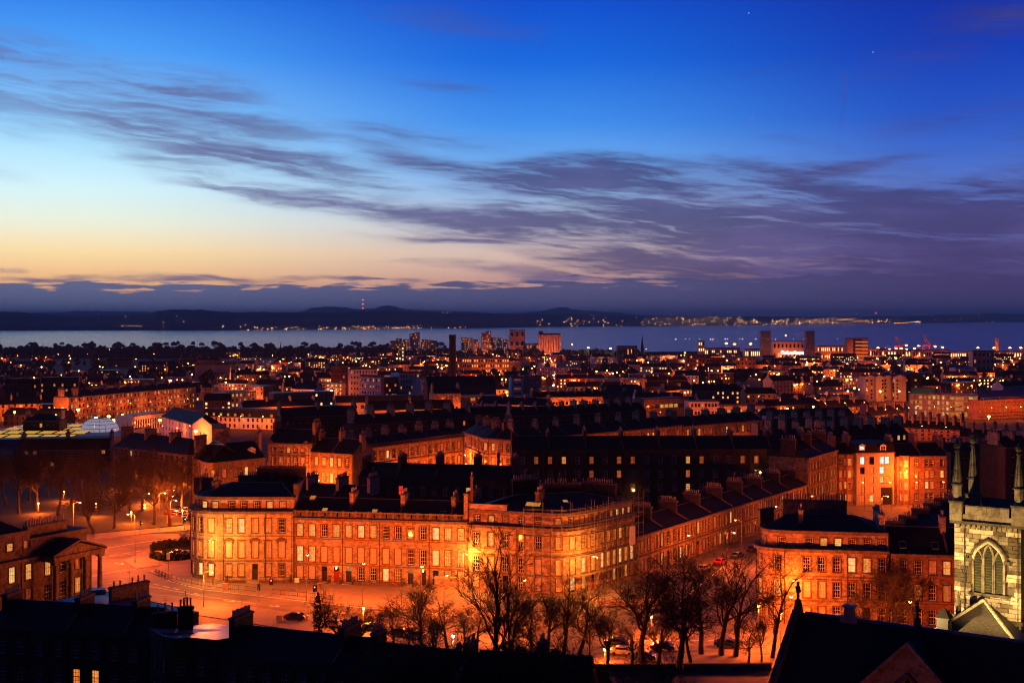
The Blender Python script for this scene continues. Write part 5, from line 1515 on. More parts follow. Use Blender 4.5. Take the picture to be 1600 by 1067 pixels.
# belfry opening geometry (pointed, three lights)
BW, BZ0, BZ1, BZ2 = 1.5, 69.6, 73.2, 75.2
BA = TW * .52
def in_bel(a, z): 
    if abs(a - BA) > BW + .35 or z < BZ0 - .3: return False
    if z < BZ1: return True
    f = (z - BZ1) / (BZ2 + .35 - BZ1)
    return f < 1 and abs(a - BA) < (BW + .35) * (1 - f ** 1.6)
rs = random.Random(5)
_stone = {}
def stone_block(w, h):
    key = (round(w, 1), round(h, 2))
    if key not in _stone:
        mb = MB(); w_, h_ = key[0] / 2 - .012, key[1] - .02
        b_ = .03
        v0 = [(-w_, .16, 0.0), (w_, .16, 0), (w_, .16, h_), (-w_, .16, h_)]
        v1 = [(-w_, -.0, 0), (w_, -.0, 0), (w_, -.0, h_), (-w_, -.0, h_)]
        v2 = [(-w_ + b_, -.035, b_), (w_ - b_, -.035, b_), (w_ - b_, -.035, h_ - b_), (-w_ + b_, -.035, h_ - b_)]
        for A, B in ((v0, v1), (v1, v2)):
            for i in range(4):
                j = (i + 1) % 4; mb.face([A[i], A[j], B[j], B[i]])
        mb.face(v2)
        _stone[key] = mb.mesh('stone', ['stone_clean'])
    return _stone[key]
nst = 0
def lay_course(fn_ang, pt, W, z, h, faceid):
    global nst
    a = 0.0
    while a < W - .05:
        w = min(rs.choice([.7, .9, 1.1, 1.3]), W - a)
        if W - a - w < .35: w = W - a
        am = a + w / 2
        if not (faceid == 0 and (in_bel(am, z + h / 2) or in_bel(am - w * .4, z + h / 2) or in_bel(am + w * .4, z + h / 2))):
            p = pt(am, z); p = (p[0] - lo.x, p[1] - lo.y, p[2] - lo.z)
            o = put('stone', stone_block(w, h), church, p, fn_ang)
            o.material_slots[0].link = 'OBJECT'
            g = .42 + .34 * math.sin(am * .9 + z * .5 + faceid) + rs.uniform(-.5, .5)
            o.material_slots[0].material = M['stone_clean' if g > .5 else ('stone_mid' if g > .1 else 'stone_grimy')]
            nst += 1
        a += w
z = 64.9
while z < ZT1 - .3:
    h = rs.choice([.42, .48, .54]); h = min(h, ZT1 - z)
    lay_course(angT, lambda a, zz: Tp(a, .12 - .16, zz), TW, z, h, 0)
    z += h
# string course under the belfry, corbel course, parapet
for (z0_, z1_, pr_, mt) in ((66.5, 66.85, .22, 'stone_grimy'), (ZT1, ZT1 + .32, .38, 'stone_grimy')):
    mb = MB(lo); mb.obox(c_.x, c_.y, TW / 2 + pr_, TW / 2 + pr_, z0_, z1_, angT); mb.build('string_course', [mt], church)
for i in range(12):
    a = .5 + i * (TW - 1) / 11
    mb = MB(lo); p = Tp(a, .17, 0); mb.obox(p[0], p[1], .16, .17, ZT1 - .5, ZT1 - .003, angT); mb.build('corbel', ['stone_mid'], church)
mb = MB(lo)
for side in range(4):
    an = angT + side * math.pi / 2
    for i in range(4):
        t = (i - 1.5) * TW / 4.6
        ca, sa = math.cos(an), math.sin(an)
        def q(lx, ly): return (c_.x + lx * ca - ly * sa, c_.y + lx * sa + ly * ca)
    bb = MB(lo)
    x, y = q(0, -TW / 2 + .05); bb.obox(x, y, TW / 2 - .7, .2, ZT1 + .32, ZT1 + 1.05, an); bb.build('parapet', ['stone_mid'], church)
    for i in range(4):
        t = -TW / 2 + .8 + (TW - 1.6) * (i + .5) / 4
        if i in (0, 3): t += .25 if i == 0 else -.25
        bb = MB(lo); x, y = q(t, -TW / 2 + .05); w = .5 if i in (0, 3) else .66
        bb.obox(x, y, w, .195, ZT1 + 1.052, ZT1 + 1.95, an, 0); bb.obox(x, y, w + .05, .26, ZT1 + 1.95, ZT1 + 2.1, an, 1); bb.build('merlon', ['stone_mid', 'stone_grimy'], church)
mb = MB(lo); mb.obox(c_.x, c_.y, TW / 2 - .3, TW / 2 - .3, ZT1 + .1, ZT1 + .4, angT); mb.build('tower_roof', ['lead'], church)
# pinnacles: square base, octagonal shaft, cornice, tapering spirelet, ball finial
for (sa_, ss_) in ((-1, 1), (1, 1), (-1, -1), (1, -1)):
    q = c_ + uT * (sa_ * (TW / 2 - .25)) + nT * (ss_ * (TW / 2 - .25)); x, y = q
    mb = MB(lo)
    mb.obox(x, y, .66, .66, ZT1 + .322, ZT1 + 2.3, angT, 0); mb.obox(x, y, .76, .76, ZT1 + 2.3, ZT1 + 2.5, angT, 1)
    mb.lathe(x, y, [(.56, ZT1 + 2.5), (.5, ZT1 + 2.7), (.5, ZT1 + 4.1)], 8, 0, angT + R(22.5))
    mb.lathe(x, y, [(.5, ZT1 + 4.1), (.66, ZT1 + 4.22), (.66, ZT1 + 4.36), (.5, ZT1 + 4.45)], 8, 1, angT + R(22.5))
    pn = mb.build('pinnacle', ['stone_mid', 'stone_grimy'], church)
    mb = MB(lo); mb.lathe(x, y, [(.5, ZT1 + 4.45), (.35, ZT1 + 5.75), (.18, ZT1 + 7.9)], 8, 0, angT + R(22.5)); mb.build('spirelet', ['stone_mid'], pn)
    mb = MB(lo)
    for i in range(8):
        t = i * math.pi / 4 + angT + R(22.5)
        mb.tube((x + .5 * math.cos(t), y + .5 * math.sin(t), ZT1 + 4.45), (x + .18 * math.cos(t), y + .18 * math.sin(t), ZT1 + 7.9), .05, .04, 4)
    mb.lathe(x, y, [(.36, ZT1 + 5.75), (.4, ZT1 + 5.82), (.34, ZT1 + 5.9)], 8, 0, angT + R(22.5))
    mb.build('rib', ['stone_grimy'], pn)
    mb = MB(lo); mb.lathe(x, y, [(.22, ZT1 + 7.9), (.34, ZT1 + 8.0), (.3, ZT1 + 8.12), (.2, ZT1 + 8.25), (.42, ZT1 + 8.55), (.36, ZT1 + 8.85), (.16, ZT1 + 8.95), (.2, ZT1 + 9.1), (.03, ZT1 + 9.35)], 8, 0); mb.build('finial', ['stone_grimy'], pn)
# belfry: hood, mullions, louvres
def arch(mb, cx, hw, zs_, za, r_, s, k_=8, sides=6):
    for sgn in (-1, 1):
        pts = [(cx + sgn * hw * (1 - (i / k_) ** 1.7), zs_ + (za - zs_) * (i / k_) ** .8) for i in range(k_ + 1)]
        for (a0, z0_), (a1, z1_) in zip(pts, pts[1:]): mb.tube(Tp(a0, s, z0_), Tp(a1, s, z1_), r_, r_, sides)
mb = MB(lo); mb.face([Tp(BA - BW - .4, -.115, BZ0 - .3), Tp(BA + BW + .4, -.115, BZ0 - .3), Tp(BA + BW + .4, -.115, BZ1), Tp(BA, -.115, BZ2 + .4), Tp(BA - BW - .4, -.115, BZ1)]); mb.build('belfry_back', ['dark_rubble'], church)
mb = MB(lo); arch(mb, BA, BW + .4, BZ1, BZ2 + .35, .17, .1)
for sgn in (-1, 1):
    p = Tp(BA + sgn * (BW + .5), .1, 0); mb.obox(p[0], p[1], .3, .2, BZ1 - .25, BZ1 + .1, angT)
mb.build('hood_mould', ['stone_grimy'], church)
mb = MB(lo); arch(mb, BA, BW + .15, BZ1, BZ2 + .05, .2, 0.02); mb.build('arch', ['stone_clean'], church)
lw = BW * 2 / 3
for i in range(3):
    cx = BA + (i - 1) * (lw + .12)
    zt = BZ1 + (.75 if i == 1 else .1)
    mb = MB(lo); arch(mb, cx, lw / 2 + .03, zt - .5, zt + 1.0, .12, 0.0)
    for sgn in (-1, 1):
        p = Tp(cx + sgn * (lw / 2 + .03), 0, 0); mb.obox(p[0], p[1], .12, .14, BZ0, zt - .45, angT)
    mb.build('mullion', ['stone_mid'], church)
    lz = BZ0 + .15
    while lz < zt + .75:
        hw = lw / 2 - .08
        if lz > zt - .5: hw = (lw / 2) * (1 - ((lz - zt + .5) / 1.5) ** 1.7) - .02
        if hw > .08:
            mb = MB(lo)
            mb.face([Tp(cx - hw, .05, lz), Tp(cx + hw, .05, lz), Tp(cx + hw, -.1, lz + .24), Tp(cx - hw, -.1, lz + .24)])
            mb.face([Tp(cx - hw, .05, lz - .05), Tp(cx + hw, .05, lz - .05), Tp(cx + hw, .05, lz), Tp(cx - hw, .05, lz)])
            mb.build('louvre', ['louvre_green'], church)
        lz += .3
mb = MB(lo); p = Tp(BA, .06, 0); mb.obox(p[0], p[1], BW + .6, .25, BZ0 - .35, BZ0 - .05, angT); mb.build('sill', ['stone_grimy'], church)
for a in (1.15, TW - .3):      # rain pipes
    mb = MB(lo); mb.tube(Tp(a, .1, 60), Tp(a, .1, 76.9), .05, .05, 6); mb.build('rain_pipe', ['iron'], church)
# lower roof at the tower foot, slated, with pale hip stones and a little louvred turret
ap = Vector(Tp(3.4, .9, 68.9)); bl = Vector(Tp(-3.6, 5.2, 64.6)); br_ = Vector(Tp(9.6, 5.2, 64.6)); bk = Vector(Tp(-3.6, -2, 64.6)); bk2 = Vector(Tp(9.6, -2, 64.6))
bl = Vector(Tp(-1.9, 5.6, 64.9)); br_ = Vector(Tp(8.6, 5.6, 64.9)); bk = Vector(Tp(-1.9, .2, 64.9)); bk2 = Vector(Tp(8.6, .2, 64.9))
mb = MB(lo); mb.face([tuple(bl), tuple(br_), tuple(ap)]); mb.face([tuple(bk), tuple(bl), tuple(ap)]); mb.face([tuple(br_), tuple(bk2), tuple(ap)]); mb.build('roof', ['slate_grey'], church)
for e in (bl, br_):
    for i in range(10):
        p, q = ap + (e - ap) * (i / 10), ap + (e - ap) * ((i + .95) / 10)
        mb = MB(lo); mb.tube(tuple(p + Vector((0, 0, .06))), tuple(q + Vector((0, 0, .06))), .2, .2, 6); mb.build('hip_stone', ['stone_clean'], church)
mb = MB(lo); q = Vector(Tp(-.2, 5.6, 0)); 
mb.prism([(Vector(p).x, Vector(p).y) for p in ((bk.x, bk.y), (bl.x, bl.y), (br_.x, br_.y), (bk2.x, bk2.y))], 52, 64.95); mb.build('vestry_wall', ['stone_mid'], church)
tp = Tp(.2, 4.7, 0)
mb = MB(lo); mb.obox(tp[0], tp[1], .62, .62, 65.2, 67.3, angT, 0); mb.obox(tp[0], tp[1], .75, .75, 67.3, 67.42, angT, 0); mb.obox(tp[0], tp[1], .78, .78, 67.42, 68.5, angT, 1, .02); 
mb.build('turret', ['iron', 'slate'], church)
mb = MB(lo)
for i in range(5):
    p = T0 + uT * .85 + nT * 4.7; mb.obox(p.x, p.y, .03, .45, 65.7 + i * .3, 65.88 + i * .3, angT)
mb.build('louvre', ['stone_clean'], church)
mb = MB(lo); p = Tp(1.0, 2.0, 0); mb.lathe(p[0], p[1], [(.3, 65), (.32, 68.3), (.05, 69.9)], 6); mb.build('spike', ['stone_grimy'], church)
# floodlights that light the tower from the roofs below
def flood(a, s, z, tgt, power, size=R(70), name='floodlight', colr=(1.0, .60, .20)):
    p = Vector(Tp(a, s, z))
    fl = empty(name, tuple(p), None, None)
    mb = MB(); mb.obox(0, 0, .2, .12, -.15, .15, 0); b_ = mb.build('lamp_body', ['iron'], fl, loc=(0, 0, 0))
    ld = bpy.data.lights.new('floodlight', 'SPOT'); ld.energy = power; ld.color = colr; ld.spot_size = size; ld.spot_blend = .6; ld.shadow_soft_size = .2
    lo_ = bpy.data.objects.new('floodlight', ld); col.objects.link(lo_)
    d = Vector(tgt) - p; lo_.location = p + d.normalized() * .45; lo_.rotation_euler = d.to_track_quat('-Z', 'Y').to_euler()
    return fl
f1 = flood(-4.5, 12.0, 66.8, Tp(3.0, 0, 72.5), 27000, R(74)); tag(f1, 'small black floodlight aimed up at the tower face, left of the lit slate roof', 'floodlight')
f2 = flood(9.5, 11.5, 66.8, Tp(4.6, 0, 72.5), 13000, R(74)); tag(f2, 'small black floodlight aimed up at the tower face, right of the lit slate roof', 'floodlight')

# ------------------------------------------------------------------ middle distance, one call per building seen in the photograph
def mid(label, px0, Y0, px1, Y1, py_e, h=None, rows=3, bays=None, depth=12, lit=.3, seed=1, roof='gable', ridge_h=3.5, wall='rubble', chims=None, cat='building', name='tenement', group=None, cornice=(.3, .35),
        roof_mat='slate', chim_h=2.2, win=(1.3, 1.9), pots=6, panes=None, z0=None, blind=.1, win_style='sash', base=None, **kw):
    z1 = Z(py_e, Y0)
    zb = min(ground(Y0), ground(Y1)) if z0 is None else z0
    H = z1 - zb
    rr = [(zb + H * (i + .28) / rows, min(win[1], H / rows * .62), win[0]) for i in range(rows)]
    L = math.hypot(X(px1, Y1) - X(px0, Y0), Y1 - Y0)
    return building(label, [(X(px0, Y0), Y0), (X(px1, Y1), Y1)], depth, zb, z1, rr, bays=bays or max(3, int(L / 3.2)), cat=cat, name=name, group=group, roof=roof, ridge_h=ridge_h, wall=wall, roof_mat=roof_mat, lit=lit, blind=blind, seed=seed,
                    chims=chims, cornice=cornice, detail=1, chim_h=chim_h, pots=pots, panes=panes, chim_mat='ashlar', **kw)
gM = 'tenements of the middle distance'
# left side
mid('dark terrace with four lit dormers behind the park trees', 30, 500, 172, 505, 704, rows=3, roof='mansard', ridge_h=4.5, lit=.12, seed=2, group=gM, wall='dark_rubble')
rd, _ = mid('hipped dark house right of the dormered terrace by the park trees', 176, 470, 292, 440, 697, rows=3, roof='hip', ridge_h=5, lit=.1, seed=4, group=gM, wall='rubble')
r_, p_ = mid('orange lit tenement row at the far left above the glass roofed market', -30, 760, 66, 775, 633, rows=4, lit=.4, seed=6, group=gM, wall='ashlar')
mid('bright orange gabled block beside the long lit tenement', 83, 790, 107, 785, 622, rows=4, lit=0.1, seed=7, group=gM, wall='ashlar', ridge_h=4, chims=1)
mid('long four storey tenement full of lit windows behind the glass dome', 107.5, 784, 306, 905, 621, rows=4, lit=.42, seed=8, group=gM, wall='ashlar', bays=36)
mid('low dark house with an arched roof left of the glass dome', 36, 640, 92, 640, 657, rows=2, lit=.3, seed=9, group=gM, wall='dark_rubble', roof='hip', ridge_h=3)
mid('dark tenement with pale topped dormers at the far left', 8, 960, 60, 960, 600, rows=4, lit=.12, seed=10, group=gM, wall='dark_rubble', roof='mansard', ridge_h=4)
mid('dark tenement with a few bright windows beside the tall dark firs', 60.5, 965, 122, 970, 598, rows=4, lit=.3, seed=12, group=gM, wall='dark_rubble', roof='mansard', ridge_h=4)
mid('flat roofed hall with a lit upper strip left of the big star bright lamp', 125, 950, 190, 960, 603, rows=2, lit=.5, seed=13, group=gM, roof='flat', wall='render_cream', parapet=.5, name='hall')
mid('pale flat roofed hall beside the big star bright lamp', 190.5, 1010, 275, 1020, 600, rows=2, lit=.4, seed=14, group=gM, roof='flat', wall='concrete', parapet=.5, name='hall')
mid('windowless pale warehouse with a dark band, left of centre on the hillside', 304, 1420, 370, 1430, 570, rows=1, lit=0, seed=15, roof='flat', wall='concrete', parapet=3, name='warehouse', bays=2, depth=30)
# white gabled group
mid('pale hall with upright fins right of the glass dome', 209, 660, 265, 690, 650, rows=1, bays=14, lit=.0, seed=16, roof='flat', wall='render_white', win=(.9, 5.5), parapet=.6, name='hall', panes=lambda ri, bi: BL)
rW, _ = mid('white harled block with two gables lit orange by a street lamp', 252, 650, 300, 600, 650, rows=3, bays=9, lit=.1, seed=17, roof='gable', ridge_h=4.5, wall='render_white', chims=0, name='hall', depth=14)
for (p0, p1, Yg, zt) in ((300.5, 331, 598, 653), (262, 287, 646, 648)):
    mb = MB(rW.location); a, b_ = (X(p0, Yg), Yg), (X(p1, Yg - 6), Yg - 6); m_ = ((a[0] + b_[0]) / 2, (a[1] + b_[1]) / 2)
    mb.face([(*a, 36), (*b_, 36), (*b_, Z(663, Yg)), (*m_, Z(zt - 2, Yg)), (*a, Z(663, Yg))])
    mb.face([(*b_, 36), (b_[0] + 4, b_[1] + 13, 36), (b_[0] + 4, b_[1] + 13, Z(663, Yg)), (*b_, Z(663, Yg))])
    mb.build('gable_wall', ['render_white'], rW)
mid('pale modern block with bright square windows behind the mansard terrace', 333, 900, 400, 930, 616, rows=3, bays=10, lit=.5, seed=18, roof='flat', wall='render_cream', parapet=.4, name='flats', win=(1.8, 1.9))
rT2, pT2 = mid('orange fronted terrace with a row of lit mansard dormers', 318, 715, 512, 690, 650, rows=2, bays=26, lit=.25, seed=19, roof='mansard', ridge_h=4.2, wall='render_white', chims=0, name='terrace', blind=.2)
for i in range(17):
    x, y = pT2.at(pT2.len * (i + .5) / 17, .25); d_ = MB(rT2.location); z1 = Z(650, 715)
    d_.obox(x, y, .95, .5, z1 + .3, z1 + 2.2, pT2.ang(0), 0); d_.obox(x, y, 1.1, .7, z1 + 2.2, z1 + 2.4, pT2.ang(0), 0)
    dd = d_.build('dormer', ['slate'], rT2)
    x, y = pT2.at(pT2.len * (i + .5) / 17, -.29); d_ = MB(rT2.location); d_.obox(x, y, .7, .04, z1 + .55, z1 + 2.0, pT2.ang(0)); d_.build('pane', [rnd.choice([LIT, LIT, BR, DK, DK, DIM])], dd)
mid('white end block of the mansard terrace with square windows', 512.5, 690, 538, 700, 645, rows=3, bays=2, lit=.0, seed=20, roof='mansard', ridge_h=3.5, wall='render_white', chims=0, name='flats', win=(1.8, 2))
# centre left
mid('dark slated rows with small dormers left of the lit balustraded terrace', 440, 560, 560, 575, 652, rows=3, lit=.05, seed=23, group=gM, wall='dark_rubble', ridge_h=4)
mid('brick flats with a white top storey standing in the middle of the town', 517, 1090, 545, 1090, 576, rows=5, bays=6, lit=.12, seed=24, roof='flat', wall='brick_red', parapet=2.6, name='flats', depth=16)
mid('pair of brick and white flats right of the white topped block', 545.5, 1075, 590, 1080, 577, rows=5, bays=9, lit=.12, seed=25, roof='flat', wall='render_white', parapet=2.2, name='flats', depth=16)
mid('stepped white flats with dark brick base left of the tall brick chimney', 563, 1000, 600, 985, 588, rows=4, bays=8, lit=.3, seed=26, roof='flat', wall='render_white', parapet=1.6, name='flats', depth=16)
mid('narrow brick flats with lit balconies between the white blocks', 600.5, 980, 622, 985, 591, rows=5, bays=4, lit=.45, seed=27, roof='flat', wall='brick_red', parapet=.8, name='flats', depth=14)
mid('tall white flats with a dark corner tower left of the tall brick chimney', 623, 990, 657, 1000, 583, rows=5, bays=7, lit=.18, seed=28, roof='flat', wall='render_white', parapet=1.2, name='flats', depth=14)
mid('low white flats at the foot of the tall brick chimney', 658, 985, 702, 1000, 592, rows=3, bays=9, lit=.15, seed=29, roof='flat', wall='render_white', parapet=.6, name='flats', depth=14)
mid('long brown shed with a black gabled roof in front of the tall brick chimney', 668, 920, 775, 930, 604, rows=1, lit=0, seed=30, roof='gable', ridge_h=7, wall='brick_red', chims=0, name='shed', depth=24)
mid('lit tenement with three bright top windows below the tall brick chimney', 678, 760, 720, 765, 615, rows=3, lit=.5, seed=31, roof='gable', ridge_h=3, wall='ashlar', name='tenement')
mid('curved brick flats dotted with lamps below the black shed', 717, 780, 784, 790, 620, rows=4, bays=16, lit=.3, seed=32, roof='flat', wall='brick_red', parapet=.6, name='flats', depth=16)
mid('mansard block with two broad lit windows right of the lit dormers', 525, 790, 662, 800, 629, rows=2, bays=12, lit=.35, seed=33, roof='mansard', ridge_h=4, wall='render_cream', name='flats', chims=0, win=(2.2, 2))
mid('low white gabled cottages with a black roof below the mansard block', 575, 720, 710, 735, 641, rows=1, bays=10, lit=.25, seed=34, roof='gable', ridge_h=5, wall='render_white', chims=2, name='cottages')
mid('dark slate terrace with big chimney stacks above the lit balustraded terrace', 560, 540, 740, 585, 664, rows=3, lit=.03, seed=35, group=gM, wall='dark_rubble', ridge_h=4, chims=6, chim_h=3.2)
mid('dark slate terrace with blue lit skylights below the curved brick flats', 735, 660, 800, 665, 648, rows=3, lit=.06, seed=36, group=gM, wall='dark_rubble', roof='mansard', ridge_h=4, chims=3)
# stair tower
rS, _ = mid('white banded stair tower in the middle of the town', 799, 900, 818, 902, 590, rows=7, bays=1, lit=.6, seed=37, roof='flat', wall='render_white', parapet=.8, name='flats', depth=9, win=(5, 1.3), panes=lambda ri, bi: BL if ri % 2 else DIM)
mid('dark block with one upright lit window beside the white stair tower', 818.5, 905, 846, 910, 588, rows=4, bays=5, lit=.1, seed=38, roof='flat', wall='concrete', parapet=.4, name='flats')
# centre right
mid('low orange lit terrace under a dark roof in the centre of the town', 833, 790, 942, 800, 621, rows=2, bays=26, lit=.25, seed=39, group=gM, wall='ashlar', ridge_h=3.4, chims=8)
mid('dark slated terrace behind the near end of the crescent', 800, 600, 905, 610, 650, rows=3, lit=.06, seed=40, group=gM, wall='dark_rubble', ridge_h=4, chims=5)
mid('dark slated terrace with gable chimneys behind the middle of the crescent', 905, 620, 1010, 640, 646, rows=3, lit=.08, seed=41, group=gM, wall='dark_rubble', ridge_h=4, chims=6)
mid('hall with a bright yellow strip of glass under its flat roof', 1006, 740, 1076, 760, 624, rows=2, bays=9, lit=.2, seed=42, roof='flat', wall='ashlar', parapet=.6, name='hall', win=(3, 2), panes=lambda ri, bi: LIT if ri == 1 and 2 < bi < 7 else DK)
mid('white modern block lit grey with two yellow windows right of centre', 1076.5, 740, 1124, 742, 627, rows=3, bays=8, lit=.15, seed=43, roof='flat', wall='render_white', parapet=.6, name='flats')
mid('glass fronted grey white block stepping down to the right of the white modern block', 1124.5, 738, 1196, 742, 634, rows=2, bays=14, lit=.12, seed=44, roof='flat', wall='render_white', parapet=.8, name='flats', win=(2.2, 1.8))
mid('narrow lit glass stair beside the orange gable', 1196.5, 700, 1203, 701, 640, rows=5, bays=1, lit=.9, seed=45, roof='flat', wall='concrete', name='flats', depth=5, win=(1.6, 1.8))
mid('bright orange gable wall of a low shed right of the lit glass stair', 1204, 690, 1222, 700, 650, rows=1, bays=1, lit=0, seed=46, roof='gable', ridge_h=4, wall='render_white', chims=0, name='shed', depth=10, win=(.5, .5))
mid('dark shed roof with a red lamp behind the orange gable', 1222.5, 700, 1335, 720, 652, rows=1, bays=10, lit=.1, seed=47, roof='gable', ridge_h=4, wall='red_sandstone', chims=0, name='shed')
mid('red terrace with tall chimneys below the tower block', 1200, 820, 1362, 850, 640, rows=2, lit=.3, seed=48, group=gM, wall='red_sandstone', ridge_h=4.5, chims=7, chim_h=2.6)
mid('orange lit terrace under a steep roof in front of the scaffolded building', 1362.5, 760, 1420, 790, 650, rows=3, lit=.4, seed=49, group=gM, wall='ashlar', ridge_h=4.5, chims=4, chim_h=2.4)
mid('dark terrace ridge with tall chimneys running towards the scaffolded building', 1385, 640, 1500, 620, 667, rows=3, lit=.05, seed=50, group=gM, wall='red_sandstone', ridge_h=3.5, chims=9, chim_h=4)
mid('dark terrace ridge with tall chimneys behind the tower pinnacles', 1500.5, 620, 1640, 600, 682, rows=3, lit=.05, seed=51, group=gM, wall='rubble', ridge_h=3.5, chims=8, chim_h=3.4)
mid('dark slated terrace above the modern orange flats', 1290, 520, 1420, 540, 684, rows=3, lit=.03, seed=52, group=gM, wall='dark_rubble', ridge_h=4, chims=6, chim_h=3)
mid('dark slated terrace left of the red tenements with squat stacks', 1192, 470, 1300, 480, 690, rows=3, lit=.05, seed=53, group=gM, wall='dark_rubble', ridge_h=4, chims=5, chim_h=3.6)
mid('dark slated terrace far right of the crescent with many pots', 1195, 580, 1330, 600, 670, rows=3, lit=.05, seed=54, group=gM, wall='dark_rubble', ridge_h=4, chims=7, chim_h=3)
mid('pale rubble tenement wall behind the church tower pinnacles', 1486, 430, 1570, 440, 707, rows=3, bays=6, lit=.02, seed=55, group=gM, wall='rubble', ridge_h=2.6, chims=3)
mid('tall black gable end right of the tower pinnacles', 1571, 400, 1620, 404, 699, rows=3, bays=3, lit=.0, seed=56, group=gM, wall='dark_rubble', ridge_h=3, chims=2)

# glass roofed market and its dome
mk = empty('market', (X(70, 620), 640, 38), 'market hall with glowing yellow roof lights and a pale glass dome', 'market hall')
mb = MB(mk.location)
x0, x1 = X(-40, 620), X(186, 620)
mb.box(x0, 600, 36, x1, 690, Z(686, 600)); mb.build('hall_body', ['steel_blue'], mk)
for r_i in range(4):
    for c_i in range(9):
        xx = x0 + 4 + c_i * 8.3; yy = 606 + r_i * 20
        if xx > X(122, 620) or (r_i == 3 and c_i > 3): continue
        mb = MB(mk.location); zb = Z(686, 600)
        mb.face([(xx, yy, zb + .3), (xx + 6.6, yy, zb + .3), (xx + 6.6, yy + 9, zb + .75), (xx, yy + 9, zb + .75)], 0)
        mb.face([(xx + 6.6, yy + 9, zb + .75), (xx + 6.6, yy + 13, zb), (xx, yy + 13, zb), (xx, yy + 9, zb + .75)], 1)
        for xe in (xx, xx + 6.6): mb.face([(xe, yy, zb), (xe, yy + 9, zb + .75), (xe, yy + 13, zb)], 1)
        for i in range(1, 5):
            xb = xx + 6.6 * i / 5; mb.tube((xb, yy, zb + .36), (xb, yy + 9, zb + .756), .07, .07, 4, 1)
        mb.build('roof_light', ['skylight_glow', 'steel_blue'], mk)
emit('dome_glow', (.62, .56, .8), .42)
dm = (X(151, 640), 645.0); zd = Z(677, 635); Rd = 9.6; Hd = 7.0
for k_ in range(5):
    mb = MB(mk.location); f0, f1 = k_ / 5, (k_ + 1) / 5
    r0, z0_ = Rd * math.cos(f0 * math.pi / 2 * .86), zd + Hd * math.sin(f0 * math.pi / 2)
    r1_, z1_ = Rd * math.cos(f1 * math.pi / 2 * .86), zd + Hd * math.sin(f1 * math.pi / 2)
    for i in range(20):
        t0, t1 = i * math.pi / 10 + .02, (i + 1) * math.pi / 10 - .02
        mb.face([(dm[0] + r0 * math.cos(t0), dm[1] + r0 * math.sin(t0), z0_ + .12), (dm[0] + r0 * math.cos(t1), dm[1] + r0 * math.sin(t1), z0_ + .12), (dm[0] + r1_ * math.cos(t1), dm[1] + r1_ * math.sin(t1), z1_ - .12), (dm[0] + r1_ * math.cos(t0), dm[1] + r1_ * math.sin(t0), z1_ - .12)])
    mb.build('dome_glass', ['dome_glow'], mk)
mb = MB(mk.location)
mb.lathe(dm[0], dm[1], [(Rd - .2, zd - 6), (Rd + .3, zd - 5.9), (Rd + .3, zd - .2), (Rd - .1, zd)], 20)
for k_ in range(6):
    f0 = k_ / 5; r0, z0_ = Rd * math.cos(f0 * math.pi / 2 * .86), zd + Hd * math.sin(f0 * math.pi / 2)
    for i in range(20):
        t0, t1 = i * math.pi / 10, (i + 1) * math.pi / 10
        mb.tube((dm[0] + r0 * math.cos(t0), dm[1] + r0 * math.sin(t0), z0_), (dm[0] + r0 * math.cos(t1), dm[1] + r0 * math.sin(t1), z0_), .13, .13, 4, cap=False)
mb.build('dome_frame', ['steel_blue'], mk)

# tall chimney
ch = empty('brick_chimney', (X(707, 1180), 1180, ground(1180)), 'tall dark brick chimney standing alone against the water', 'chimney')
mb = MB(ch.location); zt = Z(523, 1180); mb.lathe(X(707, 1180), 1180, [(3.6, ground(1180)), (3.1, zt - 6), (3.1, zt - 4.2), (3.45, zt - 3.8), (3.45, zt - 1), (3.2, zt)], 12); mb.build('shaft', ['dark_rubble'], ch)
mb = MB(ch.location)
for k_ in range(5): 
    z_ = zt - 8 - k_ * 9; mb.lathe(X(707, 1180), 1180, [(3.25 + k_ * .1, z_), (3.25 + k_ * .1, z_ + .5)], 12)
mb.build('iron_band', ['iron'], ch)

# slab tower block, right
tb = empty('tower_block', (X(1395, 1000), 1000, ground(1000)), 'grey slab tower block with lit stair windows above the terraces on the right', 'tower block')
mb = MB(tb.location); zb = ground(1000) - 1
def slabp(px0, px1, Y, zt, dep, mt, gable=0): 
    mb = MB(tb.location); a, b_ = X(px0, Y), X(px1, Y)
    mb.box(a, Y, zb, b_, Y + dep, zt)
    mb.face([(a, Y - .01, zt), (b_, Y - .01, zt), ((a + b_) / 2, Y - .01, zt + gable)]) if gable else None
    mb.build('wall', [mt], tb)
    if gable:
        rb = MB(tb.location); m_ = (a + b_) / 2
        rb.face([(a, Y, zt), (m_, Y, zt + gable), (m_, Y + dep, zt + gable), (a, Y + dep, zt)]); rb.face([(b_, Y, zt), (m_, Y, zt + gable), (m_, Y + dep, zt + gable), (b_, Y + dep, zt)]); rb.build('roof', ['slate'], tb)
zt = Z(589, 1000)
slabp(1352, 1368, 1004, zt, 18, 'harling', 1.2); slabp(1368.2, 1381, 1000, zt, 18, 'concrete', 1.4); slabp(1381.2, 1396, 1006, zt, 18, 'harling', 1.2); slabp(1396.2, 1416, 1000, zt, 20, 'concrete', 1.8); slabp(1416.2, 1441, 1010, zt + .8, 18, 'dark_rubble', 3.2)
rt = random.Random(4)
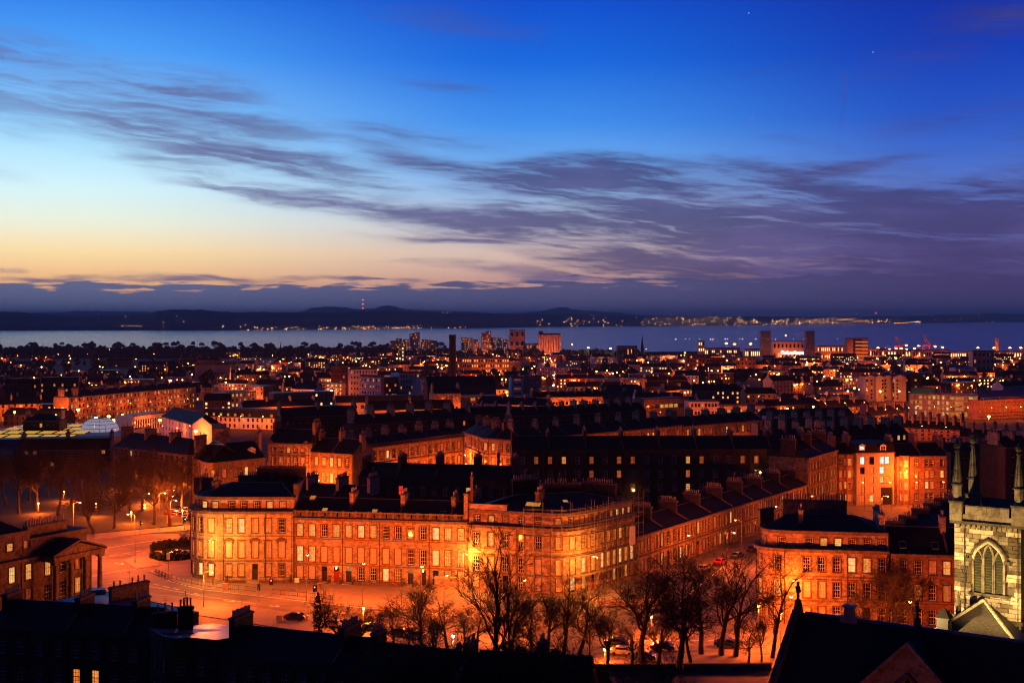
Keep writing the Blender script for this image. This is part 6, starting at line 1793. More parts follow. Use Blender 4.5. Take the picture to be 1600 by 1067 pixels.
for (px, lit_) in ((1357, .12), (1364, .25), (1379, .3), (1387, .25), (1396, .3), (1402, .05), (1422.5, .5), (1437, .45)):
    Yw = 1009.7 if px > 1416 else (1005.7 if 1381 < px < 1396 else (1003.7 if px < 1368 else 999.7))
    for k_ in range(9):
        mb = MB(tb.location); zz = zb + 3 + k_ * 2.75
        if zz > zt - 2: break
        mb.box(X(px - 1.3, 1000), Yw, zz, X(px + 1.3, 1000), Yw + .2, zz + 1.4)
        mb.build('window', [LIT if rt.random() < lit_ else DK], tb)
# scaffolded block with bright windows and a teal sheet
sb = empty('office_block', (X(1480, 800), 800, ground(800)), 'long block under scaffolding, every floor lit, with teal roof sheeting', 'building')
zb = ground(800) - 1; zt = Z(617, 800)
pS = [(X(1421, 815), 815), (X(1528, 790), 790)]
PS = Path(pS)
mb = MB(sb.location); c_ = PS.at(PS.len / 2, 8); mb.obox(c_[0], c_[1], PS.len / 2, 8, zb, zt, PS.ang(0)); mb.build('wall', ['concrete'], sb)
for fl in range(4):
    for i in range(15):
        if rt.random() < .1: continue
        x, y = PS.at(PS.len * (i + .5) / 15, -.1); mb = MB(sb.location); z_ = zb + 2 + fl * (zt - zb - 2) / 4
        mb.obox(x, y, .75 if i < 9 else 1.2, .05, z_ + .5, z_ + 2.6, PS.ang(0)); mb.build('window', [rt.choice([LIT, LIT, BR, DIM])], sb)
mb = MB(sb.location)
for i in range(23):
    x, y = PS.at(PS.len * i / 22.0, -1.4); mb.tube((x, y, zb), (x, y, zt + 1.5), .09, .09, 4)
for lv in range(8):
    a_, b_ = PS.at(0, -1.4), PS.at(PS.len, -1.4); z_ = zb + 1.5 + lv * (zt - zb) / 7.2; mb.tube((*a_, z_), (*b_, z_), .1, .1, 4)
mb.build('scaffold_pole', ['galvanised'], sb, kind='stuff')
mb = MB(sb.location); a_ = PS.at(PS.len * .2, 5); mb.obox(a_[0], a_[1], PS.len * .18, 5.5, zt + .05, zt + 3.6, PS.ang(0), 0, .96); mb.build('roof_sheet', ['teal_sheet'], sb)
mb = MB(sb.location); a_ = PS.at(PS.len * .68, 6)
for i in range(12):
    x, y = PS.at(PS.len * (.42 + .05 * i), 2); mb.tube((x, y, zt), (x, y, zt + 3 + (i % 3)), .09, .09, 4)
    if i < 11:
        x2, y2 = PS.at(PS.len * (.42 + .05 * (i + 1)), 2)
        for h in (1.2, 2.6): mb.tube((x, y, zt + h), (x2, y2, zt + h), .09, .09, 4)
mb.build('roof_scaffold', ['galvanised'], sb, kind='stuff')
s2r = empty('scaffolded_house', (X(1570, 780), 785, ground(780)), 'gabled building wrapped in scaffolding at the right edge with a blue sheeted roof', 'building')
PS2 = Path([(X(1529, 786), 786), (X(1640, 815), 815)]); zt2 = Z(624, 790)
mb = MB(s2r.location); c_ = PS2.at(PS2.len / 2, 8); mb.obox(c_[0], c_[1], PS2.len / 2, 8, zb, zt2, PS2.ang(0)); mb.build('wall', ['red_sandstone'], s2r)
mb = MB(s2r.location); a_, b_ = PS2.at(3, 0), PS2.at(PS2.len, 0); a2, b2 = PS2.at(3, 8), PS2.at(PS2.len, 8)
mb.face([(*a_, zt2), (*b_, zt2), (*b2, zt2 + 5), (*a2, zt2 + 5)]); mb.build('roof_sheet', ['steel_blue'], s2r)
mb = MB(s2r.location)
for i in range(24):
    x, y = PS2.at(PS2.len * i / 23.0, -1.4); mb.tube((x, y, zb), (x, y, zt2 + 1.5), .09, .09, 4)
for lv in range(8):
    a_, b_ = PS2.at(0, -1.4), PS2.at(PS2.len, -1.4); z_ = zb + 1.5 + lv * (zt2 - zb) / 7.2; mb.obox((a_[0] + b_[0]) / 2, (a_[1] + b_[1]) / 2, PS2.len / 2, .3, z_, z_ + .12, PS2.ang(0))
mb.build('scaffold_pole', ['galvanised'], s2r, kind='stuff')

# ------------------------------------------------------------------ the far town, out to the harbour
used_labels = set()
LANDM = [(151, 'the glass dome'), (263, 'the star bright lamp'), (340, 'the pale warehouse'), (430, 'the cluster of orange lamps'), (530, 'the white topped flats'), (650, 'the twin shore towers'), (707, 'the tall brick chimney'),
         (758, 'the stepped shore flats'), (808, 'the pale silo'), (857, 'the orange silo'), (1003, 'the thin spire'), (1090, 'the red brick works'), (1197, 'the left slab tower'), (1266, 'the right slab tower'), (1340, 'the banded office block'),
         (1395, 'the grey tower block'), (1448, 'the harbour cranes'), (1545, 'the scaffolded house')]
def where(px, py):
    lp, nm = min(LANDM, key=lambda q: abs(q[0] - px))
    d = px - lp
    s = 'below' if abs(d) < 6 else ('left of' if d < 0 else 'right of')
    dep = 'seaward' if py < 560 else ('midtown' if py < 590 else 'nearer')
    return f'{dep}, {s} {nm}'
NUM = ['no', 'one', 'two', 'three', 'four', 'five', 'six', 'seven', 'eight', 'nine', 'ten', 'eleven', 'twelve']
rf = random.Random(99)
def far_block(px, Y, L, dep, storeys, rot, kind, wall, lit, glow=.0, zbase=None):
    x, y = X(px, Y), Y
    zb = ground(Y) if zbase is None else zbase
    h = storeys * 3.1 + .6
    root = empty('house' if kind == 'gable' else 'flats', (x, y, zb), None, 'building', 'houses of the far town', rot)
    mb = MB()
    hx, hy = L / 2, dep / 2
    for a, b_ in (((-hx, -hy), (hx, -hy)), ((hx, -hy), (hx, hy)), ((hx, hy), (-hx, hy)), ((-hx, hy), (-hx, -hy))):
        mb.face([(*a, -2), (*b_, -2), (*b_, h), (*a, h)])
    rh = dep * .36 if kind == 'gable' else .6
    if kind == 'gable':
        for s_ in (-1, 1): mb.face([(s_ * hx, -hy, h), (s_ * hx, hy, h), (s_ * hx, 0, h + rh)])
    mb.build('wall', [wall], root, loc=(0, 0, 0))
    mb = MB()
    if kind == 'gable':
        mb.face([(-hx, -hy - .3, h - .1), (hx, -hy - .3, h - .1), (hx, 0, h + rh), (-hx, 0, h + rh)]); mb.face([(hx, hy + .3, h - .1), (-hx, hy + .3, h - .1), (-hx, 0, h + rh), (hx, 0, h + rh)])
        mb.build('roof', ['slate'], root, loc=(0, 0, 0))
        nc = max(1, int(L / 14)); mb = MB()
        for i in range(nc + 1):
            cx = -hx + .8 + (L - 1.6) * i / nc; mb.box(cx - .5, -1.5, h, cx + .5, 1.5, h + rh + 1.8, 0)
        mb.build('chimney', ['harling'], root, kind='stuff', loc=(0, 0, 0))
    else:
        mb.box(-hx - .1, -hy - .1, h, hx + .1, hy + .1, h + .5); mb.build('roof', ['lead'], root, loc=(0, 0, 0))
    nb = max(2, int(L / 3.4)); n_l = 0
    wl, wd = MB(), MB()
    for s_ in range(storeys):
        for i in range(nb):
            cx = -hx + L * (i + .5) / nb; z0_ = s_ * 3.1 + 1.0
            if rf.random() < lit:
                wl.box(cx - .6, -hy - .05, z0_, cx + .6, -hy + .02, z0_ + 1.5); n_l += 1
            elif Y < 1700: wd.box(cx - .5, -hy - .05, z0_, cx + .5, -hy + .02, z0_ + 1.5)
    if wl.f: wl.build('window', [rf.choice(['glow_far', 'glow_far', 'glow_far_pale'])], root, kind='stuff', loc=(0, 0, 0))
    if wd.f: wd.build('window', ['pane_dark'], root, kind='stuff', loc=(0, 0, 0))
    py = HY + (HC - zb) * F / Y
    kn = {'gable': 'gabled', 'flat': 'flat roofed'}[kind]
    wn = {'harling': 'grey', 'render_white': 'white', 'brick_red': 'brick', 'rubble': 'stone', 'render_cream': 'cream', 'dark_rubble': 'dark', 'ashlar': 'sandstone', 'concrete': 'concrete', 'red_sandstone': 'red'}[wall]
    ln = 'long ' if L > 42 else ('short ' if L < 24 else '')
    for extra in ('', 'second ', 'third ', 'fourth ', 'fifth ', 'sixth ', 'seventh ', 'eighth ', 'ninth '):
        lab = f'{extra}{ln}{wn} {kn} block, {NUM[n_l] if n_l < 13 else "many"} lit windows, {where(px, py)}'
        if n_l == 1: lab = lab.replace('lit windows', 'lit window')
        if lab not in used_labels: break
    used_labels.add(lab); root['label'] = lab
    return root
WALLS = ['harling', 'render_white', 'brick_red', 'rubble', 'rubble', 'render_cream', 'dark_rubble', 'dark_rubble', 'dark_rubble', 'ashlar']
placed = PLACED
def clash(x, y, r_):
    return any((x - a) ** 2 + (y - b_) ** 2 < (r_ + c_) ** 2 for a, b_, c_ in placed)
for o in list(col.objects):        # keep the filler off what already stands there
    if o.type == 'EMPTY' and o.parent is None and 450 < o.location.y < 1500:
        placed.append((o.location.x, o.location.y, 14))
FRONT = []
nfar = 0
tries = 0
while nfar < 290 and tries < 14000:
    tries += 1
    py = 551 + 125 * rf.random() ** 1.6
    Y = gY(py)
    px = rf.uniform(-40, 1640)
    if Y < 560 or Y > 2900: continue
    if Y > 1700 and px < 240 and rf.random() < .7: continue
    if px < 460 and Y > 1150 and rf.random() < .35: continue
    if (px > 1330 and Y < 1030) or (495 < px < 725 and Y < 1010) or (75 < px < 320 and Y < 800) or (320 <= px <= 495 and Y < 720): continue
    x = X(px, Y)
    L = rf.uniform(18, 52); 
    if clash(x, Y, L * .55): continue
    placed.append((x, Y, L * .55))
    st = rf.choice([2, 2, 3, 3, 3, 4, 4]) if px > 240 else rf.choice([2, 2, 2, 3])
    if rf.random() < .62:
        for _q in range(1 + (L > 34)): FRONT.append((x + rf.uniform(-.4, .4) * L, Y - rf.uniform(11, 15)))
    far_block(px, Y, L, rf.uniform(9, 13), st, R(rf.choice([rf.uniform(-14, 14), rf.uniform(-14, 14), rf.uniform(20, 40), rf.uniform(-40, -20)])), 'gable' if rf.random() < .72 else 'flat', rf.choice(WALLS), rf.choice([.05, .12, .2, .3, .45]))
    nfar += 1

# landmarks along the shore
def tower(label, px, Y, w, dep, zt, wall, rows, cols, lit, name='tower_block', cat='tower block', pane=LIT, rot=0, top=None, zb=None):
    zb = max(ground(Y), 3) if zb is None else zb
    root = empty(name, (X(px, Y), Y, zb), label, cat, None, rot)
    mb = MB(); mb.box(-w / 2, 0, -2, w / 2, dep, zt - zb); mb.build('wall', [wall], root, loc=(0, 0, 0))
    mb = MB(); mb.box(-w / 2 - .3, -.3, zt - zb, w / 2 + .3, dep + .3, zt - zb + (top or 1.0)); mb.build('roof', ['iron'], root, loc=(0, 0, 0))
    wb, db = MB(), MB(); H = zt - zb
    for r_ in range(rows):
        for c_ in range(cols):
            xx = -w / 2 + w * (c_ + .5) / cols; z_ = H * (r_ + .35) / rows
            t = wb if rf.random() < lit else db
            t.box(xx - w / cols * .22, -.15, z_, xx + w / cols * .22, .05, z_ + H / rows * .42)
    if wb.f: wb.build('window', [pane], root, kind='stuff', loc=(0, 0, 0))
    if db.f: db.build('window', [DK], root, kind='stuff', loc=(0, 0, 0))
    return root
YS = 2880
Zs = lambda py, Y=YS: Z(py, Y)
tower('left slab tower on the shore, plain and dark with a black centre strip', 1197, 2500, 19, 18, Z(518, 2500), 'concrete', 14, 5, .05)
tower('right slab tower on the shore behind the low lit sheds', 1266, 2400, 17, 18, Z(518, 2400), 'concrete', 14, 5, .06)
emit('office_glow', (1.0, .2, .03), .8)
rO = tower('banded office block glowing orange in horizontal stripes by the harbour', 1340, 2450, 40, 20, Z(529, 2450), 'ashlar', 7, 1, .0, name='office_block', cat='office block')
for k_ in range(6):
    mb = MB(); H = Z(529, 2450) - max(ground(2450), 3); mb.box(-7, -.6, H * (k_ + .4) / 6.5, 20, -.2, H * (k_ + .72) / 6.5); mb.build('light_band', ['office_glow'], rO, loc=(0, 0, 0))
mb = MB(); mb.box(-8.5, -.7, 0, -4.5, .3, H); mb.build('dark_strip', ['iron'], rO, loc=(0, 0, 0))
tower('pale square silo on the shore left of the orange silo', 808, YS, 36, 24, Zs(516), 'concrete', 3, 3, .0, name='silo', cat='silo')
tower('tall thin lift shaft joined to the left of the orange silo', 845, YS, 10, 16, Zs(518), 'concrete', 3, 1, 0, name='silo', cat='silo')
rsil = tower('grain silo with a dark cap, its ribbed wall floodlit orange', 859, YS - 30, 48, 30, Zs(523.5), 'render_white', 1, 1, 0, name='silo', cat='silo', top=4)
for i in range(9):
    mb = MB(); mb.tube((-24 + i * 6, -.5, -2), (-24 + i * 6, -.5, Zs(523.5) - 5), 2.6, 2.6, 8); mb.build('silo_rib', ['render_white'], rsil, loc=(0, 0, 0))
tower('low annexe between the pale silo and the orange silo with small lights', 832, YS - 10, 44, 20, Zs(537), 'concrete', 2, 6, .3, name='annexe', cat='building')
# shore flats
for (px0, w0, steps, lab) in ((650, 0, ((-36, 533), (-27, 530), (-16, 531), (-6, 522), (1, 520), (12, 531), (20, 532), (28, 533)), 'twin shore towers'), (758, 0, ((-33, 528), (-24, 529), (-14, 531), (-2, 521), (5, 518), (12, 528), (22, 529), (32, 531)), 'stepped shore flats')):
    for i, (d_, py) in enumerate(steps):
        tower(f'{["first", "second", "third", "fourth", "fifth", "sixth", "seventh", "eighth"][i]} block from the left of the {lab}, lit against the water', px0 + d_, YS + rf.uniform(-20, 20), 12.5, 14, Zs(py), rf.choice(['harling', 'render_cream', 'concrete']), 8, 5, .24, name='flats', cat='flats', pane='glow_far')
tower('narrow bright yellow lit block in front of the twin shore towers', 629.5, 2500, 4.5, 8, Z(542, 2500), 'render_cream', 4, 1, 1, name='flats', cat='flats', pane='glow_far_pale')
# long lit slab right of the chimney, works, sheds
tower('long slab of flats with rows of orange lit balconies right of the brick chimney', 755, 1500, 62, 14, Z(560, 1500), 'ashlar', 4, 22, .45, name='flats', cat='flats', pane='glow_far')
tower('red brick works with a stepped roof right of the centre', 1092, 1650, 32, 16, Z(555, 1650), 'brick_red', 5, 8, .14, name='works', cat='building', pane='glow_far')
tower('lower red wing of the brick works', 1118, 1640, 26, 14, Z(560, 1640), 'brick_red', 4, 6, .12, name='works', cat='building', pane='glow_far')
tower('pale tower wing at the right end of the brick works', 1136, 1660, 14, 14, Z(554, 1660), 'render_cream', 5, 3, .4, name='works', cat='building', pane='glow_far_pale')
tower('red block with a lit end wall right of the brick works', 1163, 1640, 30, 14, Z(558, 1640), 'red_sandstone', 4, 6, .1, name='works', cat='building', pane='glow_far')
# shopping centre with an illuminated sign
rsh = tower('wide shopping centre lit salmon pink with a white illuminated sign', 1232, 2620, 66, 40, Z(534, 2620), 'render_cream', 2, 8, .1, name='shopping_centre', cat='shopping centre', pane='glow_far')
fc = bpy.data.curves.new('sign', 'FONT'); fc.body = 'Debenhams'; fc.size = 10.5; fc.extrude = .2; fc.align_x = 'CENTER'; fc.materials.append(M['sign_glow'])
tmp = bpy.data.objects.new('tmp', fc); col.objects.link(tmp); bpy.context.view_layer.update()
sme = bpy.data.meshes.new_from_object(tmp.evaluated_get(bpy.context.evaluated_depsgraph_get())); bpy.data.objects.remove(tmp); bpy.data.curves.remove(fc)
so = put('sign', sme, rsh, (9, -.9, 12)); so.rotation_euler = (R(90), 0, 0)
tower('long low quay sheds lit yellow between the slab tower and the office block', 1300, 2560, 60, 30, Z(541, 2560), 'ashlar', 2, 16, .4, name='shed', cat='shed', pane='glow_far_pale')
tower('bright white lit ferry shed left of the slab tower', 1182, 2700, 50, 20, Z(545.5, 2700), 'render_white', 1, 12, .5, name='shed', cat='shed', pane='glow_far_pale')
tower('small bright yellow house lit all over beside the quay lamp masts', 1096, 2750, 14, 10, Z(533, 2750), 'render_cream', 3, 3, .9, name='harbour_house', cat='building', pane='glow_far_pale')
tower('low lit quay building on the shore right of the thin spire', 1125, 2780, 90, 16, Z(543.5, 2780), 'render_cream', 1, 24, .5, name='shed', cat='shed', pane='glow_far_pale')
tower('small flat roofed hall half hidden by trees near the thin spire', 980, 2700, 44, 16, Z(541, 2700), 'ashlar', 1, 12, .3, name='hall', cat='building', pane='glow_far')
tower('white gabled modern block at the far right behind the tower block', 1537, 1500, 26, 14, Z(549, 1500), 'concrete', 4, 5, .08, name='office_block', cat='office block')
tower('red brick flats half way to the shore at the far right', 1480, 1400, 34, 12, Z(572, 1400), 'brick_red', 4, 8, .2, name='flats', cat='flats', pane='glow_far')
tower('pale hall with an arched front at the far right', 1507, 1380, 20, 20, Z(575, 1380), 'render_white', 1, 3, 0, name='hall', cat='building')
for i, (px, w, py, lab) in enumerate(((1365, 60, 545, 'low quay shed under the white harbour floodlights'), (1405, 90, 546.5, 'long quay shed below the left harbour crane'), (1455, 80, 547, 'long quay shed below the right harbour crane'), (1510, 70, 549, 'low pale quay shed left of the funnel shaped tower'), (1572, 80, 548, 'long lit quay shed right of the funnel shaped tower'))):
    tower(lab, px, 2760 - i * 12, w, 20, Z(py, 2760), ['render_cream', 'red_sandstone', 'ashlar', 'concrete', 'red_sandstone'][i], 1, 14, .45, name='shed', cat='shed', pane='glow_far_pale')
    for q in (-.35, 0, .35): FRONT.append((X(px, 2760) + q * w, 2760 - i * 12 - 16))
# spire
sp = empty('church_spire', (X(1003.5, 2700), 2700, 4), 'thin dark church spire standing up against the water', 'church spire')
mb = MB(); mb.obox(0, 0, 3, 3, -1, Z(541, 2700) - 4, 0); mb.build('belfry', ['dark_rubble'], sp, loc=(0, 0, 0))
mb = MB(); mb.lathe(0, 0, [(3.0, Z(541, 2700) - 4), (1.4, Z(531, 2700) - 4), (.15, Z(523, 2700) - 4)], 8); mb.build('spire', ['dark_rubble'], sp, loc=(0, 0, 0))
sp2 = empty('church_spire', (X(438.5, 2600), 2600, 6), 'tiny dark spire on the wooded skyline left of centre', 'church spire')
mb = MB(); mb.obox(0, 0, 1.8, 1.8, -1, 26, 0); mb.build('belfry', ['dark_rubble'], sp2, loc=(0, 0, 0)); mb = MB(); mb.lathe(0, 0, [(1.8, 26), (.1, 42)], 6); mb.build('spire', ['dark_rubble'], sp2, loc=(0, 0, 0))
# harbour cranes
for (px, lab, sc) in ((1402, 'left harbour crane with two leaning red legs', 1.0), (1447, 'right harbour crane with a long red boom', 1.05)):
    Y = 3000; cr = empty('harbour_crane', (X(px, Y), Y, 3), lab, 'crane')
    mb = MB()
    for s_ in (-1, 1):
        mb.tube((-9, s_ * 6, -1), (-6, s_ * 4, 26 * sc), .9, .8, 6); mb.tube((9, s_ * 6, -1), (6, s_ * 4, 26 * sc), .9, .8, 6)
        mb.tube((-9, s_ * 6, 8), (9, s_ * 6, 8), .7, .7, 6)
    mb.box(-9, -5, 25 * sc, 9, 5, 28 * sc); mb.build('portal', ['crane_red'], cr, loc=(0, 0, 0))
    mb = MB(); 
    for dx_ in (0, 5): mb.tube((2 + dx_, 0, 27 * sc), (-6 + dx_, 0, 49 * sc), .9, .6, 6)
    mb.tube((-6, 0, 49 * sc), (-1, 0, 49 * sc), .6, .6, 6); mb.tube((-2, 0, 38 * sc), (3.5, 0, 38 * sc), .5, .5, 6); mb.build('mast', ['crane_red'], cr, loc=(0, 0, 0))
    mb = MB(); mb.tube((4, 0, 30 * sc), (28, 0, 28), .8, .6, 6); mb.tube((-5, 0, 48 * sc), (27, 0, 29), .3, .3, 5); mb.build('boom', ['crane_red'], cr, loc=(0, 0, 0))
mb = MB(); fun = empty('funnel', (X(1557.5, 2950), 2950, 4), 'pale funnel shaped tower standing among the harbour lamps at the right', 'tower'); mb.lathe(0, 0, [(5, -1), (4.6, Z(529, 2950) - 4), (2, Z(527, 2950) - 4)], 10); mb.build('shaft', ['render_cream'], fun, loc=(0, 0, 0))
# transmitter mast on the far hills
ms = empty('transmitter_mast', (X(567, 11600), 11600, Z(488, 11600) - 4), 'transmitter mast with red lights on the dark hills across the water', 'mast')
mb = MB(); 
for a in range(3):
    t = a * 2.094; mb.tube((5 * math.cos(t), 5 * math.sin(t), -5), (2.5 * math.cos(t), 2.5 * math.sin(t), Z(467, 11600) - Z(488, 11600)), 1.0, .8, 4)
mb.build('lattice', ['iron'], ms, loc=(0, 0, 0))
emit('mast_red', (1.0, .08, .06), 14)
for py in (468, 474.5, 481):
    mb = MB(); z_ = Z(py, 11600) - Z(488, 11600); mb.lathe(0, 0, [(2, z_ - 4.0), (5.0, z_), (2, z_ + 4.0)], 6); mb.build('warning_light', ['mast_red'], ms, loc=(0, 0, 0))
ms = empty('transmitter_mast', (X(1368.5, 19500), 19500, 60), 'small red lit mast on the far right shore', 'mast')
mb = MB(); mb.tube((0, 0, -20), (0, 0, Z(488, 19500) - 60), 1.5, 1, 4); mb.build('lattice', ['iron'], ms, loc=(0, 0, 0))
mb = MB(); z_ = Z(489, 19500) - 60; mb.lathe(0, 0, [(2, z_ - 10), (6, z_), (2, z_ + 10)], 6); mb.build('warning_light', ['mast_red'], ms, loc=(0, 0, 0))

# lights of the towns across the water: countless, one object
emit('shore_warm', (1.0, .36, .08), 11); emit('shore_pale', (1.0, .48, .15), 13)
rl = random.Random(12)
mbs = [MB(), MB()]
def shore_light(px, py, s=1.0, k_=None):
    Y = shoreY(px) - 30; pyw = HY + HC * F / Y
    Yl = Y * (1 + .03 * max(0, (pyw - py)) / 6) if py < pyw else Y
    z = max(Z(py, Yl), 2); x = X(px, Yl); r_ = s * Yl / F * .46
    mb = mbs[rl.random() < .4] if k_ is None else mbs[k_]
    mb.lathe(x, Yl - 150 - max(0, z) * 3.0, [(r_ * .4, z - r_), (r_, z), (r_ * .4, z + r_)], 5)
for _ in range(150):
    px = rl.uniform(392, 752); t = rl.random() ** 1.8; pyw = HY + HC * F / shoreY(px)
    dens = math.exp(-((px - 425) / 50) ** 2) + math.exp(-((px - 570) / 45) ** 2) * 1.3 + math.exp(-((px - 630) / 40) ** 2) + .15
    if rl.random() > dens: continue
    shore_light(px, pyw - .8 - t * 5, rl.uniform(.5, 1.0))
for _ in range(460):
    px = rl.uniform(838, 1432); pyw = HY + HC * F / shoreY(px)
    top = 13 if px < 1150 else (9 if px < 1330 else 6)
    dens = .35 + .65 * math.exp(-((px - 1090) / 60) ** 2) + .8 * math.exp(-((px - 1260) / 90) ** 2)
    if px < 880: dens *= .5
    if rl.random() > dens: continue
    shore_light(px, pyw - .8 - rl.random() ** 1.1 * top, rl.uniform(.45, 1.0))
for px in range(1392, 1432, 2): shore_light(px, HY + HC * F / shoreY(px) - .5 - (px - 1392) * .05, .7)
for (px, py) in [(186, 490.5), (223, 494.5), (300, 494), (305, 502), (207, 508.5), (217, 508.5), (222, 508.5), (228, 509), (234, 509), (268, 510.5), (358, 510.5), (360, 509), (386, 510), (395, 507), (697, 488.5), (704, 489), (1452, 500), (1475, 500), (1490, 498), (1511, 492), (1516, 496), (1537, 505.5), (1546, 505), (1547, 504), (1570, 497), (1580, 497), (1590, 497.5), (1598, 497.5), (1322, 491), (273, 503)]:
    shore_light(px, py, .75, 1)
for k_, nm in ((0, 'shore_warm'), (1, 'shore_pale')):
    o = mbs[k_].build('town_lights', [nm], kind='stuff'); o['kind'] = 'stuff'

# wooded skyline before the water, and gardens between the roofs
def leaf_clump(mb, x, y, z0, h, w, r_, n_=70, size=1.0):
    for _ in range(n_):
        t = r_.random(); rr_ = w / 2 * math.sqrt(max(.02, 1 - (2 * t - .9) ** 2)) * r_.random() ** .5
        a = r_.uniform(0, 6.283)
        c_ = Vector((x + rr_ * math.cos(a), y + rr_ * math.sin(a), z0 + h * (.18 + .82 * t)))
        s_ = size * r_.uniform(.5, 1.3)
        e1 = Vector((r_.gauss(0, 1), r_.gauss(0, 1), r_.gauss(0, 1))).normalized() * s_; e2 = e1.cross(Vector((r_.gauss(0, 1), r_.gauss(0, 1), r_.gauss(0, 1)))).normalized() * s_
        mb.face([tuple(c_ - e1), tuple(c_ + e2), tuple(c_ + e1), tuple(c_ - e2)])
rv = random.Random(17)
_ft = []
for v in range(6):
    mb = MB(); leaf_clump(mb, 0, 0, 0, 1.0, .95, rv, 110, .12)
    tb_ = MB(); tb_.tube((0, 0, -.05), (0, 0, .4), .03, .02, 5)
    _ft.append((mb.mesh('crown', ['dark_foliage' if v % 2 else 'foliage']), tb_.mesh('trunk', ['bark'])))
def far_tree(px, Y, h, w, label, group):
    c_, t_ = _ft[rv.randrange(6)]
    root = empty('tree', (X(px, Y), Y, ground(Y) - .5), label, 'tree', group, rv.uniform(0, 6.28))
    o = put('crown', c_, root); o.scale = (w, w, h); o = put('trunk', t_, root); o.scale = (h, h, h)
    return root
ntree = 0
for _ in range(2500):
    if ntree >= 260: break
    py = 546 + 60 * rv.random() ** 1.3; Y = gY(py); px = rv.uniform(-30, 1630)
    if not 700 < Y < 2200: continue
    wgt = .9 if px < 470 else (.45 if px < 1150 else .55)
    if rv.random() > wgt: continue
    x = X(px, Y)
    if clash(x, Y, 3): continue
    h = rv.uniform(8, 15)
    far_tree(px, Y, h, h * rv.uniform(.8, 1.2), 'dark round headed tree standing in shadow between the roofs of the far town', 'dark trees among the far roofs'); ntree += 1
def mass(mb, x, y, z0, h, w):
    k_ = 7; i0 = len(mb.v)
    pr_ = [(1.0, 0.0), (.98, .45), (.72, .8), (.3, .97)]
    for (r_, t_) in pr_:
        for i in range(k_):
            a = 2 * math.pi * (i + .3 * t_) / k_; q = w / 2 * r_ * rv.uniform(.75, 1.2); mb.p(x + q * math.cos(a), y + q * math.sin(a), z0 + h * t_ * rv.uniform(.85, 1.1))
    for j in range(3):
        for i in range(k_):
            a, b_ = i0 + j * k_ + i, i0 + j * k_ + (i + 1) % k_; mb.f.append([a, b_, b_ + k_, a + k_]); mb.mi.append(0)
    mb.f.append([i0 + 3 * k_ + i for i in range(k_)]); mb.mi.append(0)
    leaf_clump(mb, x, y, z0 + h * .1, h * .92, w * 1.0, rv, 14, 1.0)
mb = MB()
for px in range(-60, 1680, 2):
    Y = 2900 + rv.uniform(-60, 60)
    if px > 1150 and rv.random() < .6: continue
    bump = 1.0 + .6 * math.exp(-((px - 265) / 40) ** 2) + .4 * math.exp(-((px - 130) / 60) ** 2) + .5 * math.exp(-((px - 545) / 40) ** 2)
    sk = 541.5 if px < 620 else (545 if px < 1000 else 549.5)
    mass(mb, X(px, Y), Y, -1, (Z(sk, Y) + 1) * (.82 + .12 * bump + .05 * math.sin(px * .13) + .05 * math.sin(px * .31 + 2)) * rv.uniform(.9, 1.06), rv.uniform(9, 20))
for _ in range(260):
    py = 546 + 12 * rv.random(); Y = gY(py); px = rv.uniform(-40, 700)
    if clash(X(px, Y), Y, 3): continue
    mass(mb, X(px, Y), Y, ground(Y) - 2, rv.uniform(8, 14), rv.uniform(14, 26))
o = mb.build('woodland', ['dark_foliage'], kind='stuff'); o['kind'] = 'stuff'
for i, (px, py) in enumerate(((128, 602), (137, 600))):
    mb = MB(); Y = 950; rt_ = empty('fir_tree', (X(px, Y), Y, ground(Y)), ['left tall dark fir beside the flat roofed hall', 'right tall dark fir beside the flat roofed hall'][i], 'tree')
    leaf_clump(mb, 0, 0, 0, 17, 5.5, rv, 200, .8); mb.build('crown', ['dark_foliage'], rt_, loc=(0, 0, 0)); mb = MB(); mb.tube((0, 0, -1), (0, 0, 8), .3, .2, 6); mb.build('trunk', ['bark'], rt_, loc=(0, 0, 0))

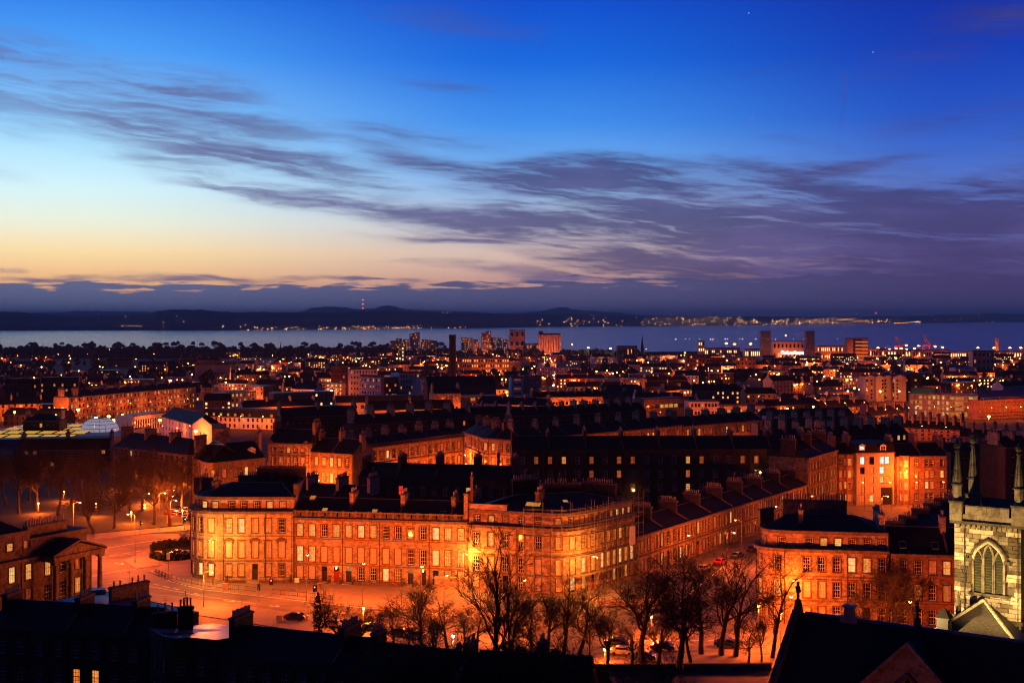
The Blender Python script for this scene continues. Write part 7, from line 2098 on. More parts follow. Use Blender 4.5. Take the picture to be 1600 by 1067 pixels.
# ------------------------------------------------------------------ bare winter trees
def grow(seed, h, spread, trunk_r, levels=5, fork=.28, lean=0.0, twig_r=.022, dens=1.0, up=.25, nlimb=5):
    """returns (limb builder, twig builder) of a leafless tree h metres tall"""
    r = random.Random(seed)
    tb, cb = MB(), MB()
    def branch(p, d, L, rad, lv):
        segs = 4 if lv < 2 else 3
        pts = [p]; dd = d.copy(); rads = [rad]
        q = p.copy()
        for i in range(segs):
            wob = Vector((r.gauss(0, 1), r.gauss(0, 1), r.gauss(0, .6))) * (.10 + .07 * lv)
            dd = (dd + wob + Vector((0, 0, up * .22))).normalized()
            q = q + dd * (L / segs)
            pts.append(q.copy()); rads.append(rad * (1 - .55 * (i + 1) / segs))
        b_ = tb if lv < 3 else cb
        for i in range(segs):
            b_.tube(pts[i], pts[i + 1], rads[i], rads[i + 1], 7 if lv == 0 else (5 if lv < 3 else 3), 0, False)
        if lv >= levels: return
        nch = {0: nlimb, 1: 4, 2: 4, 3: 4, 4: 3}.get(lv, 3)
        nch = max(2, int(nch * dens + r.random()))
        for i in range(nch):
            t = r.uniform(fork + .25, 1.0) if lv == 0 else r.uniform(.25, 1.0)
            k_ = min(segs - 1, int(t * segs)); f = t * segs - k_
            o_ = pts[k_].lerp(pts[k_ + 1], f)
            base = (pts[k_ + 1] - pts[k_]).normalized()
            side = base.cross(Vector((r.gauss(0, 1), r.gauss(0, 1), r.gauss(0, 1)))).normalized()
            ang = r.uniform(.45, 1.0) * spread
            nd = (base * math.cos(ang) + side * math.sin(ang)).normalized()
            branch(o_, nd, L * r.uniform(.5, .8) * (1.0 if lv else .85), max(rads[k_] * r.uniform(.48, .68), twig_r), lv + 1)
        branch(pts[-1], dd, L * .62, rads[-1], lv + 1)
    branch(Vector((0, 0, -.4)), Vector((lean, 0, 1)).normalized(), h * .40, trunk_r, 0)
    mx = max(v[2] for v in cb.v + tb.v); s_ = h / mx
    for b_ in (tb, cb): b_.v = [(x * s_, y * s_, z * s_) for x, y, z in b_.v]
    return tb, cb
TREES = []
for (sd, sp_, ln, dn, nl) in ((3, 1.0, .0, 1.0, 5), (11, .85, .08, 1.0, 4), (23, 1.15, -.06, 1.0, 5), (37, .7, .03, .95, 4), (41, 1.05, .15, .9, 4)):
    tb, cb = grow(sd, 1.0 * 18, sp_, .42, 5, lean=ln, dens=dn, nlimb=nl, twig_r=.02)
    TREES.append((tb.mesh('trunk', ['bark']), cb.mesh('crown', ['twig'])))
for (sd, sp_, ln) in ((53, .55, .05), (61, .8, -.1)):
    tb, cb = grow(sd, 18, sp_, .36, 5, lean=ln, dens=.66, nlimb=7, twig_r=.024, fork=.1)
    TREES.append((tb.mesh('trunk', ['bark']), cb.mesh('crown', ['twig'])))
PARK = []
for (sd, sp_) in ((5, .8), (6, .95), (9, .7)):
    tb, cb = grow(sd, 18, sp_, .4, 5, dens=1.0, nlimb=5, twig_r=.02)
    PARK.append((tb.mesh('trunk', ['bark']), cb.mesh('crown', ['twig'])))
def tree(x, y, z, h, v, label, group, rz=None, wide=1.0, src=None, name='bare_tree'):
    t_, c_ = (src or TREES)[v]
    root = empty(name, (x, y, z), label, 'tree', group, rz if rz is not None else rnd.uniform(0, 6.28))
    s_ = h / 18.0
    for nm, me in (('trunk', t_), ('crown', c_)):
        o = put(nm, me, root); o.scale = (s_ * wide, s_ * wide, s_)
    return root
def gtree(px, py_base, py_top, v, label, group=None, rz=0.0, wide=1.0, z=42.0, src=None):
    Y = (HC - z) * F / (py_base - HY)
    h = Z(py_top, Y) - z
    return tree(X(px, Y), Y, z, h, v, label, group, rz, wide, src)
gS = 'bare trees along the garden wall'
gtree(1003, 1036, 858, 0, 'bare spreading tree nearest the scaffolded house', gS, .4, 1.25)
gtree(1062, 1052, 856, 2, 'bare tree with a thick black trunk in the middle of the garden row', gS, 2.0, 1.25)
gtree(1096, 1022, 850, 1, 'bare tree whose slim trunk leans right in the garden row', gS, 1.0, 1.1)
gtree(1127, 1024, 858, 3, 'bare upright slender tree behind the thickest trunk', gS, 2.6, 1.2)
gtree(1149, 1026, 856, 6, 'bare tree with the thickest straight trunk in the garden row', gS, 4.1, 1.15)
gtree(1080, 1044, 900, 4, 'smaller bare tree leaning between the two middle trunks', gS, 3.0, .9)
gtree(1206, 1028, 850, 6, 'bare twisted tree with open branches left of the church gable', gS, 3.6, .85)
gtree(1190, 1034, 935, 3, 'young thin bare tree in front of the twisted tree', gS, .3, .8)
gtree(1405, 985, 852, 6, 'wide bare tree spreading before the lower terrace beside the tower', None, 5.0, 1.35)
gtree(1432, 985, 856, 0, 'dense dark bare tree against the lower terrace, left of the church tower', None, 2.5, 1.25)
gtree(1376, 992, 868, 2, 'dense low forked bare tree before the right end of the curved corner house', None, .8, 1.3)
gtree(1350, 1000, 915, 1, 'small bare tree behind the church roof ventilator', None, 1.0, 1.4)
gtree(1455, 975, 880, 3, 'bare tree close against the left side of the church tower', None, 2.2, 1.2)
tree(X(772, 176), 176, 47, 26, 5, 'tall bare tree with upright forked trunks before the scaffolded house', None, .9, .95)
tree(X(805, 180), 180, 46, 22, 5, 'second tall bare tree leaning right before the scaffolded house', None, 5.6, .8)
gtree(660, 1010, 905, 0, 'low bare tree with a dense crown before the terrace lanterns', None, 1.2, 1.5)
gtree(700, 1015, 925, 2, 'small bushy bare tree right of the white lamp post', None, 3.3, 1.4)
gtree(880, 1025, 880, 5, 'dark bare tree crowding the scaffolded house front', None, 2.9, 1.2)
gtree(905, 1030, 905, 4, 'small leaning bare tree by the dark hedge end', None, .5, 1.3)
gtree(855, 1020, 900, 0, 'bare tree tangled behind the tall forked trunks', None, 4.4, 1.1)
gtree(497, 1020, 905, 3, 'ivy clad upright tree beside the traffic lights', None, 2.0, .8)
gtree(530, 1018, 925, 1, 'slanting bare tree beside the ivy clad tree', None, 5.9, 1.0)
gtree(590, 1012, 940, 4, 'thin low bare tree behind the parked white car', None, 1.7, 1.3)
gtree(745, 1012, 930, 1, 'thin bare sapling before the right end of the balustraded terrace', None, 3.3, 1.3)
for i, (px, pt, Y, v, wd) in enumerate([(592, 968, 150, 0, 1.2), (640, 978, 148, 2, 1.3), (690, 958, 146, 5, 1.2), (742, 972, 144, 0, 1.3), (845, 950, 146, 1, 1.2), (893, 968, 143, 2, 1.2), (935, 985, 150, 3, 1.3), (1085, 1000, 150, 0, 1.4)]):
    tree(X(px, Y), Y, 44.5, Z(pt, Y) - 44.5, v, f'{["first", "second", "third", "fourth", "fifth", "sixth", "seventh", "eighth"][i]} black bare tree from the left rising from the slope at the bottom', 'black trees of the slope', i * 2.1, wd)
TW_ = ['black', 'crooked', 'tangled', 'squat', 'wispy', 'leaning', 'spindly', 'bushy', 'ragged', 'drooping', 'scrubby', 'thin']
for i, (px, pb, pt, wd) in enumerate([(560, 1016, 948, 1.3), (615, 1014, 935, 1.3), (640, 1018, 948, 1.4), (680, 1020, 955, 1.5), (725, 1018, 940, 1.3), (800, 1026, 915, 1.2), (830, 1022, 930, 1.3), (925, 1034, 925, 1.2), (950, 1046, 940, 1.3), (985, 1050, 960, 1.4), (1030, 1050, 945, 1.3), (1170, 1040, 950, 1.1)]):
    gtree(px, pb, pt, i % 5, f'{TW_[i]} low bare tree standing in the dark growth along the street foot', None, i * 1.3, wd)
# ivy on that tree
yI = (HC - 42) * F / (1020 - HY)
mb = MB(); iv = empty('ivy', (X(497, yI), yI, 42), 'mass of dark ivy climbing the upright tree by the traffic lights', 'ivy')
leaf_clump(mb, 0, 0, -1, 11.5, 1.8, rv, 700, .16); mb.build('leaves', ['dark_foliage'], iv, loc=(0, 0, 0))
# park on the left
pk = [(147, 834, 744), (177, 828, 735), (150, 800, 720), (205, 812, 715), (240, 822, 705), (265, 824, 700), (90, 806, 700), (60, 800, 695), (30, 803, 690), (110, 790, 698), (130, 778, 690), (185, 790, 696), (222, 796, 690), (285, 802, 700), (296, 790, 705),
      (10, 790, 682), (45, 782, 688), (75, 776, 700), (160, 772, 692), (200, 775, 688), (250, 785, 695), (275, 775, 705), (100, 770, 690), (230, 770, 694), (20, 768, 676), (-20, 795, 680), (140, 762, 695), (180, 760, 700), (260, 765, 700), (60, 764, 692)]
PLW = ['front', 'second', 'inner', 'slender', 'tall', 'forked', 'broad', 'dim', 'outer', 'leaning']
lampw = lambda px: 'beside the tall lit pole' if 228 < px < 280 else ('near the leftmost street lamp' if 95 < px <= 165 else ('behind the bright twin lamp' if 165 < px <= 228 else ('by the parked cars' if px >= 280 else 'at the dark left edge')))
cnt = {}
for i, (px, pb, pt) in enumerate(pk):
    Y = 113390 / (pb - 495) if pb > 838.6 else 104200 / (pb - 522.8)
    w_ = lampw(px); k_ = cnt.get(w_, 0); cnt[w_] = k_ + 1
    z = zg(Y); tree(X(px, Y), Y, z, Z(pt, Y) - z, i % 3, f'{PLW[k_]} bare park tree {w_}', 'bare trees of the park', (i * 1.7) % 6.28, 1.0 if i else 1.5, PARK, 'park_tree')
for i, (px, pb, pt) in enumerate([(258, 866, 838), (282, 862, 826)]):
    Y = 113390 / (pb - 495); tree(X(px, Y), Y, 42.1, Z(pt, Y) - 42.1, 1 + i, ['small bare ornamental tree in the hedged corner garden, left', 'small bare ornamental tree in the hedged corner garden, right'][i], 'ornamental trees', 1.0, 1.5)
# hedges and dark shrubbery
def hedge(label, pts, w, h, z=42.0, size=.35, n_=60, mat='hedge', name='hedge', cat='hedge'):
    ctr = pts[len(pts) // 2]; root = empty(name, (ctr[0], ctr[1], z), label, cat)
    mb = MB((ctr[0], ctr[1], z))
    for a, b_ in zip(pts, pts[1:]):
        L = math.hypot(b_[0] - a[0], b_[1] - a[1]); k_ = max(1, int(L / w))
        for i in range(k_):
            t = (i + .5) / k_; x, y = a[0] + (b_[0] - a[0]) * t, a[1] + (b_[1] - a[1]) * t
            leaf_clump(mb, x, y, z - h * .2, h * rv.uniform(1.0, 1.25), w * 1.5, rv, n_, size)
            mb.obox(x, y, L / k_ * .5, w * .3, z, z + h * .75, math.atan2(b_[1] - a[1], b_[0] - a[0]))
    mb.build('leaves', [mat], root); return root
hedge('clipped hedge round the corner garden opposite the curved house', [G(236, 872), G(254, 877), G(275, 876), G(303, 872)], 1.3, 2.0)
hedge('dark hedge along the back of the corner garden', [G(236, 862), G(262, 857), G(303, 853)], 1.3, 2.4)
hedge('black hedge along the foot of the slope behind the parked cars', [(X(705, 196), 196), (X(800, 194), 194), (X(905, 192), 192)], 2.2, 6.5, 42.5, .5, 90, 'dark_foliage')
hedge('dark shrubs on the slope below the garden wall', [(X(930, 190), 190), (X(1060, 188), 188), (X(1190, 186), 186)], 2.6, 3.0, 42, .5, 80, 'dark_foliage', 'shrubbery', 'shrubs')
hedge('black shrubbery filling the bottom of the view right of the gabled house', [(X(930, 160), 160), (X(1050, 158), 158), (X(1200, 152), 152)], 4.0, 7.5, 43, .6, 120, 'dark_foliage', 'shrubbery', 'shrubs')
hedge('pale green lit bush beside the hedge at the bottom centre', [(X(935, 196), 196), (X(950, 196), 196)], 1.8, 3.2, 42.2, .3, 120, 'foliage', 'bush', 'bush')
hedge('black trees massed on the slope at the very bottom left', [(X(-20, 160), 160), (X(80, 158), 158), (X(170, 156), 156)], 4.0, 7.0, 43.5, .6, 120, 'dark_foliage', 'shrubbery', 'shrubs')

ORDN = ['first', 'second', 'third', 'fourth', 'fifth', 'sixth', 'seventh', 'eighth', 'ninth', 'tenth', 'eleventh', 'twelfth', 'thirteenth', 'fourteenth', 'fifteenth', 'sixteenth', 'seventeenth', 'eighteenth', 'nineteenth', 'twentieth'] + [f'number {i}' for i in range(21, 60)]
# ------------------------------------------------------------------ street lamps
SOD = (1.0, .122, .010)
_lm = {}
def lamp_meshes(H, style, far=False, white=False):
    key = (round(H), style, far, white)
    if key in _lm: return _lm[key]
    pb, hb, bb = MB(), MB(), MB()
    bm = ('white_bulb' if white else 'sodium_bulb') + ('_far' if far else '')
    if far == 2 or style == 'mast': bm = 'white_bulb_far' if white else 'sodium_star'
    if style == 'arm':        # column with a bracket arm and a flat lantern
        pb.lathe(0, 0, [(.14, 0), (.14, 1.3), (.085, 1.4), (.06, H - .4)], 8)
        a0 = Vector((0, 0, H - .4))
        for i in range(5):
            t0, t1 = i / 5 * math.pi / 2, (i + 1) / 5 * math.pi / 2
            pb.tube((1.3 * (1 - math.cos(t0)), 0, H - .4 + .5 * math.sin(t0)), (1.3 * (1 - math.cos(t1)), 0, H - .4 + .5 * math.sin(t1)), .05, .045, 6)
        hb.obox(1.65, 0, .42, .16, H + .06, H + .2, 0, 0, .8)
        bb.lathe(1.65, 0, [(.1, H - .16), (.22, H - .08), (.26, H + .055)], 8); c_ = (1.65, 0, H - .05)
    elif style == 'post':     # short post with a lantern on top
        pb.lathe(0, 0, [(.12, 0), (.12, .9), (.06, 1.0), (.05, H - .3)], 8)
        hb.lathe(0, 0, [(.3, H + .2), (.05, H + .38)], 8); hb.lathe(0, 0, [(.08, H - .3), (.14, H - .22)], 8)
        k2 = 3.0 if far == 2 else (1.5 if far else .8)
        bb.lathe(0, 0, [(.14 * k2, H - .1 - .2 * k2), (.28 * k2, H - .02), (.26 * k2, H + .195)], 8); c_ = (0, 0, H - .3 * k2)
    else:                     # tall mast with a ring head
        pb.lathe(0, 0, [(.35, 0), (.15, H)], 8); hb.obox(0, 0, 2.4, .8, H, H + .3, 0)
        bb.obox(0, 0, 2.2, .7, H - 1.3, H - .002, 0); c_ = (0, 0, H - 1.2)
    _lm[key] = (pb.mesh('post', ['galvanised']), hb.mesh('lantern', ['iron']), bb.mesh('bulb', [bm]), c_)
    return _lm[key]
_ld = {}
def lamp(x, y, z, H, power, label, style='arm', rz=0.0, white=False, group=None, far=False, name='street_lamp', col_=None, light=True, size=.28):
    pm, hm, bm, c_ = lamp_meshes(H, style, far, white)
    root = empty(name, (x, y, z), label, 'street lamp', group, rz)
    sc = H / round(H) if False else 1
    put('post', pm, root); h_ = put('lantern', hm, root); put('bulb', bm, h_)
    if light:
        key = (round(power), white, col_)
        if key not in _ld:
            ld = bpy.data.lights.new('lamp_light', 'POINT'); ld.energy = power; ld.color = col_ or ((1.0, .72, .35) if white else SOD); ld.shadow_soft_size = size
            _ld[key] = ld
        lo_ = bpy.data.objects.new('lamp_light', _ld[key]); col.objects.link(lo_); lo_.parent = h_
        lo_.location = (c_[0], c_[1], c_[2] - .5)
    return root
def lampp(px, py, Y, power, label, zb=None, **kw):
    """lamp whose bulb is seen at (px, py), Y metres off"""
    zb = zg(Y) if zb is None else zb
    H = Z(py, Y) - zb; H = max(3.0, round(H))
    st = kw.get('style', 'arm'); rz = kw.get('rz', 0.0)
    off = 1.65 if st == 'arm' else 0
    z = Z(py, Y) - H
    return lamp(X(px, Y) - off * math.cos(rz), Y - off * math.sin(rz), max(z, zb - 2), H, power, label, **kw)
P1 = 21000; PM = 5200
gN = 'street lamps of the junction'
lampp(125, 785, 313, P1 * 1.5, 'leftmost tall sodium street lamp, burning before a big park tree', group=gN)
lampp(200, 803, 294.5, P1 * 1.9, 'sodium street lamp with the brightest star, standing on the traffic island', group=gN, rz=math.pi)
lampp(258, 770, 340, P1 * 1.3, 'tall pale lit lamp pole at the park corner', group=gN)
lampp(233, 771, 395, P1, 'farther street lamp left of the pale lit pole', group=gN)
lampp(275, 782, 372, P1 * 1.1, 'street lamp over the parked cars beside the curved house', group=gN)
lampp(226, 791, 385, P1 * .9, 'low dim lamp behind the pale lit pole', group=gN, style='post')
lampp(303, 831, 283, P1 * .35, 'round lamp fixed at the left side of the curved corner house', group=gN, style='post')
lampp(331, 893, 249.5, P1 * .9, 'short bracket lamp on the pavement edge before the curved house', group=gN)
lamp(-64.6, 270.4, 42.1, 10, P1 * .55, 'tall lamp pole standing close against the bow of the curved house', group=gN, rz=R(-100), col_=(1.0, .27, .04))
lamp(-42.0, 255.5, 42.1, 9, P1 * .8, 'lamp pole on the pavement where curved house and terrace meet', group=gN, rz=R(90))
lamp(-30.0, 251.5, 42.1, 8, P1 * .6, 'added lamp pole brightening the roadway before the left half of the balustraded terrace', group=gN, rz=R(90))  # this lamp and the next are added to brighten the road
lamp(-18.0, 248.5, 42.1, 8, P1 * .6, 'added lamp pole brightening the roadway before the right half of the balustraded terrace', group=gN, rz=R(90))  # also added, for more light on the roadway
lamp(24.0, 88.0, 57.0, 7, 1900, 'street lamp on the upper street before the church', group=gN)
lamp(-10.3, 264.9, 42.1, 8, P1 * .55, 'lamp pole at the right end of the balustraded terrace', group=gN, rz=R(-60), col_=(1.0, .22, .025))
lamp(17.6, 254.5, 42.1, 9, P1 * .75, 'pale lamp pole beside the scaffolded corner', group=gN, rz=R(120), col_=(1.0, .22, .025))
lamp(51.5, 231.0, 42.1, 9, P1 * .4, 'pale lamp pole before the bow of the right corner house', group=gN, rz=R(60))
lampp(568, 950, 231, P1 * .9, 'white lamp post standing alone in the roadway', group=gN, style='post', white=False)
lampp(780, 963, 226, P1 * .55, 'lamp shining through the trunks of the tall forked tree', group=gN, style='post')
lampp(708, 993, 205, 1500, 'pale greenish lamp above the dark hedge', group=gN, style='post', white=True, col_=(.9, 1.0, .45))
lampp(1018, 963, 226, P1 * 1.0, 'lamp glowing among the branches of the garden row', group=gN, style='post')
lampp(1185, 946, 222, P1 * .9, 'lamp post on the corner pavement left of the church gable', group=gN, style='post')
lampp(1220, 957, 218, P1 * .3, 'lamp half hidden between the twisted tree and the church gable', group=gN, style='post')
lampp(945, 1014, 209, P1 * .25, 'orange lamp by the parked cars at the bottom', group=gN, style='post')
lampp(1147, 832, 290, P1 * .75, 'street lamp burning in the middle of the side street', group=gN)
lampp(1387, 775, 352, P1 * 1.3, 'bright star lamp before the entry of the modern flats', group=gN)
lampp(1417, 735, 388, P1 * .6, 'lamp on the face of the red tenement right of the modern flats', group=gN)
lampp(498, 750, 384, P1 * 1.2, 'street lamp burning behind the curved house chimneys', group=gN)
lampp(727, 711, 452, P1 * .6, 'street lamp before the hollow corner of the crescent', group=gN)
for i, (px, py, Y) in enumerate([(150, 786, 362), (205, 800, 350), (285, 797, 350), (100, 768, 400), (60, 786, 372), (190, 750, 430), (280, 748, 440)]):
    lampp(px, py, Y, P1 * .55, ['low path lamp behind the leftmost park trees', 'low path lamp behind the traffic island lamp', 'low path lamp by the first parked cars', 'deep path lamp among the inner park trees', 'path lamp at the dark left of the park', 'farthest path lamp in the middle of the park', 'farthest path lamp behind the curved house'][i], group=gN, style='post')
# more of the same standing along the streets, mostly behind roofs or branches
gB = 'street lamps along the back streets'
def along(p0, p1, k_, power, H=8, label='sodium lamp on a steel post along a lit back street', out=7.0):
    pa = Path([p0, p1])
    for i in range(k_):
        x, y = pa.at(pa.len * (i + .5) / k_, -out)
        lamp(x, y, zg(y) if y < 330 else ground(y), H, power, label, group=gB, rz=pa.ang(0) + math.pi / 2, name='street_lamp')
along(*[(p.x, p.y) for p in PT.p], 4, PM * .3, label='sodium lamp along the side street terrace', out=8)
along((PG1.p[-2].x, PG1.p[-2].y), (PG2b.p[-1].x, PG2b.p[-1].y), 5, PM * .55, label='sodium lamp below the lit tenements of the second street', out=9)
along(*[(p.x, p.y) for p in PG3.p], 5, PM * .8, label='sodium lamp before the lit balustraded terrace')
for a, b_ in zip(PG4.p[1:], PG4.p[2:]): along((a.x, a.y), (b_.x, b_.y), 2, PM * .7, label='sodium lamp along the crescent')
along((X(1070, 488), 488), (X(1190, 518), 518), 2, PM * .7, label='sodium lamp along the crescent')
along((X(1315, 391), 391), (X(1480, 393), 393), 4, PM * .55, label='sodium lamp before the tenements at the head of the street', out=9)
along((X(300, 374), 374), (X(302, 345), 345), 2, PM * .5, label='sodium lamp beside the park')
along((-20, 245), (10, 236), 2, P1 * .5, label='sodium lamp on the far pavement of the front street', out=2)
along((40, 226), (80, 218), 2, P1 * .6, label='sodium lamp before the right corner house', out=2)
for (p0, Y0, p1, Y1, k_, pw) in ((-20, 758, 70, 772, 3, 1), (84, 782, 110, 780, 2, 1.3), (112, 784, 300, 895, 6, .8), (212, 655, 300, 605, 4, .4), (330, 702, 535, 690, 6, 1.2), (520, 1080, 700, 1000, 5, 1), (530, 785, 660, 795, 3, .8), (580, 715, 700, 730, 3, .6),
                               (680, 755, 785, 780, 4, 1), (835, 788, 940, 796, 4, 1.3), (1008, 735, 1190, 735, 4, .6), (1205, 815, 1360, 845, 5, 1.2), (1365, 755, 1420, 785, 3, 1.5), (1390, 635, 1500, 615, 3, .7), (1424, 800, 1528, 778, 4, 1.1), (1530, 775, 1620, 800, 4, 1.5),
                               (745, 1490, 790, 1490, 3, 1.5), (1080, 1640, 1175, 1630, 4, 1.3), (1352, 990, 1440, 990, 2, .35)):
    along((X(p0, Y0), Y0), (X(p1, Y1), Y1), k_, PM * pw, out=5.5, label='sodium lamp on a steel post along a lit back street')
# the star bright lamps out in the town
gF = 'sodium lamps scattered through the far town'
star = [(30, 575), (100, 590), (225, 572), (300, 585), (345, 590), (385, 575), (505, 590), (520, 562), (600, 575), (650, 590), (780, 585), (835, 572), (960, 575), (1080, 590), (1140, 560), (1215, 585), (1260, 570), (1300, 590), (1420, 580), (1450, 590), (1560, 565), (150, 652), (640, 577), (820, 600), (1062, 575), (735, 596), (590, 600), (263, 590), (170, 650), (178, 656), (192, 648), (122, 640), (250, 656), (315, 668), (306, 673), (430, 598), (415, 608), (421, 612), (442, 613), (465, 618), (426, 575), (572, 571), (690, 575), (697, 571), (684, 573), (865, 586), (857, 587), (878, 588), (932, 580), (963, 599), (995, 600),
        (1045, 602), (1104, 605), (1123, 602), (1168, 608), (995, 563), (1013, 566), (1028, 569), (894, 538), (1018, 582), (940, 609), (1335, 606), (1343, 608), (1545, 650), (1590, 581), (1536, 580), (80, 558), (65, 573), (171, 546), (12, 553), (0, 558), (203, 615), (286, 568), (330, 560), (1228, 524), (1142, 578), (1186, 579),
        (1340, 587), (1235, 600), (1400, 560), (1470, 566), (1500, 560), (900, 600), (762, 565), (620, 560), (540, 566), (480, 552), (360, 556), (240, 553), (136, 552), (110, 560), (1010, 545), (1070, 551)]
for i, (px, py) in enumerate(star):
    Y = max(560, min(2900, 88560 / (py - 522.8))) if py > 540 else 2880
    z = Z(py, Y); zb = ground(Y); H = max(6, min(14, round(z - zb)))
    lamp(X(px, Y), Y, z - H, H, PM * (1.8 if Y < 800 else (4.5 if i < 46 else 3.0)), 'sodium lamp on a steel post among the far roofs', style='post', group=gF, far=2)
rq = random.Random(31)
far_pb, far_bb, far_wb = MB(), MB(), MB()      # the small lamps beyond counting, joined
fl_d = []
for pw_ in (1.4, 2.2, 3.4):
    ld = bpy.data.lights.new('lamp_light', 'POINT'); ld.energy = PM * pw_; ld.color = SOD; ld.shadow_soft_size = .3; fl_d.append(ld)
for (px, Y, H, pw_, lab) in ((852, 2815, 9, 11, 'left floodlight at the foot of the orange silo'), (866, 2815, 9, 11, 'right floodlight at the foot of the orange silo'), (806, 2850, 9, 8, 'lamp at the foot of the pale silo'), (636, 2845, 9, 9, 'lamp before the left half of the twin shore towers'), (660, 2845, 9, 9, 'lamp before the right half of the twin shore towers'),
                        (745, 2845, 9, 9, 'lamp before the left half of the stepped shore flats'), (770, 2845, 9, 9, 'lamp before the right half of the stepped shore flats'), (1197, 2475, 9, 2.6, 'lamp at the foot of the left slab tower'), (1262, 2375, 9, 2.2, 'lamp at the foot of the right slab tower'), (1220, 2590, 9, 8, 'lamp before the left half of the shopping centre'),
                        (1243, 2590, 9, 8, 'lamp before the right half of the shopping centre'), (1340, 2425, 9, 12, 'lamp before the banded office block'), (1300, 2535, 9, 14, 'lamp before the long quay sheds'), (1375, 985, 9, 2.5, 'lamp at the foot of the grey tower block, left'), (1405, 985, 9, 2.0, 'lamp at the foot of the grey tower block, right'),
                        (1402, 2975, 9, 14, 'lamp lighting the left harbour crane'), (1450, 2975, 9, 14, 'lamp lighting the right harbour crane'), (1557, 2930, 9, 10, 'lamp lighting the funnel shaped tower')):
    lamp(X(px, Y), Y, max(ground(Y), 3), H, PM * pw_, lab, style='post', far=2, group='floodlights of the shore')
pts_ = [(x, y, True) for x, y in FRONT]
for i in range(620):
    py = 541 + 62 * rq.random() ** 1.5; px = rq.uniform(-10, 1610); Y = max(600, min(2900, 88560 / max(py - 522.8, 30)))
    if px < 480 and rq.random() < .4: continue
    pts_.append((X(px, Y), Y, i % 5 == 0))
for (x, y, li) in pts_:
    z = ground(y) if y < 2900 else 3; H = rq.choice([7, 8, 8, 9])
    far_pb.tube((x, y, z), (x, y, z + H), .1, .07, 5)
    (far_wb if rq.random() < .14 else far_bb).lathe(x, y, [(.3, z + H - .45), (.6, z + H), (.4, z + H + .4)], 6)
    if li:
        lo_ = bpy.data.objects.new('lamp_light', rq.choice(fl_d)); col.objects.link(lo_); lo_.location = (x, y, z + H - .6)
o = far_pb.build('lamp_posts', ['galvanised'], kind='stuff'); o = far_bb.build('street_lights', ['sodium_bulb_far'], kind='stuff'); o = far_wb.build('street_lights', ['white_bulb_far'], kind='stuff')
# harbour and quay masts
gH = 'tall floodlight masts of the harbour'
for (px, py, w_) in [(1382, 544, 1), (1390, 545, 0), (1400, 544, 0), (1408, 544, 0), (1416, 539, 0), (1417, 545, 0), (1429, 544, 0), (1435, 540, 0), (1461, 541, 0), (1328, 543, 0), (1354, 543, 0), (1372, 543, 0), (1473, 542, 0), (1528, 543, 0), (1553, 543, 0), (1578, 543, 0), (1595, 543, 0), (954, 544, 1), (919, 543, 1), (1135, 536, 0), (1148, 537, 0), (1173, 537, 0)]:
    Y = 2860; z = Z(py, Y); H = max(12, round(z - 3))
    lamp(X(px, Y), Y, z - H, H, PM * 9, 'harbour floodlight mast burning beside the water', style='mast', group=gH, far=True, white=bool(w_), name='lamp_mast')
gQ = 'slim quay lamps against the water'
for px in (1056, 1071, 1078, 1093, 1110, 1114, 1133, 1137, 1156, 1160, 1181, 1212, 1240, 1255, 1309):
    Y = 2890; z = Z(530, Y); H = round(z - 3)
    lamp(X(px, Y), Y, z - H, H, 4000, 'slim quay lamp standing against the water', style='post', group=gQ, white=True, name='lamp_mast', light=False)

# ------------------------------------------------------------------ cars and street furniture
def car_meshes(van=False):
    L, W, Hh = (4.3, 1.74, 1.46)
    prof = [(-2.15, .35), (-2.15, .78), (-2.05, .92), (-1.55, .98), (-.95, 1.38), (-.55, 1.46), (.55, 1.45), (1.0, 1.3), (1.55, .98), (2.0, .88), (2.13, .7), (2.13, .35)] if not van else \
           [(-2.15, .35), (-2.15, 1.0), (-2.1, 1.6), (-1.9, 1.78), (1.0, 1.8), (1.35, 1.6), (1.75, 1.05), (2.1, .95), (2.15, .7), (2.15, .35)]
    mb = MB(); n_ = len(prof)
    def ins(z): return W / 2 - max(0, (z - .95)) * .32
    Lf = [mb.p(x, -ins(z), z) for x, z in prof]; Rt = [mb.p(x, ins(z), z) for x, z in prof]
    mb.f.append(Lf[::-1]); mb.mi.append(0); mb.f.append(Rt); mb.mi.append(0)
    for i in range(n_):
        j = (i + 1) % n_; mb.f.append([Lf[i], Lf[j], Rt[j], Rt[i]]); mb.mi.append(0)
    body = mb.mesh('body', ['car_silver'])
    g = MB()
    for s_ in (-1, 1):
        zt = 1.36 if not van else 1.62
        g.face([(-1.3, s_ * (ins(1.02) + .012), 1.02), (1.15, s_ * (ins(1.02) + .012), 1.02), (.75, s_ * (ins(zt) + .012), zt), (-.9, s_ * (ins(zt) + .012), zt)])
    if not van:
        g.face([(-1.53, -.68, 1.01), (-1.53, .68, 1.01), (-.97, .6, 1.39), (-.97, -.6, 1.39)]); g.face([(1.53, -.68, 1.01), (1.53, .68, 1.01), (1.02, .6, 1.31), (1.02, -.6, 1.31)])
    else:
        g.face([(1.72, -.68, 1.12), (1.72, .68, 1.12), (1.38, .58, 1.6), (1.38, -.58, 1.6)])
    glass = g.mesh('glass', ['pane_dark'])
    w = MB(); 
    for i in range(1): w.tube((0, -.11, 0), (0, .11, 0), .32, .32, 12)
    return body, glass, w.mesh('wheel', ['rubber'])
CARS = [car_meshes(), car_meshes(True)]
hl = MB(); hl.obox(0, 0, .04, .16, -.08, .08); HEAD = hl.mesh('headlight', ['car_white']); tl = MB(); tl.obox(0, 0, .04, .14, -.1, .1); TAIL = tl.mesh('tail_light', ['red_door'])
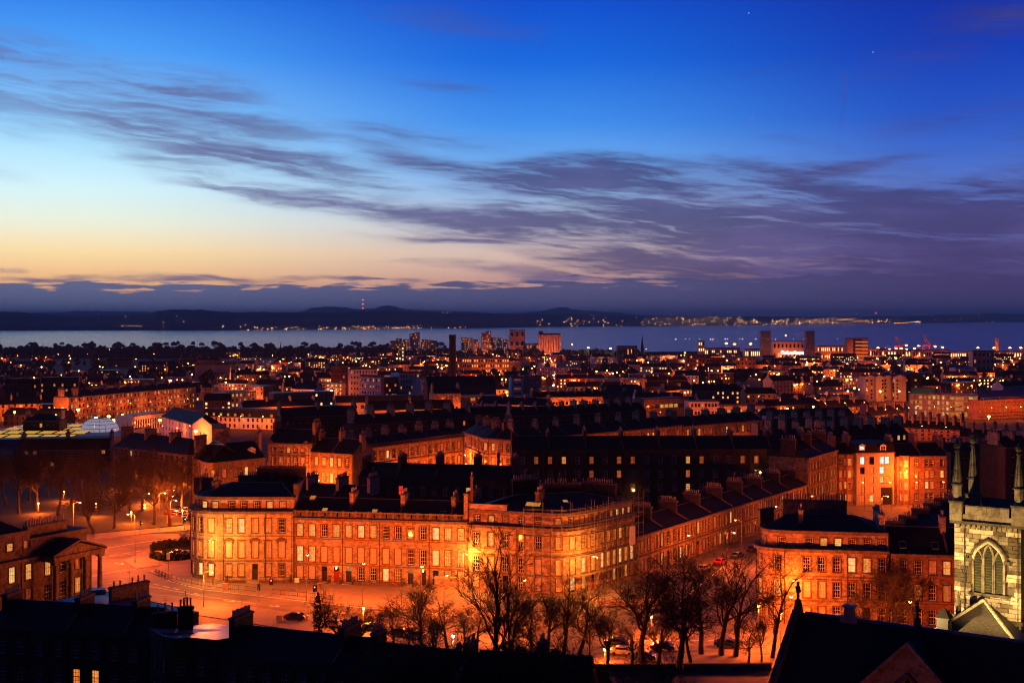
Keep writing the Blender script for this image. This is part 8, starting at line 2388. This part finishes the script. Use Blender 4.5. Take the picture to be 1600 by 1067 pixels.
def car(px, py, rz, paint, label, van=False, group='parked cars', z=42.04, Y=None):
    if Y is None: x, y = G(px, py)
    else: x, y = X(px, Y), Y
    z = zg(y) + .04
    b_, g_, w_ = CARS[1 if van else 0]
    root = empty('parked_car' if not van else 'parked_van', (x, y, z), label, 'van' if van else 'car', group, rz)
    o = put('body', b_, root); o.material_slots[0].link = 'OBJECT'; o.material_slots[0].material = M[paint]
    put('glass', g_, root)
    for wx in (-1.35, 1.35):
        for s_ in (-1, 1): put('wheel', w_, root, (wx, s_ * .78, .32))
    for s_ in (-1, 1):
        put('headlight', HEAD, root, (2.1, s_ * .62, .72)); put('tail_light', TAIL, root, (-2.13, s_ * .66, .8))
    return root
car(963, 1009, -.15, 'car_black', 'dark car parked nearest the scaffolded house at the garden wall')
car(972, 1022, -.15, 'car_silver', 'silver estate car below the dark car, by the orange lamp')
car(1035, 1015, -.2, 'car_black', 'black car behind the first garden trees')
car(1135, 1010, -.2, 'car_black', 'black car parked beyond the thickest tree trunk')
car(578, 985, -.2, 'car_white', 'white car parked below the lone white lamp post')
car(523, 979, -.2, 'car_silver', 'pale car half hidden by the dark roof beside the ivy clad tree')
car(462, 968, -.2, 'car_black', 'dark car whose roof just shows over the dark roof')
car(626, 993, -.2, 'car_black', 'dark car in the row behind the dark hedge, left')
car(650, 997, -.2, 'car_silver', 'grey car in the row behind the dark hedge, right')
car(1005, 1030, -.2, 'car_blue', 'dark blue car under the branches of the nearest garden tree')
k_ = 0
ORD = ['first', 'second', 'third', 'fourth', 'fifth', 'sixth', 'seventh', 'eighth', 'ninth']
for i, (px, Y) in enumerate([(268, 372), (276, 369), (284, 366), (292, 363), (300, 360), (280, 380), (290, 376), (299, 372)]):
    car(px, 0, 1.1 + i * .1, rnd.choice(['car_silver', 'car_black', 'car_white', 'car_red']), f'{ORD[i]} car from the left in the kerbside row past the curved house', Y=Y)
for i, (px, py) in enumerate([(280, 868), (290, 869), (299, 870)]):
    car(px, py, .3, ['car_black', 'car_silver', 'car_black'][i], ['black car by the corner garden hedge, farthest from the house', 'silver car between two black cars by the corner garden', 'black car by the corner garden, against the curved house'][i])
for i in range(9):
    t = 14 + i * 9.5; x, y = PT.at(t, -9.5)
    root = car(0, 0, PT.ang(0), rnd.choice(['car_black', 'car_silver', 'car_blue', 'car_red']), f'{ORD[i]} car from the near end of the side street terrace', Y=y); root.location.x = x

def traffic_light(px, py, label, on, face=0.0):
    x, y = G(px, py); root = empty('traffic_light', (x, y, 42.1), label, 'traffic light', 'traffic lights', face)
    mb = MB(); mb.lathe(0, 0, [(.08, 0), (.06, 3.0)], 8); mb.build('post', ['galvanised'], root, loc=(0, 0, 0))
    mb = MB(); mb.obox(0, -.16, .22, .14, 2.5, 3.6); mb.obox(0, -.05, .42, .03, 2.35, 3.75); h_ = mb.build('head', ['iron'], root, loc=(0, 0, 0))
    for k_, z_ in enumerate((3.35, 3.05, 2.75)):
        mb = MB(); mb.tube((0, -.31, z_), (0, -.36, z_), .11, .11, 10); mb.build('lens', [('red_bulb' if k_ == 0 else 'green_bulb') if k_ == on else 'iron'], h_, loc=(0, 0, 0))
traffic_light(424, 932, 'traffic light showing red before the curved house', 0)
traffic_light(404, 941, 'unlit traffic light with a pale backing board by the crossing', 1, 2.5)
traffic_light(492, 943, 'traffic light showing red beside the ivy clad tree', 0)
traffic_light(219, 836, 'traffic light with a white edged backing board at the park kerb', 1, 2.2)
traffic_light(288, 829, 'traffic light at the mouth of the street past the curved house', 1, 1.0)
def post_sign(px, py, label, w, h, zc, mat):
    x, y = G(px, py); root = empty('road_sign', (x, y, 42.1), label, 'sign', 'road signs')
    mb = MB(); mb.lathe(0, 0, [(.05, 0), (.045, zc + h / 2)], 6); mb.build('post', ['galvanised'], root, loc=(0, 0, 0))
    mb = MB(); mb.obox(0, -.08, w / 2, .03, zc - h / 2, zc + h / 2); mb.build('panel', [mat], root, loc=(0, 0, 0))
post_sign(263, 894, 'tall narrow pale sign panel on the corner pavement', .8, 1.6, 3.6, 'render_cream')
post_sign(464, 926, 'round cornered pale sign at the foot of the terrace wall', .9, 1.0, 2.6, 'render_cream')
post_sign(248, 873, 'white notice board in front of the corner garden hedge', 1.6, 1.0, 1.4, 'render_white')
post_sign(517, 976, 'small pale sign box by the ivy clad tree', 1.0, 1.3, 2.4, 'render_cream')
# cabinets and bins
for (px, py, lab) in ((352, 921, 'small dark cabinet on the pavement before the curved house'), (437, 972, 'pale cabinet on the roadside above the dark roof')):
    x, y = G(px, py); mb = MB((x, y, 42.1)); mb.obox(x, y, .6, .3, 42.1, 43.3); mb.obox(x, y, .66, .36, 43.3, 43.38); o = mb.build('cabinet', ['harling']); tag(o, lab, 'cabinet')
# guard rails round the corner pavement
def rail(label, pts, h=1.1):
    P_ = [G(*p) for p in pts]; root = empty('guard_rail', (*P_[0], 42.15), label, 'railing', 'pavement guard rails')
    mb = MB(root.location)
    for a, b_ in zip(P_, P_[1:]):
        L = math.hypot(b_[0] - a[0], b_[1] - a[1]); k_ = max(2, int(L / .5))
        for z_ in (42.35, 43.2): mb.tube((*a, z_), (*b_, z_), .035, .035, 5)
        for i in range(k_ + 1):
            t = i / k_; x, y = a[0] + (b_[0] - a[0]) * t, a[1] + (b_[1] - a[1]) * t
            mb.tube((x, y, 42.15 if i % 4 == 0 else 42.35), (x, y, 43.2), .035 if i % 4 == 0 else .015, .035 if i % 4 == 0 else .015, 4)
    mb.build('bars', ['iron'], root)
rail('guard rail along the curved kerb of the corner pavement', [(268, 905), (290, 911), (315, 916.5), (360, 921.5), (400, 926)])
rail('guard rail along the kerb before the balustraded terrace', [(425, 929), (475, 934), (520, 939)])
bk = empty('cycle_rack', (*G(254, 900), 42.15), 'rack of parked bicycles at the tip of the corner pavement', 'cycle rack')
for i in range(5):
    mb = MB(bk.location); x, y = G(243 + i * 5, 896 + i * 2.2)
    for k2 in range(6):
        t0, t1 = math.pi * k2 / 6, math.pi * (k2 + 1) / 6
        mb.tube((x, y + .45 * math.cos(t0), 42.75 + .35 * math.sin(t0)), (x, y + .45 * math.cos(t1), 42.75 + .35 * math.sin(t1)), .05, .05, 5)
    for s_ in (-1, 1): mb.tube((x, y + s_ * .45, 42.15), (x, y + s_ * .45, 42.75), .05, .05, 5)
    mb.build('hoop', ['iron'], bk)
for i in range(4):
    x, y = G(246 + i * 5, 897.5 + i * 2.2); bi = empty('bicycle', (x, y, 42.16), ['bicycle at the left end of the rack', 'second bicycle in the rack from the left', 'third bicycle in the rack from the left', 'bicycle at the right end of the rack'][i], 'bicycle', 'bicycles in the rack', .2)
    for wx in (-.52, .52):
        mb = MB()
        for k2 in range(10):
            t0, t1 = 2 * math.pi * k2 / 10, 2 * math.pi * (k2 + 1) / 10
            mb.tube((wx + .33 * math.cos(t0), 0, .34 + .33 * math.sin(t0)), (wx + .33 * math.cos(t1), 0, .34 + .33 * math.sin(t1)), .025, .025, 4)
        mb.build('wheel', ['rubber'], bi, loc=(0, 0, 0))
    mb = MB()
    for (a, b_) in (((-.52, .34), (-.15, .85)), ((-.15, .85), (.4, .85)), ((-.05, .34), (.4, .85)), ((-.05, .34), (-.52, .34)), ((.52, .34), (.38, 1.0)), ((-.05, .34), (-.2, .95))):
        mb.tube((a[0], 0, a[1]), (b_[0], 0, b_[1]), .025, .025, 5)
    mb.tube((.38, -.25, 1.0), (.38, .25, 1.0), .02, .02, 5); mb.build('frame', ['car_blue'], bi, loc=(0, 0, 0)); mb = MB(); mb.obox(-.2, 0, .13, .06, .95, 1.0); mb.build('saddle', ['rubber'], bi, loc=(0, 0, 0))
# retaining wall of the garden
gw = empty('garden_wall', (*G(1080, 1046), 42), 'long low stone wall of the garden below the row of bare trees', 'wall')
mb = MB(gw.location)
a, b_ = G(925, 1048), G(1205, 1046); an = math.atan2(b_[1] - a[1], b_[0] - a[0]); L = math.hypot(b_[0] - a[0], b_[1] - a[1])
mb.obox((a[0] + b_[0]) / 2, (a[1] + b_[1]) / 2, L / 2, .25, 40, 43.0, an); mb.build('wall', ['rubble'], gw)
for i in range(24):
    t = (i + .5) / 24; mb = MB(gw.location); mb.obox(a[0] + (b_[0] - a[0]) * t, a[1] + (b_[1] - a[1]) * t, L / 48 - .02, .32, 43.0, 43.16, an); mb.build('coping_stone', ['band_stone'], gw)

# give every lamp that shows its own words
for g_, what in ((gF, 'sodium lamp'), (gH, 'harbour mast light'), (gQ, 'quay lamp')):
    by = {}
    for o in col.objects:
        if o.get('group') == g_:
            x, y, z = o.location; by.setdefault(where(800 + F * x / y, HY + (HC - z) * F / y), []).append((x / y, o))
    for w_, lst in by.items():
        lst.sort(key=lambda q: q[0])
        for i, (_, o) in enumerate(lst):
            o['label'] = f'{ORDN[i] + " " if len(lst) > 1 else "lone "}{what}{" from the left" if len(lst) > 1 else ""}, {w_}'
